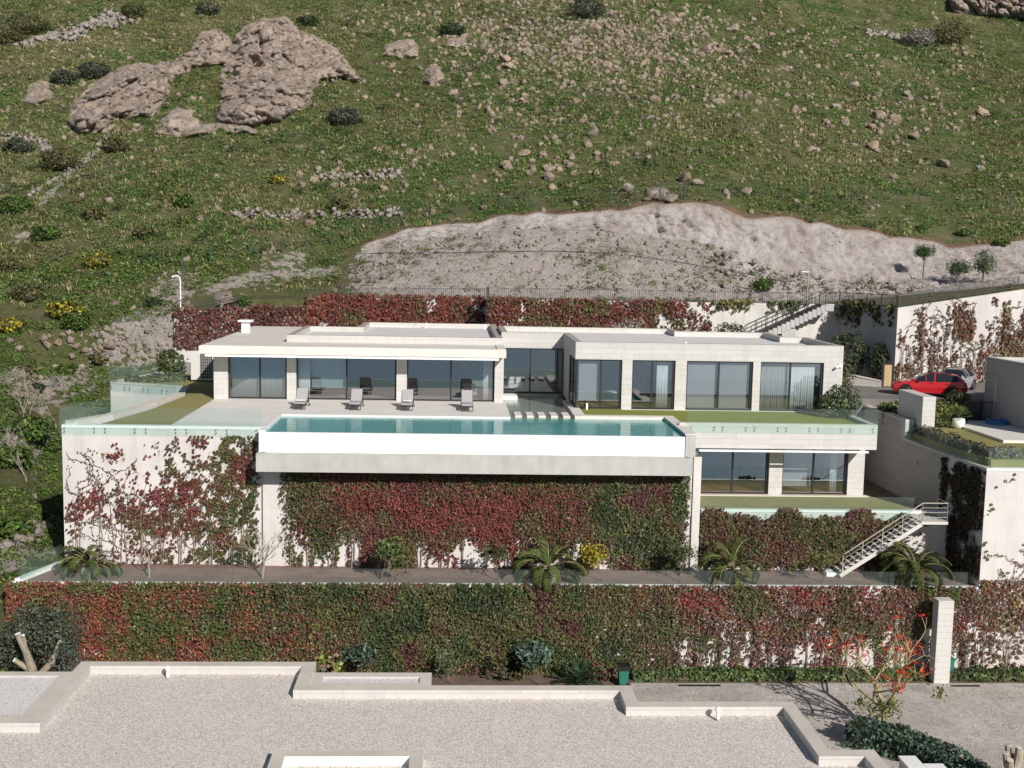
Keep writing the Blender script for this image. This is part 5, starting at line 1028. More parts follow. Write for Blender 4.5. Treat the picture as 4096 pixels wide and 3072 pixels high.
# ------------------------------------------------------------------ curtains, blinds, furniture behind the glass
def curtain(lb, x0, x1, Y, z0, z1, matname='curtain', wave=.1, amp=.02, name='curtain', cat='curtain'):
    n = max(12, int((x1 - x0) / .02)); xs = np.linspace(x0, x1, n); ys = Y + amp * np.sin((xs - x0) / wave * 6.283) + .012 * np.sin((xs - x0) * 31); P = np.concatenate([np.stack([xs, ys, np.full(n, z0)], 1), np.stack([xs, Y + (ys - Y) * .7, np.full(n, z1)], 1)]); i = np.arange(n - 1)
    o = np_mesh(name, P, np.stack([i, i + 1, i + 1 + n, i + n], 1), M[matname], None, None, True); md = o.modifiers.new('thickness', 'SOLIDIFY'); md.thickness = .006; return tag(o, lb, cat)
curtain('full width sheer curtain in the leftmost lounge doors', -13.5, -10.2, LY + .55, .05, 2.7, 'sheer')
curtain('sheer curtain at the left end of the middle lounge doors', -9.45, -8.8, LY + .5, .05, 2.7, 'curtain'); curtain('white curtain gathered at the right end of the right lounge doors', 1.75, 2.3, LY + .5, .05, 2.7, 'curtain', .09)
curtain('pale curtain gathered at the right of the narrow bedroom doors', 11.95, 12.65, RY + .55, .05, 2.9, 'curtain', .09)
curtain('grey curtain drawn across the left half of the rightmost bedroom doors', 18.1, 19.85, RY + .5, .06, 2.85, 'blind', .13); curtain('pale curtain drawn across the right half of the rightmost bedroom doors', 19.9, 21.4, RY + .5, .06, 2.85, 'curtain', .13)
curtain('thin pale curtain at the right end of the lower guest floor doors', 21.1, 21.5, 62.65, -3.95, -1.2, 'curtain', .09)
def blind(lb, x0, x1, Y, z0, z1, m_): b = MB(); b.box(x0, x1, Y, Y + .01, z0, z1); b.tube([(x0, Y, z0), (x1, Y, z0)], .02, 6); tag(b.build('roller_blind', M[m_]), lb, 'blind')
blind('grey roller blind in the left half of the wide bedroom doors', 13.7, 15.52, RY + .4, .15, 2.86, 'blind'); blind('lighter roller blind in the right half of the wide bedroom doors', 15.6, 17.45, RY + .4, .15, 2.86, 'fabric_grey')
blind('grey roller blind in the corner room by the basin', 7.3, 8.52, RY + .45, .5, 2.86, 'blind'); blind('dark roller blind in the left half of the right guest floor doors', 18.3, 19.95, 62.5, -3.6, -1.2, 'blind')
blind('pale roller blind half drawn in the middle lounge doors', -8.7, -6.6, LY + .45, .7, 2.68, 'sheer')
def table(lb, x, y, z, w, d, h, m_, bench=True):
    t = thing('dining_table', lb, 'table', (x, y, z)); b = MB(); b.box(x - w / 2, x + w / 2, y - d / 2, y + d / 2, z + h - .05, z + h); b.build('tabletop', M[m_], t)
    for sx in (-1, 1):
        for sy in (-1, 1): b = MB(); b.box(x + sx * (w / 2 - .06) - .03, x + sx * (w / 2 - .06) + .03, y + sy * (d / 2 - .06) - .03, y + sy * (d / 2 - .06) + .03, z, z + h - .052); b.build('leg', M['dark_metal'], t)
table('white table seen through the corner room glass', 9.0, 69.3, .022, 1.7, .8, .75, 'white_paint'); table('low dark table in the middle of the lounge', -6.0, 73, .022, 1.6, .8, .45, 'dark_metal')
def armchair(lb, x, y, z, m_):
    t = thing('armchair', lb, 'armchair', (x, y, z)); b = MB(); b.box(x - .38, x + .38, y - .38, y + .38, z + .2, z + .42); b.build('seat', M[m_], t, False, .04); b = MB(); b.box(x - .38, x + .38, y + .28, y + .42, z + .42, z + .85); b.build('backrest', M[m_], t, False, .04)
    for sx in (-1, 1): b = MB(); b.box(x + sx * .42 - .05, x + sx * .42 + .05, y - .36, y + .38, z + .2, z + .6); b.build('armrest', M[m_], t, False, .03)
    for sx in (-1, 1):
        for sy in (-1, 1): b = MB(); b.box(x + sx * .32 - .02, x + sx * .32 + .02, y + sy * .3 - .02, y + sy * .3 + .02, z, z + .2); b.build('leg', M['dark_metal'], t)
armchair('pale armchair inside the right lounge doors, beside the white curtain', .9, 71.2, .022, 'fabric_grey'); armchair('dark armchair deep inside the middle lounge doors', -5.0, 72.5, .022, 'dark_metal')
armchair('white armchair in the glass link behind the shallow basin', 4.0, 75.6, .022, 'white_cloth')
table('low dark table in the left room of the lower guest floor', 14.9, 64.8, -3.98, 1.3, .7, .45, 'dark_metal')
b = MB(); b.box(16.2, 16.9, 66.4, 67.6, -3.98, -3.2); tag(b.build('cabinet', M['fabric_grey'], None, False, .02), 'pale cabinet in the left room of the lower guest floor', 'cabinet')
b = MB(); b.box(9.2, 9.85, 72.55, 72.59, 1.55, 2.2); b.build('picture_frame', M['frame_metal']).name = 'wall_picture'; tag(bpy.data.objects['wall_picture'], 'square framed picture on the back wall of the corner room', 'picture')

# ------------------------------------------------------------------ small things on the house
for (x, y, z, lb) in ((*at('h', 408, 775, X=25.93), 'small black wall light on the shaded side wall, the one nearer the villa'), (*at('h', 882, 965, X=26.02), 'small black wall light on the shaded side wall, the one nearer the dark creeper')):
    t = thing('wall_light', lb, 'wall light', (x, y, z)); b = MB(); b.box(x - .09, x - .003, y - .06, y + .06, z - .12, z + .12); b.build('housing', M['black_plastic'], t); b = MB(); b.box(x - .10, x - .092, y - .04, y + .04, z - .1, z - .06); b.build('lens', M['lamp_clear'], t)
t = thing('security_camera', 'white security camera under the roof edge at the right corner of the villa', 'camera', (22.6, 66.7, 2.75)); b = MB(); b.box(22.68, 22.86, 66.6, 66.715, 2.7, 2.9); b.build('mount', M['white_paint'], t); b = MB(); b.tube([(22.7, 66.6, 2.8), (22.42, 66.45, 2.68)], .07, 10); b.build('body', M['white_paint'], t)
t = thing('garden_tap', 'white garden tap post with a small hose on the lawn by the corner room', 'tap', (7.72, 66.3, .03)); b = MB(); b.box(7.68, 7.78, 66.25, 66.35, .03, .42); b.build('post', M['white_paint'], t); b = MB(); b.tube([(7.85 + .1 * math.cos(a_), 66.28, .22 + .12 * math.sin(a_)) for a_ in np.linspace(0, 6.28, 16)], .025, 6); b.build('hose', M['black_plastic'], t)

# ------------------------------------------------------------------ lower drive
def bin_(lb, x, y, lid):
    t = thing('wheelie_bin', lb, 'bin', (x, y, -11.6), 'green bins on the lower drive'); b = MB(); z = -11.6
    b.add([(x - .2, y - .22, z + .06), (x + .2, y - .22, z + .06), (x + .2, y + .22, z + .06), (x - .2, y + .22, z + .06), (x - .26, y - .28, z + .95), (x + .26, y - .28, z + .95), (x + .26, y + .28, z + .95), (x - .26, y + .28, z + .95)], [(3, 2, 1, 0), (4, 5, 6, 7), (0, 1, 5, 4), (1, 2, 6, 5), (2, 3, 7, 6), (3, 0, 4, 7)]); b.build('body', M['green_plastic'], t, False, .02)
    b = MB(); b.box(x - .3, x + .3, y - .32, y + .3, z + .953, z + 1.0)
    if lid: b.add([(x - .29, y - .33, z + .80), (x + .29, y - .33, z + .80), (x + .32, y - .34, z + .99), (x - .32, y - .34, z + .99)], [(0, 1, 2, 3)]); b.box(x - .3, x - .27, y - .3, y + .28, z + 1.002, z + 1.06); b.box(x + .27, x + .3, y - .3, y + .28, z + 1.002, z + 1.06)
    b.build('bag' if lid else 'lid', M['black_plastic'] if lid else M['green_plastic'], t)
    for sx in (-.2, .2): b = MB(); b.cyl((x + sx - .03, y - .26, z + .09), .09, .06, 12, (1, 0, 0)); b.build('wheel', M['rubber'], t)
bin_('green wheelie bin with a black bag, by the corner of the front roof', 8.32, 53.3, True); bin_('green wheelie bin half hidden behind the tall stone pillar', 24.75, 54.35, False)
b = MB(); b.box(23.72, 24.5, 53.45, 54.1, -11.6, -7.42); pl = tag(b.build('stone_pillar', M['limestone'], None, False, .015), 'tall pale stone pillar against the lower creeper wall behind the coral tree', 'pillar')
def drain(lb, x0, x1, y0, y1):
    t = thing('drain_grate', lb, 'drain', (x0, y0, -11.6), 'drains in the lower drive'); b = MB(); b.box(x0, x1, y0, y1, -11.6, -11.592); b.build('channel', M['black_plastic'], t); b = MB()
    n = int((x1 - x0) / .06)
    for i in range(n): xx = x0 + (x1 - x0) * (i + .5) / n; b.box(xx - .012, xx + .012, y0 + .01, y1 - .01, -11.591, -11.584)
    b.build('grate', M['dark_metal'], t)
drain('long dark drain grate by the hedge, right of the left bin', 11.0, 13.08, 53.08, 53.3); drain('dark drain grate at the foot of the tall stone pillar', 24.45, 25.9, 53.05, 53.25)
b = MB(); b.box(22.35, 23.15, 52.4, 53.2, -11.598, -11.59); tag(b.build('manhole_cover', M['yard_concrete']), 'square manhole cover in the drive in front of the stone pillar', 'manhole')
for x0, y0, x1, y1, lb in ((17.55, 41.2, 18.15, 42.2, 'white capped low wall block left of the stump, the taller one'), (18.25, 40.6, 18.95, 41.5, 'white capped low wall block nearer the stump')):
    t = thing('wall_block', lb, 'wall block', (x0, y0, -11.6)); b = MB(); b.box(x0, x1, y0, y1, -11.6, -10.3); b.build('block', M['limestone'], t); b = MB(); b.box(x0 - .04, x1 + .04, y0 - .04, y1 + .04, -10.297, -10.2); b.build('cap', M['white_paint'], t)

# ------------------------------------------------------------------ right hand neighbour
b = MB(); b.box(26.45, 27.2, 63.3, 66.9, -.75, 1.42); tag(b.build('stone_pillar', M['limestone'], None, False, .012), 'free standing pale stone slab pillar in front of the red car', 'pillar')
b = MB(); b.box(25.84, 26.35, 64.1, 64.75, -1.1, .0); tag(b.build('stone_pillar', M['limestone'], None, False, .012), 'short white stone post where the side wall steps down', 'pillar')
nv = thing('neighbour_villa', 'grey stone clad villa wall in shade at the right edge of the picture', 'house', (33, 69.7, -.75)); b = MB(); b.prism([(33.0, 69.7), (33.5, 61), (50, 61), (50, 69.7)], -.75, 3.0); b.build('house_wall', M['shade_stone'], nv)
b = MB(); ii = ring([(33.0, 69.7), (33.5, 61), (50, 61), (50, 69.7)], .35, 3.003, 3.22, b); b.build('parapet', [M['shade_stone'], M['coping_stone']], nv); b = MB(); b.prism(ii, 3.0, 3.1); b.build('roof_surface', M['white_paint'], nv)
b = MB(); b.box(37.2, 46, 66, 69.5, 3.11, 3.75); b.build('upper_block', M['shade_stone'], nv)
b = MB(); b.prism([(29.95, 65.6), (29.97, 60.7), (45, 60.5), (45, 69), (31.5, 68.4)], -.749, -.6); structure(b.build('side_terrace', M['deck_stone']))
t = thing('garden_hose', 'coil of blue hose lying against the neighbour villa wall', 'hose', (32.6, 66.9, -.6)); b = MB()
for rr, zz in ((.62, .05), (.56, .12), (.5, .19), (.44, .06), (.36, .1), (.58, .22)): b.tube([(32.55 + rr * math.cos(a_) * 1.0, 66.9 + rr * math.sin(a_), -.6 + zz + .02 * math.sin(3 * a_)) for a_ in np.linspace(0, 6.283, 40)], .045, 7)
b.build('coil', M['blue_hose'], t)
b = MB(); b.tube([(32.8, 67.9, -.6), (32.86, 67.95, 1.9)], .025, 6); tag(b.build('metal_pole', M['ac_body']), 'thin pale pole leaning by the blue hose', 'pole')
t = thing('metal_gate', 'black metal gate frame beside the neighbour villa wall', 'gate', (31.1, 68.2, -.7)); b = MB()
for xx in (31.2, 32.2, 33.0): b.bar((xx, 68.3, -.7), (xx, 68.3, .55), .09, .05)
b.bar((31.2, 68.3, .55), (33.0, 68.3, .55), .05, .06); b.bar((31.2, 68.3, -.55), (33.0, 68.3, -.55), .05, .06); b.build('frame', M['frame_metal'], t); b = MB(); b.box(31.25, 32.15, 68.29, 68.31, -.52, .0)
for k in range(9): b.bar((31.3 + .19 * k, 68.3, -.52), (31.3 + .19 * k, 68.3, .52), .02, .02)
b.build('infill', M['frame_metal'], t)
t = thing('plant_pot', 'white bowl pot on the side lawn', 'pot', (29.75, 65.9, -.75)); b = MB(); b.tube([(29.75, 65.9, -.75), (29.75, 65.9, -.6), (29.75, 65.9, -.35), (29.75, 65.9, -.15)], [.2, .33, .38, .33], 16); b.build('bowl', M['white_paint'], t, True)
t = thing('potted_palm', 'small fan palm growing in the white bowl pot', 'plant', (29.75, 65.9, -.2)); V, C = [], []
for k in range(26):
    a_ = 2.399 * k; el = .2 + 1.0 * k / 26; c0 = np.array([29.75, 65.9, -.15]); d = np.array([math.cos(a_) * math.cos(el), math.sin(a_) * math.cos(el), math.sin(el)]); sd = np.array([-math.sin(a_), math.cos(a_), 0]); q = c0 + d * .5
    for j in range(-3, 4): e = q + (d * math.cos(j * .3) + sd * math.sin(j * .3)) * .42; V += [q, (q + e) / 2 + sd * .03, e, (q + e) / 2 - sd * .03]; C += [np.array((.12, .16, .05)) * (.6 + .8 * random.random())] * 4
    V += [c0, c0 + sd * .012, q, c0 - sd * .012]; C += [np.array((.12, .15, .05))] * 4
np_mesh('fronds', np.array(V), np.arange(len(V)).reshape(-1, 4), M['leaf'], np.array(C), t)
t = thing('notice_board', 'pale wooden panel in a dark frame beside the red car', 'panel', (29.7, 77.2, .4)); b = MB(); b.box(29.42, 29.98, 77.2, 77.26, .45, 1.95); b.build('board', M['board_wood'], t); b = MB(); b.box(29.3, 29.42, 77.15, 77.35, .4, 2.03); b.box(29.98, 30.1, 77.15, 77.35, .4, 2.03); b.box(29.42, 29.98, 77.15, 77.35, 1.953, 2.03); b.build('frame', M['frame_metal'], t)
t = thing('ramp_wall', 'low stone capped wall sloping down to the wooden panel', 'wall', (27.1, 78, .4)); b = MB()
b.add([(27.1, 78.1, .3), (29.25, 77.1, .3), (29.35, 77.4, .3), (27.2, 78.4, .3), (27.1, 78.1, 1.15), (29.25, 77.1, .75), (29.35, 77.4, .75), (27.2, 78.4, 1.15)], [(3, 2, 1, 0), (4, 5, 6, 7), (0, 1, 5, 4), (1, 2, 6, 5), (2, 3, 7, 6), (3, 0, 4, 7)]); b.build('wall_face', M['shade_stone'], t)
b = MB(); b.bar((27.05, 78.25, 1.2), (29.3, 77.25, .8), .4, .06); b.build('cap', M['coping_stone'], t)

# ------------------------------------------------------------------ cars
def car(label, loc, heading, paint, Lc, H, wheel, estate=0.0):
    """nose towards -x before turning; lofted body, glazing, wheels, lamps, mirrors"""
    t = thing('parked_car', label, 'car', (0, 0, 0), 'cars parked behind the villa'); k = Lc / 4.4
    S = [(0, .36, .58, .64, .58, .5), (.1, .27, .66, .74, .76, .62), (.45, .22, .76, .84, .86, .68), (1.1, .22, .88, .96, .9, .7), (1.42, .22, .92, 1.13, .9, .66), (1.95, .22, .94, 1.41, .9, .58), (2.0, .22, .94, 1.42, .9, .58), (2.45, .22, .95, 1.475, .9, .58), (2.53, .22, .952, 1.475, .9, .58),
         (3.0, .22, .97, 1.46, .9, .57), (3.3 + estate, .23, .985, 1.42, .9, .56), (3.72 + estate, .25, 1.0, 1.35, .885, .55), (4.12, .3, 1.02, 1.12 + estate * .3, .86, .6), (4.27, .34, .98, 1.0, .83, .62), (4.4, .42, .72, .8, .74, .6)]
    S = [(x * k - Lc / 2, zb_, zm * H / 1.475, zt_ * H / 1.475, wm, wt) for x, zb_, zm, zt_, wm, wt in S]; body, glass = MB(), MB(); P = []
    for x, zb_, zm, zt_, wm, wt in S: P.append([(x, -wm * .93, zb_), (x, -wm, (zb_ + zm) * .5), (x, -wm * .985, zm), (x, -wt, zt_ - .02), (x, -wt * .5, zt_ + .012), (x, wt * .5, zt_ + .012), (x, wt, zt_ - .02), (x, wm * .985, zm), (x, wm, (zb_ + zm) * .5), (x, wm * .93, zb_)])
    n = 10
    for i in range(len(P) - 1):
        for j in range(n):
            q = [P[i][j], P[i + 1][j], P[i + 1][(j + 1) % n], P[i][(j + 1) % n]]; side = j in (2, 6) and i in (4, 6, 8, 9, 10); shield = j in (3, 4, 5) and i in (3, 4); rear = j in (3, 4, 5) and i == 11
            if j in (2, 6) and i == 6: side = True
            (glass if (side or shield or rear) else body).add(q, [(3, 2, 1, 0)])
    body.add(P[0], [tuple(range(n))]); body.add(P[-1], [tuple(range(n - 1, -1, -1))]); body.build('body', M[paint], t, False); glass.build('window_glass', M['car_glass'], t)
    fx, rx = .82 * k - Lc / 2, 3.5 * k - Lc / 2
    for x in (fx, rx):
        for s in (-1, 1):
            b = MB(); b.tube([(x + .39 * math.cos(a_), s * .888, .33 + .39 * math.sin(a_)) for a_ in np.linspace(-.35, 3.49, 16)], .035, 6); b.cyl((x, s * .80, .33), .375, s * .092, 20, (0, 1, 0)); b.build('wheel_arch', M['black_plastic'], t)
            b = MB(); b.cyl((x, s * .72, .33), .325, s * .19, 22, (0, 1, 0)); tw = b.build('wheel', M['rubber'], t)
            b = MB(); b.cyl((x, s * .9, .33), .07, s * .02, 12, (0, 1, 0))
            for q_ in range(6): a_ = q_ * 1.047; b.bar((x, s * .912, .33), (x + .22 * math.cos(a_), s * .912, .33 + .22 * math.sin(a_)), .05, .018, 0, (0, s, 0))
            b.tube([(x + .225 * math.cos(a_), s * .91, .33 + .225 * math.sin(a_)) for a_ in np.linspace(0, 6.283, 22)], .018, 5); b.build('rim', M[wheel], tw)
    for s in (-1, 1):
        b = MB(); b.add([(S[1][0] - .012, s * .40, .64), (S[1][0] + .0, s * .745, .62), (S[2][0] - .12, s * .845, .74), (S[1][0] + .06, s * .42, .75)], [(0, 1, 2, 3)] if s > 0 else [(3, 2, 1, 0)]); b.build('headlight', M['lamp_clear'], t)
        b = MB(); b.box(S[13][0] - .12, S[13][0] + .07, s * .835 - .05, s * .835 + .03, .80, .98); b.build('tail_light', M['lamp_red'], t)
        b = MB(); b.box(S[4][0] + .05, S[4][0] + .2, s * .9, s * 1.04, .93, 1.06); b.build('mirror', M[paint] if paint == 'silver_paint' else M['black_plastic'], t, False, .02)
        for xx in (2.2, 3.1): b = MB(); b.box(xx * k - Lc / 2, xx * k - Lc / 2 + .2, min(s * .893, s * .925), max(s * .893, s * .925), .845, .875); b.build('door_handle', M['black_plastic'], t)
        b = MB(); b.box(S[5][0] + .1, S[10][0], s * .52 - .015, s * .52 + .015, 1.44 * H / 1.475, 1.505 * H / 1.475); b.build('roof_rail', M['black_plastic'], t)
    b = MB(); b.box(S[0][0] - .025, S[1][0], -.55, .55, .36, .5); b.build('grille', M['black_plastic'], t); b = MB(); b.box(S[-1][0] - .1, S[-1][0] + .02, -.6, .6, .4, .52); b.build('bumper', M['black_plastic'], t)
    t.location = loc; t.rotation_euler = (0, 0, heading)
car('bright red hatchback parked side on beside the wooden panel', (30.75, 72.75, .4), math.atan2(-.36, .93), 'red_paint', 4.55, 1.49, 'dark_alloy', .12)
car('small silver hatchback parked behind the red car', (33.85, 75.9, .4), math.atan2(.74, .67), 'silver_paint', 3.95, 1.47, 'alloy')
# ------------------------------------------------------------------ rock outcrops on the hill
def outcrop(label, poly, H, seed, lean=0.0, step=.19, cat='rock', name='rock_outcrop', steep=1.2, rough=1.0, holes=()):
    """poly in 2212-wide photo pixels, laid on the hill; the rock swells out of the slope"""
    pts = np.array([hill_at('m', *q)[:2] for q in poly]); lo_, hi_ = pts.min(0) - .2, pts.max(0) + .2; ysc = 1.0
    gx = np.arange(lo_[0], hi_[0], step); gy = np.arange(lo_[1], hi_[1], step * 1.3); X, Y = np.meshgrid(gx, gy, indexing='ij'); x, y = X.ravel(), Y.ravel(); ins = np.zeros(len(x), bool); dist = np.full(len(x), 99.0); n = len(pts)
    for i in range(n):
        (ax, ay), (bx, by) = pts[i], pts[(i + 1) % n]; c = ((ay > y) != (by > y)) & (x < (bx - ax) * (y - ay) / (by - ay + 1e-9) + ax); ins ^= c
        t = np.clip(((x - ax) * (bx - ax) + (y - ay) * (by - ay)) / ((bx - ax) ** 2 + (by - ay) ** 2), 0, 1); dist = np.minimum(dist, np.hypot(x - ax - t * (bx - ax), y - ay - t * (by - ay)))
    p3 = np.stack([x, y, np.full_like(x, seed * 3.3)], 1); d = np.where(ins, dist, -dist) + 1.2 * (fbm(p3, 1.4, 4, seed) - .5); yq = y * .42; p3[:, 1] *= .45
    h = H * np.clip(d / (H * steep), 0, 1) ** .42 * (.55 + .9 * fbm(p3, 4.5, 3, seed + 3)); wu, wv = x + .8 * fbm(p3, 1.5, 3, seed + 1), yq + .8 * fbm(p3, 1.5, 3, seed + 2)
    b1, c1 = blocks(wu / 3.4, wv / 3.0, seed); b2, c2 = blocks(wu / 1.3 + 5, wv / 1.2, seed + 50); b3, c3 = blocks(wu / .55, wv / .5 + 9, seed + 90); k1 = min(1, H / 2.4)
    amp = np.clip(d / .5, 0, 1) * rough; h = h + amp * k1 * (.9 * b1 + .75 * b2 - .8 * np.exp(-c1 * 14) - .45 * np.exp(-c2 * 9)) + amp * (.26 * b3 - .14 * np.exp(-c3 * 7) + .8 * (fbm(p3, 1.0, 5, seed + 9, True) - .5) - 1.3 * np.clip(fbm(p3, .8, 3, seed + 12) - .6, 0, 1) * 2) - (d < 0) * .5
    for (hx, hy, hr, hd) in holes:
        q = hill_at('m', hx, hy); h = h - hd * np.exp(-(((x - q[0]) / hr) ** 2 + ((yq - q[1] * .42) / (hr * .8)) ** 2) ** 2)
    g_ = h * 1.55; tow = np.stack([-x / y, -np.ones_like(x), np.full_like(x, -.02)], 1)                  # the rock bulges outwards over the slope, more than upwards
    P = np.stack([x, y, terr(x, y) - .06], 1) + g_[:, None] * tow + np.stack([amp * .3 * (fbm(p3, .9, 2, seed + 15) - .5), 0 * x, amp * .25 * (fbm(p3, .7, 2, seed + 16) - .5)], 1)
    ny_ = len(gy); k = (np.arange(len(gx) - 1)[:, None] * ny_ + np.arange(ny_ - 1)[None]).ravel(); F = np.stack([k, k + ny_, k + ny_ + 1, k + 1], 1); F = F[(d[F] > -.35).any(1)]
    used = np.unique(F); mp = np.full(len(P), -1); mp[used] = np.arange(len(used)); o = np_mesh(name, P[used], mp[F], M['outcrop_rock'], None, None, False); return tag(o, label, cat)
outcrop('huge tall rounded rock outcrop with hollows and orange lichen, upper left of the hill', [(470, 262), (476, 215), (474, 165), (488, 135), (496, 95), (520, 60), (565, 42), (620, 38), (652, 70), (655, 95), (672, 112), (686, 150), (684, 190), (660, 232), (600, 262), (540, 272)], 4.2, 1, holes=[(548, 138, .8, 2.2), (556, 148, .6, 1.6), (500, 165, .8, 1.2), (510, 200, .7, 1.0), (640, 175, .6, .7), (655, 215, .6, .7)])
outcrop('broad leaning rock outcrop with a rounded left face, left of the tallest outcrop', [(148, 270), (150, 235), (170, 205), (215, 170), (255, 145), (300, 135), (345, 142), (365, 165), (368, 200), (352, 225), (330, 250), (290, 255), (250, 262), (205, 292), (178, 288)], 2.8, 2, holes=[(197, 282, .45, 1.0), (200, 235, .8, .6)])
outcrop('rock ridge joining the two largest outcrops, behind a green hollow', [(325, 150), (340, 135), (380, 128), (415, 105), (430, 70), (470, 62), (498, 78), (510, 105), (500, 135), (470, 138), (420, 145), (370, 180)], 2.1, 3)
outcrop('rock slope falling to the right of the tallest outcrop', [(645, 70), (668, 72), (705, 90), (735, 110), (758, 140), (782, 172), (770, 180), (740, 168), (700, 172), (680, 190), (650, 150)], 1.9, 4)
outcrop('low bleached rock ledge at the foot of the tallest outcrop', [(330, 290), (350, 250), (385, 228), (420, 240), (430, 270), (470, 262), (540, 270), (560, 290), (480, 285), (400, 296)], 1.1, 5)
outcrop('small pinkish outcrop left of the broad leaning one', [(45, 215), (62, 185), (85, 172), (112, 190), (112, 215), (80, 228)], .9, 6)
outcrop('flat pale outcrop below the dark bush, upper middle of the hill', [(825, 120), (830, 98), (858, 86), (898, 84), (905, 100), (902, 122), (870, 128)], .9, 7)
outcrop('steep pink boulder outcrop standing alone in the upper middle of the hill', [(912, 178), (916, 150), (935, 138), (955, 145), (962, 165), (955, 180), (930, 188)], 1.3, 8)
outcrop('flat pale outcrop with a dark bush on top, upper middle', [(952, 100), (972, 82), (1005, 78), (1012, 96), (985, 104)], .5, 9)
outcrop('dark brown cliff foot in the top right corner of the hill', [(2058, 25), (2045, 0), (2060, -40), (2290, -40), (2290, 60), (2200, 40), (2120, 32)], 3.0, 10)
outcrop('flat grey ledge on the slope above the right part of the cut', [(1380, 432), (1400, 405), (1440, 402), (1470, 420), (1450, 436)], .5, 11)
outcrop('pale rock heap beside the lamp, above the left end of the back wall', [(462, 668), (468, 632), (500, 626), (516, 640), (512, 668)], .9, 12)

# ------------------------------------------------------------------ dry stone walls and rubble heaps, one thing each
def stone_arrays(C, s, seed):
    """angular small stones as squashed octahedra (8 triangles stored as degenerate-free quads)"""
    rs = np.random.default_rng(seed); n = len(C); s = np.asarray(s)[:, None]; R_ = [unit(rs.normal(size=(n, 3))) for _ in range(2)]; a = R_[0]; b_ = unit(np.cross(a, R_[1])); c = np.cross(a, b_); a, b_, c = a * s * rs.uniform(.6, 1.1, (n, 1)), b_ * s * rs.uniform(.5, .9, (n, 1)), c * s * rs.uniform(.4, .8, (n, 1))
    cor = [C + sx * a * rs.uniform(.6, 1.05, (n, 1)) + sy * b_ * rs.uniform(.6, 1.05, (n, 1)) + sz * c * rs.uniform(.6, 1.05, (n, 1)) for sz in (-1, 1) for sx, sy in ((-1, -1), (1, -1), (1, 1), (-1, 1))]
    V = np.stack(cor, 1).reshape(-1, 3); f = np.array([(3, 2, 1, 0), (4, 5, 6, 7), (0, 1, 5, 4), (1, 2, 6, 5), (2, 3, 7, 6), (3, 0, 4, 7)]); return V, (np.arange(n)[:, None, None] * 8 + f[None]).reshape(-1, 4)
def stones(name, label, cat, C, s, seed, matname='rubble', stuff=False):
    V, F = stone_arrays(np.array(C), np.array(s), seed); o = np_mesh(name, V, F, M[matname])
    if stuff or name == 'rubble_heap': o['kind'] = 'stuff'; o['label'] = label; o['category'] = cat
    else: tag(o, label, cat)
    return o
def dry_wall(label, path, h, seed, size=.22, w=.7, name='dry_stone_wall'):
    C, S = [], []; hp = [hill_at('m', *q) for q in path]
    for a, b_ in zip(hp[:-1], hp[1:]):
        L = np.linalg.norm(b_ - a); n = int(L * (h + w) * 9)
        for _ in range(n): t = rng.random(); x, y = a[0] + (b_[0] - a[0]) * t + rng.normal() * w * .35, a[1] + (b_[1] - a[1]) * t + rng.normal() * w * .5; C.append((x, y, terr(x, y)[0] + rng.random() ** 1.6 * h)); S.append(size * (.5 + rng.random()))
    return stones(name, label, 'stone wall', C, S, seed)
dry_wall('tumbled dry stone wall on the slope left of the cut', [(505, 472), (560, 468), (610, 476), (660, 470), (720, 468), (780, 470), (868, 465)], .7, 1)
dry_wall('broken row of piled stones at mid slope, between the big outcrop and the cut', [(675, 385), (720, 383), (755, 388), (800, 384), (868, 378)], .6, 2)
dry_wall('pale rubble bank at the top left of the hill', [(150, 90), (190, 62), (230, 45), (262, 52)], .9, 3, .3, 2.0, 'rubble_heap'); dry_wall('reddish rubble bank below the pale one, top left', [(55, 100), (95, 85), (150, 80)], .6, 4, .3, 1.6, 'rubble_heap')
dry_wall('loose stone row running down the far left slope', [(240, 292), (190, 345), (130, 385), (70, 420)], .35, 5, .2, .6); dry_wall('stone row at the far left, above the grey bushes', [(0, 295), (50, 305), (100, 310)], .4, 6)
dry_wall('grey stone heap around the bleached bush at the upper right', [(1865, 72), (1910, 78), (1960, 86), (2010, 82)], .5, 7, .26, 1.2, 'rubble_heap')
dry_wall('heap of pale stones at the left end of the palm bed', [(10, 1190), (40, 1180), (70, 1160), (110, 1125)], .35, 8, .24, .7, 'rubble_heap')

# ------------------------------------------------------------------ boulders: the largest as the photo places them, then scattered ones
def boulder_mesh(seed):
    rs = np.random.default_rng(seed); bm = bmesh.new()
    for _ in range(18):
        d = rs.normal(size=3); d /= np.linalg.norm(d); d *= rs.uniform(.75, 1.05); bm.verts.new(d * np.array([1, .8, .72]))
    bmesh.ops.convex_hull(bm, input=bm.verts); bmesh.ops.delete(bm, geom=[v for v in bm.verts if not v.link_faces], context='VERTS'); bmesh.ops.bevel(bm, geom=list(bm.edges), offset=.05, segments=1, affect='EDGES')
    bmesh.ops.triangulate(bm, faces=bm.faces); bmesh.ops.subdivide_edges(bm, edges=bm.edges, cuts=1)
    for v in bm.verts: v.co += v.normal * (.10 * (fbm(np.array([v.co]) + seed, .55, 3, seed)[0] - .5))
    me = bpy.data.meshes.new('boulder'); bm.to_mesh(me); bm.free(); me.materials.append(M['boulder_rock']); return me
BM_ = [boulder_mesh(100 + i) for i in range(14)]
BN = [0]
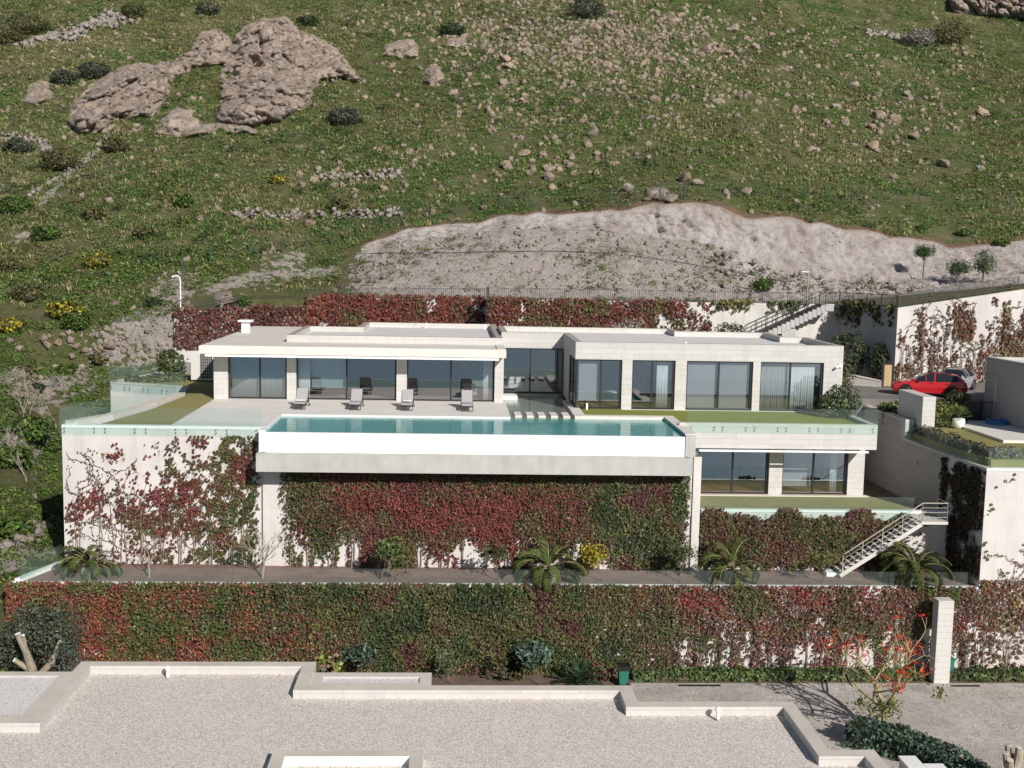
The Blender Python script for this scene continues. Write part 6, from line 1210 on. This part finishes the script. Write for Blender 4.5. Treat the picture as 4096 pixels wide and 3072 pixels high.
def boulder(label, q, s, group=None, k=None, sc=(1, 1, 1)):
    o = bpy.data.objects.new('boulder', BM_[rng.integers(14) if k is None else k]); COL.objects.link(o); BN[0] += 1; s = s * .5
    o.location = (q[0], q[1] , q[2] + s * .28 * sc[2]); o.rotation_euler = (.35 * rng.normal(), .35 * rng.normal(), 6.28 * rng.random()); o.scale = (s * sc[0], s * sc[1], s * sc[2]); return tag(o, label, 'boulder', group)
BIG = [(1186, 378, 34, 'dark sided upright boulder with a lit right flank, above the middle of the cut'), (1355, 402, 36, 'big pale grey boulder above the white part of the cut'), (1483, 378, 40, 'wide cream boulder with a flat top, right of the big pale grey one'), (1330, 350, 26, 'angular cream boulder uphill of the big pale grey one'),
 (1613, 410, 32, 'tall pink brown boulder close to the green fence'), (2038, 350, 32, 'pointed orange pink boulder on the right slope'), (2115, 362, 26, 'rounded pink boulder near the right edge'), (1885, 312, 34, 'long flat cream boulder on the right slope'), (1415, 212, 28, 'wide pink cream boulder at the upper middle'), (1135, 205, 22, 'pink boulder alone in the green, upper middle'),
 (885, 325, 26, 'dark topped flat boulder in the green middle slope'), (820, 322, 20, 'cream flat boulder left of the dark topped one'), (1095, 355, 32, 'low pink boulder left of the upright dark sided one'), (1070, 372, 20, 'small red brown boulder at the foot of the low pink one'), (670, 478, 34, 'pale leaning boulder under the left dry stone wall'), (640, 468, 24, 'flat boulder at the left dry stone wall'),
 (1285, 62, 40, 'largest pale block in the rubble at the top middle'), (1335, 72, 34, 'pink block right of the largest pale block in the rubble'), (1245, 85, 30, 'cream block left of the largest pale block'), (1140, 110, 30, 'upright pink block in the dense rubble'), (1090, 125, 34, 'cream slab in the dense rubble, upper middle'), (1100, 140, 26, 'pointed block under the cream slab'),
 (1450, 130, 28, 'reddish block at the right of the dense rubble'), (1530, 105, 28, 'pale block high above the right slope'), (1585, 60, 32, 'cream slab at the top right of the rubble'), (1895, 245, 36, 'rounded cream boulder pair, the left one, right slope'), (1935, 255, 34, 'rough grey boulder beside the rounded cream one'), (1825, 262, 26, 'cream boulder beside the grey green patch, right slope'),
 (1975, 290, 32, 'pink flat boulder in a cluster, right slope'), (1700, 205, 26, 'pink grey boulder high on the right slope'), (2120, 240, 30, 'dark shadowed boulder near the right edge, high up'), (1960, 200, 24, 'cream boulder high on the right, in thin grass'), (235, 735, 34, 'pink pale boulder on the stony track, far left'), (165, 745, 22, 'white boulder on the stony track'),
 (125, 738, 22, 'pale boulder at the left end of the stony track'), (330, 765, 18, 'small cream boulder near the left glass panels'), (120, 790, 20, 'grey boulder below the stony track, far left'), (45, 850, 26, 'pink boulder low on the far left slope'), (405, 715, 24, 'flat pink rock by the shaded end of the back wall'), (75, 1070, 16, 'round pale stone in the grass by the shadow of the tall wall'),
 (1180, 360, 24, 'pink rock behind the upright dark sided boulder'), (1290, 330, 20, 'cream rock on the green middle slope'), (1175, 330, 26, 'flat cream slab on the green middle slope'), (1150, 345, 18, 'small block beside the flat cream slab'), (935, 455, 20, 'pale stone beside the fence left of the cut'), (775, 640, 18, 'pale stone on the loose scree')]
for x, y, w_, lb in BIG:
    if lb.startswith('pale stone on the loose'): continue
    q, s = hill_px('m', x, y + w_ * .3, w_ * 1.12); boulder(lb, q, s)
# density map of stones in the photo (2212-wide pixels): centre x, y, radius x, radius y, weight
DEN = [(1180, 60, 260, 70, 7), (1250, 110, 260, 70, 7), (1420, 60, 200, 60, 5), (900, 50, 120, 40, 3), (760, 60, 90, 40, 2), (1100, 190, 200, 60, 3), (1450, 170, 160, 60, 3), (1600, 120, 200, 80, 2), (1250, 250, 200, 50, 1.4), (1500, 280, 200, 60, 1), (1800, 170, 300, 120, 1.4), (1950, 250, 250, 80, 1.4), (2100, 120, 120, 80, 1.2), (1150, 340, 150, 60, 1.2), (900, 350, 120, 60, 1), (750, 400, 120, 60, .8), (90, 180, 120, 60, 1.2), (230, 90, 120, 60, 2), (120, 740, 140, 40, 1), (300, 660, 80, 40, .7), (80, 830, 90, 40, .7), (560, 560, 90, 40, .4), (300, 290, 190, 14, 3), (560, 275, 120, 12, 3), (740, 190, 50, 20, 3), (430, 230, 60, 30, 1.5)]
def draw_px(n):
    w = np.array([d[2] * d[3] * d[4] for d in DEN], float); i = rng.choice(len(DEN), n, p=w / w.sum()); D = np.array(DEN)[i]; return D[:, 0] + D[:, 2] * rng.normal(size=n) * .62, D[:, 1] + D[:, 3] * rng.normal(size=n) * .62
REGL = [(lambda x, y: x < 620, 'small pale boulder among scrub on the left third of the hillside', 'boulders on the left slope'), (lambda x, y: x < 1560 and y < 160, 'angular pink or cream boulder in the dense rubble field at the top of the hill', 'boulders of the rubble field'),
        (lambda x, y: x < 1560, 'boulder lying in green scrub on the middle slope above the rock cut', 'boulders on the middle slope'), (lambda x, y: True, 'boulder in olive green scrub on the right part of the hillside', 'boulders on the right slope')]
xs, ys = draw_px(420); k = (xs > -20) & (xs < 2230) & (ys > -8) & (ys < 880); xs, ys = xs[k], ys[k]
for x, y in zip(xs, ys):
    if BN[0] >= 300: break
    if 140 < x < 790 and 30 < y < 300 or (x < 700 and y > 540): continue
    q = hill_at('m', x, y)
    if cut_mask(q[:1], q[1:2])[0][0] > .3 or q[1] < 60: continue
    lb, g = next((l_, g_) for f_, l_, g_ in REGL if f_(x, y)); boulder(lb, q, .7 + 1.1 * rng.random() ** 2.0, g, None, (1, rng.uniform(.7, 1.2), rng.uniform(.55, 1)))
xs, ys = draw_px(6000); xs2, ys2 = rng.uniform(-30, 2240, 700), rng.uniform(-10, 480, 700); xs, ys = np.append(xs, xs2), np.append(ys, ys2); C, S = [], []
# march all the small stones at once
def hill_many(x, y):
    D = np.stack([x * 4096 / 2212 - 2048, y * 4096 / 2212 - 1536, np.full(len(x), FPX)], 1) @ AX; D = D / D[:, 1:2]; lo_, hi_ = np.full(len(x), 50.0), np.full(len(x), np.nan); prev = np.full(len(x), 50.0)
    for t in np.arange(50, 240, 1.5):
        p = CAM + t * D; hit = np.isnan(hi_) & (p[:, 2] < terr(p[:, 0], p[:, 1])); hi_[hit] = t; lo_[hit] = prev[hit]; prev[:] = t
    ok = ~np.isnan(hi_); hi_ = np.where(ok, hi_, 240)
    for _ in range(7):
        m_ = (lo_ + hi_) / 2; p = CAM + m_[:, None] * D; b_ = p[:, 2] < terr(p[:, 0], p[:, 1]); hi_ = np.where(b_, m_, hi_); lo_ = np.where(b_, lo_, m_)
    p = CAM + hi_[:, None] * D; p[:, 2] = terr(p[:, 0], p[:, 1]); return p, ok
p, ok = hill_many(xs, ys); r_, d_, l_ = cut_mask(p[:, 0], p[:, 1]); ok &= (r_ < .3) & (p[:, 1] > 60); p = p[ok]; stones('scattered_stones', 'small pale stones scattered over the hillside', 'stones', p + np.array([0, 0, .05]), .08 + .42 * rng.random(len(p)) ** 2.2, 5, 'boulder_rock', True)
# loose rubble on the scree below the cut and on the left tracks
xs, ys = rng.uniform(690, 2000, 3400), rng.uniform(500, 632, 3400); xb, yb = rng.uniform(0, 430, 2600), rng.uniform(580, 960, 2600); p, ok = hill_many(np.append(xs, xb), np.append(ys, yb)); r_, d_, l_ = cut_mask(p[:, 0], p[:, 1]); pm = path_mask(p[:, 0], p[:, 1]); ok &= ((d_ > .3) | (pm > .25)) & (p[:, 1] > 56)
p = p[ok][::2]; stones('loose_rubble', 'pale loose rubble on the scree and the stony tracks', 'rubble', p + np.array([0, 0, .03]), .06 + .22 * rng.random(len(p)) ** 3, 6, 'rubble', True)

# ------------------------------------------------------------------ hill vegetation
def tufts(C, r, k, cols, upw=.5, aspect=.45, sz=.55, flat=.65):
    n = len(C); r = np.asarray(r); d = unit(rng.normal(size=(n * k, 3)) * np.array([1, 1, .8])); d[:, 2] = np.abs(d[:, 2]); rr = np.repeat(r, k)[:, None]; P = np.repeat(C, k, 0) + d * rr * np.array([1, 1, flat]) * (.45 + .6 * rng.random((n * k, 1)))
    base = np.repeat(cols, k, 0) * (1 + .22 * rng.normal(size=(n * k, 1))); return leaf_arrays(P, d + rng.normal(size=(n * k, 3)) * .5 + np.array([0, 0, upw]), rr[:, 0] * sz * (.7 + .6 * rng.random(n * k)), np.clip(base, .005, .9), aspect)
def spread(n, x0, x1, y0, y1):
    """points spread evenly over the visible ground between two distances"""
    az = rng.uniform(az_of(-150), az_of(4250), n); Y = np.sqrt(rng.uniform(y0 ** 2, y1 ** 2, n)); x = az * Y; return x, Y
SG = [np.array(q) for q in ((.12, .185, .048), (.16, .205, .06), (.095, .18, .04), (.205, .205, .08), (.14, .17, .068), (.26, .23, .12))]
x, y = spread(95000, 0, 0, 97, 192); r_, d_, l_ = cut_mask(x, y); pm = path_mask(x, y); q3 = np.stack([x, y, 0 * x], 1); a = fbm(q3, 9, 4, 61); fine = fbm(q3, 2.5, 3, 63)
keep = (r_ < .2) & (d_ < .2) & (rng.random(len(x)) > pm) & (fine + .2 * rng.random(len(x)) > .50); x, y, a, fine = x[keep], y[keep], a[keep], fine[keep]; P = np.stack([x, y, terr(x, y)], 1); leftness = sm(-x, -5, 40)
kk = np.clip(((a - .5) / .3 + .5) * 3 + 1.3 * rng.normal(size=len(x)) * .6 + leftness * 1.2, 0, 5).astype(int); cols = np.array(SG)[np.array([2, 0, 1, 4, 3, 5])[kk]]
o = leaf_obj('hillside_scrub', [tufts(P, .2 + .5 * rng.random(len(x)) ** 1.9, 13, cols, sz=.42)]); o['kind'] = 'stuff'; o['label'] = 'low green and olive scrub covering the hillside'; o['category'] = 'scrub'
# larger mixed clumps, thickest on the left slope
x, y = spread(9000, 0, 0, 97, 190); r_, d_, l_ = cut_mask(x, y); pm = path_mask(x, y); a = fbm(np.stack([x, y, 0 * x], 1), 11, 4, 91); b_ = fbm(np.stack([x, y, 0 * x], 1), 3, 3, 93); lf_ = sm(-x, -12, 22)
keep = (r_ < .2) & (d_ < .2) & (pm < .5) & (a + .22 * lf_ + .35 * (b_ - .5) + .16 * rng.random(len(x)) > .60); x, y = x[keep], y[keep]; P = np.stack([x, y, terr(x, y)], 1); k = len(x)
cols = np.array([(.05, .085, .03), (.085, .135, .035), (.14, .135, .05), (.17, .13, .07), (.11, .12, .065)])[np.clip(((fbm(P, 7, 3, 95) - .5) / .3 + .5) * 4 + .9 * rng.normal(size=k), 0, 4).astype(int)]
o = leaf_obj('scrub_clumps', [tufts(P, .4 + .65 * rng.random(k) ** 2, 42, cols, sz=.32, flat=.75)]); o['kind'] = 'stuff'; o['label'] = 'darker mixed clumps of scrub over the hillside'; o['category'] = 'scrub'
# taller dry grass blades
x, y = spread(15000, 0, 0, 96, 185); r_, d_, l_ = cut_mask(x, y); pm = path_mask(x, y); a = fbm(np.stack([x, y, 0 * x], 1), 6, 4, 71); keep = (r_ < .2) & (d_ < .2) & (pm < .6) & (a + .15 * sm(-x, -5, 30) + .15 * rng.random(len(x)) > .56); x, y = x[keep], y[keep]; n = len(x); k = 7
C = np.repeat(np.stack([x, y, terr(x, y)], 1), k, 0) + rng.normal(size=(n * k, 3)) * np.array([.22, .22, .0]); hgt = .25 + .35 * rng.random(n * k); T = np.stack([.35 * rng.normal(size=n * k), .35 * rng.normal(size=n * k), np.ones(n * k)], 1); N = rng.normal(size=(n * k, 3)) * np.array([1, 1, .1]) + np.array([.2, -.6, .3])
o = leaf_obj('dry_grass', [leaf_arrays(C + np.array([0, 0, .15]), N, hgt, pick(n * k, [(.23, .2, .1), (.28, .24, .13), (.18, .18, .075), (.16, .17, .06)]), .22, T)]); o['kind'] = 'stuff'; o['label'] = 'pale dry grass between the scrub on the hillside'; o['category'] = 'grass'
# near left slope: leafy ground cover
x = rng.uniform(-40, -14, 30000); y = rng.uniform(46, 104, 30000); az = x / y; ok = (az < np.interp(y, [46, 55, 58.4, 71, 77, 84, 92, 104], [-.46, -.40, -.352, -.33, -.305, -.262, -.248, -.15])) & (rng.random(30000) > .8 * path_mask(x, y)); x, y = x[ok], y[ok]; fine = fbm(np.stack([x, y, 0 * x], 1), 2.2, 3, 65); ok = fine + .2 * rng.random(len(x)) > .5; x, y = x[ok], y[ok]
P = np.stack([x, y, terr(x, y)], 1); cols = np.array([(.09, .155, .03), (.13, .19, .04), (.065, .115, .027), (.19, .19, .075)])[rng.choice(4, len(x), p=[.4, .3, .2, .1])]; o = leaf_obj('slope_ground_cover', [tufts(P, .18 + .4 * rng.random(len(x)) ** 2, 14, cols, sz=.42)]); o['kind'] = 'stuff'; o['label'] = 'bright green weeds on the slope left of the terraces'; o['category'] = 'weeds'
# weeds on the scree and along the wall top
xs, ys = rng.uniform(690, 1950, 1500), rng.uniform(490, 628, 1500); p, ok = hill_many(xs, ys); _, d_, _ = cut_mask(p[:, 0], p[:, 1]); ok &= (d_ > .2) & (fbm(p, 2.5, 2, 67) > .47); p = p[ok]; cols = np.array([(.10, .16, .03), (.14, .17, .04), (.10, .10, .05), (.15, .12, .08)])[rng.choice(4, len(p), p=[.25, .25, .25, .25])]
o = leaf_obj('scree_weeds', [tufts(p, .15 + .45 * rng.random(len(p)) ** 1.8, 26, cols, sz=.4)]); o['kind'] = 'stuff'; o['label'] = 'small green and brown weeds on the scree below the rock cut'; o['category'] = 'weeds'
x = np.concatenate([rng.uniform(-11, 29, 300), rng.uniform(31.8, 44, 60)]); y = np.where(x < 30, rng.uniform(92.4, 93.4, len(x)), rng.uniform(81.6, 83, len(x))); P = np.stack([x, y, terr(x, y)], 1); keep = fbm(P, 2.0, 2, 69) > .48; P = P[keep]; cols = np.array([(.08, .13, .03), (.13, .16, .04), (.16, .07, .05)])[rng.choice(3, len(P), p=[.5, .35, .15])]
o = leaf_obj('wall_top_plants', [tufts(P, .22 + .35 * rng.random(len(P)), 18, cols, flat=1.1)]); o['kind'] = 'stuff'; o['label'] = 'green plants growing along the top of the back wall behind the railing'; o['category'] = 'plants'

# countable shrubs of the hill
HS = [(975, 62, 56, 'D', 'round dark bush on its own rock, upper middle of the hill'), (1268, 14, 84, 'G', 'wide grey green bush at the top edge, middle of the hill'), (664, 44, 46, 'D', 'dark round bush at the right shoulder of the tallest outcrop'), (205, 150, 70, 'G', 'grey olive bush behind the broad leaning outcrop'), (140, 165, 60, 'G', 'smaller grey bush left of the one behind the outcrop'), (60, 50, 90, 'O', 'broad olive bush at the top left corner'), (15, 75, 70, 'O', 'olive bush below the top left corner'),
      (745, 250, 76, 'G', 'low dark grey bush below the tallest outcrop'), (450, 18, 50, 'G', 'bush at the top edge above the tallest outcrop'), (290, 22, 60, 'O', 'flat olive bush at the top edge, left'), (40, 312, 62, 'G', 'grey bleached bush at the far left'), (130, 342, 90, 'O', 'broad olive brown bush left of the stone row'), (250, 310, 60, 'O', 'brown bush below the broad leaning outcrop'), (600, 386, 40, 'Y', 'small bush with yellow flowers on the middle slope'), (395, 432, 50, 'L', 'bright green bush on the left slope'),
      (730, 440, 50, 'O', 'olive bush above the tumbled stone wall'), (20, 570, 60, 'O', 'brown bush at the left edge below mid height'), (60, 628, 70, 'O', 'broad brown bush at the left edge'), (140, 665, 74, 'Y', 'spreading bush with yellow blossom above the stony track'), (25, 700, 64, 'Y', 'bush covered in yellow blossom at the left edge'), (210, 560, 60, 'Y', 'yellow flowering bush on the left slope'), (100, 500, 60, 'L', 'green bush low on the left slope'), (165, 690, 60, 'L', 'green bush beside the stony track'), (40, 440, 70, 'L', 'leafy green bush at the far left, mid height'),
      (200, 460, 50, 'O', 'olive bush on the left slope, mid height'), (310, 500, 50, 'O', 'sparse olive bush near the left end of the green fence'), (215, 770, 44, 'O', 'dome shaped dull bush on the track left of the glass'), (145, 795, 46, 'L', 'dome shaped green bush left of the glass'), (80, 835, 44, 'D', 'dark dome bush at the far left, level with the glass'), (50, 790, 40, 'O', 'small olive bush at the far left, above the dark dome'), (330, 650, 40, 'D', 'dark bush beside the left lamp'),
      (60, 920, 110, 'L', 'big leafy green shrub on the slope left of the glass corner'), (25, 980, 90, 'L', 'green shrub at the left edge, below the glass corner'), (120, 960, 50, 'L', 'green shrub beside the left corner of the terrace wall'), (30, 1130, 90, 'L', 'green shrub at the left edge, half way down the tall wall'), (95, 1100, 60, 'L', 'green shrub beside the shadow of the tall wall'), (2080, 500, 34, 'L', 'dome bush on the brown bank at the right'), (2165, 520, 36, 'L', 'dome bush at the right edge of the brown bank'), (1990, 490, 30, 'L', 'small dome bush above the right part of the cut'),
      (1985, 78, 70, 'W', 'bleached grey bush among stones, upper right'), (2050, 70, 90, 'O', 'long olive bush band at the upper right'), (1650, 610, 44, 'L', 'green bush at the foot of the scree, near the right lamp'), (720, 600, 32, 'L', 'leafy green bush at the left end of the scree'), (840, 645, 30, 'L', 'green bush rising behind the railing, middle'), (530, 648, 34, 'L', 'bright green bush behind the pale rock heap')]
PAL = dict(D=[(.03, .05, .022), (.05, .075, .03), (.02, .035, .016)], G=[(.09, .10, .075), (.06, .07, .05), (.045, .055, .035)], O=[(.12, .12, .05), (.10, .085, .045), (.075, .09, .03)], L=[(.07, .12, .025), (.10, .15, .035), (.045, .08, .02)], Y=[(.13, .14, .04), (.42, .34, .03), (.09, .10, .03)], W=[(.34, .31, .28), (.25, .22, .2), (.12, .12, .08)])
for px, py, w_, kd, lb in HS:
    q, wid = hill_px('m', px, py + w_ * .28, w_); r = wid * .5; n = int(np.clip(420 * r ** 1.3, 260, 1400)); bush('shrub', lb, 'shrub', q - np.array([0, 0, .1]), (r, r * .8, r * .55), n, np.clip(.34 * r, .14, .34), PAL[kd], shell=.55, aspect=.5)
# bare pale saplings on the left
for i, (px, py, h, lb) in enumerate(((60, 935, 3.1, 'tall bare pale sapling, left of a close pair by the glass corner'), (73, 940, 2.9, 'bare pale sapling right of the tallest one at the left'), (122, 925, 2.3, 'thin bare sapling nearest the terrace corner'), (8, 985, 1.6, 'short bare sapling at the left edge'), (28, 1010, 1.5, 'little bare sapling below the taller pair, left edge'), (57, 1040, 1.4, 'thin bare twig tree below the pair'))):
    q = hill_at('m', px, py); bare_tree('sapling', lb, q, h, 60 + i, .05, 'bare saplings on the left slope', 'twig', .4, 3, .45, n1=3)
# black irrigation pipe across the scree
pp = [hill_at('m', x, y) + np.array([0, -.05, .12]) for x, y in ((700, 566), (760, 552), (850, 549), (960, 549), (1080, 546), (1200, 545), (1330, 550), (1450, 566), (1560, 585), (1700, 612))]; b = MB(); b.tube(pp, .03, 5); tag(b.build('water_pipe', M['black_plastic']), 'thin black pipe running across the scree below the rock cut', 'pipe')
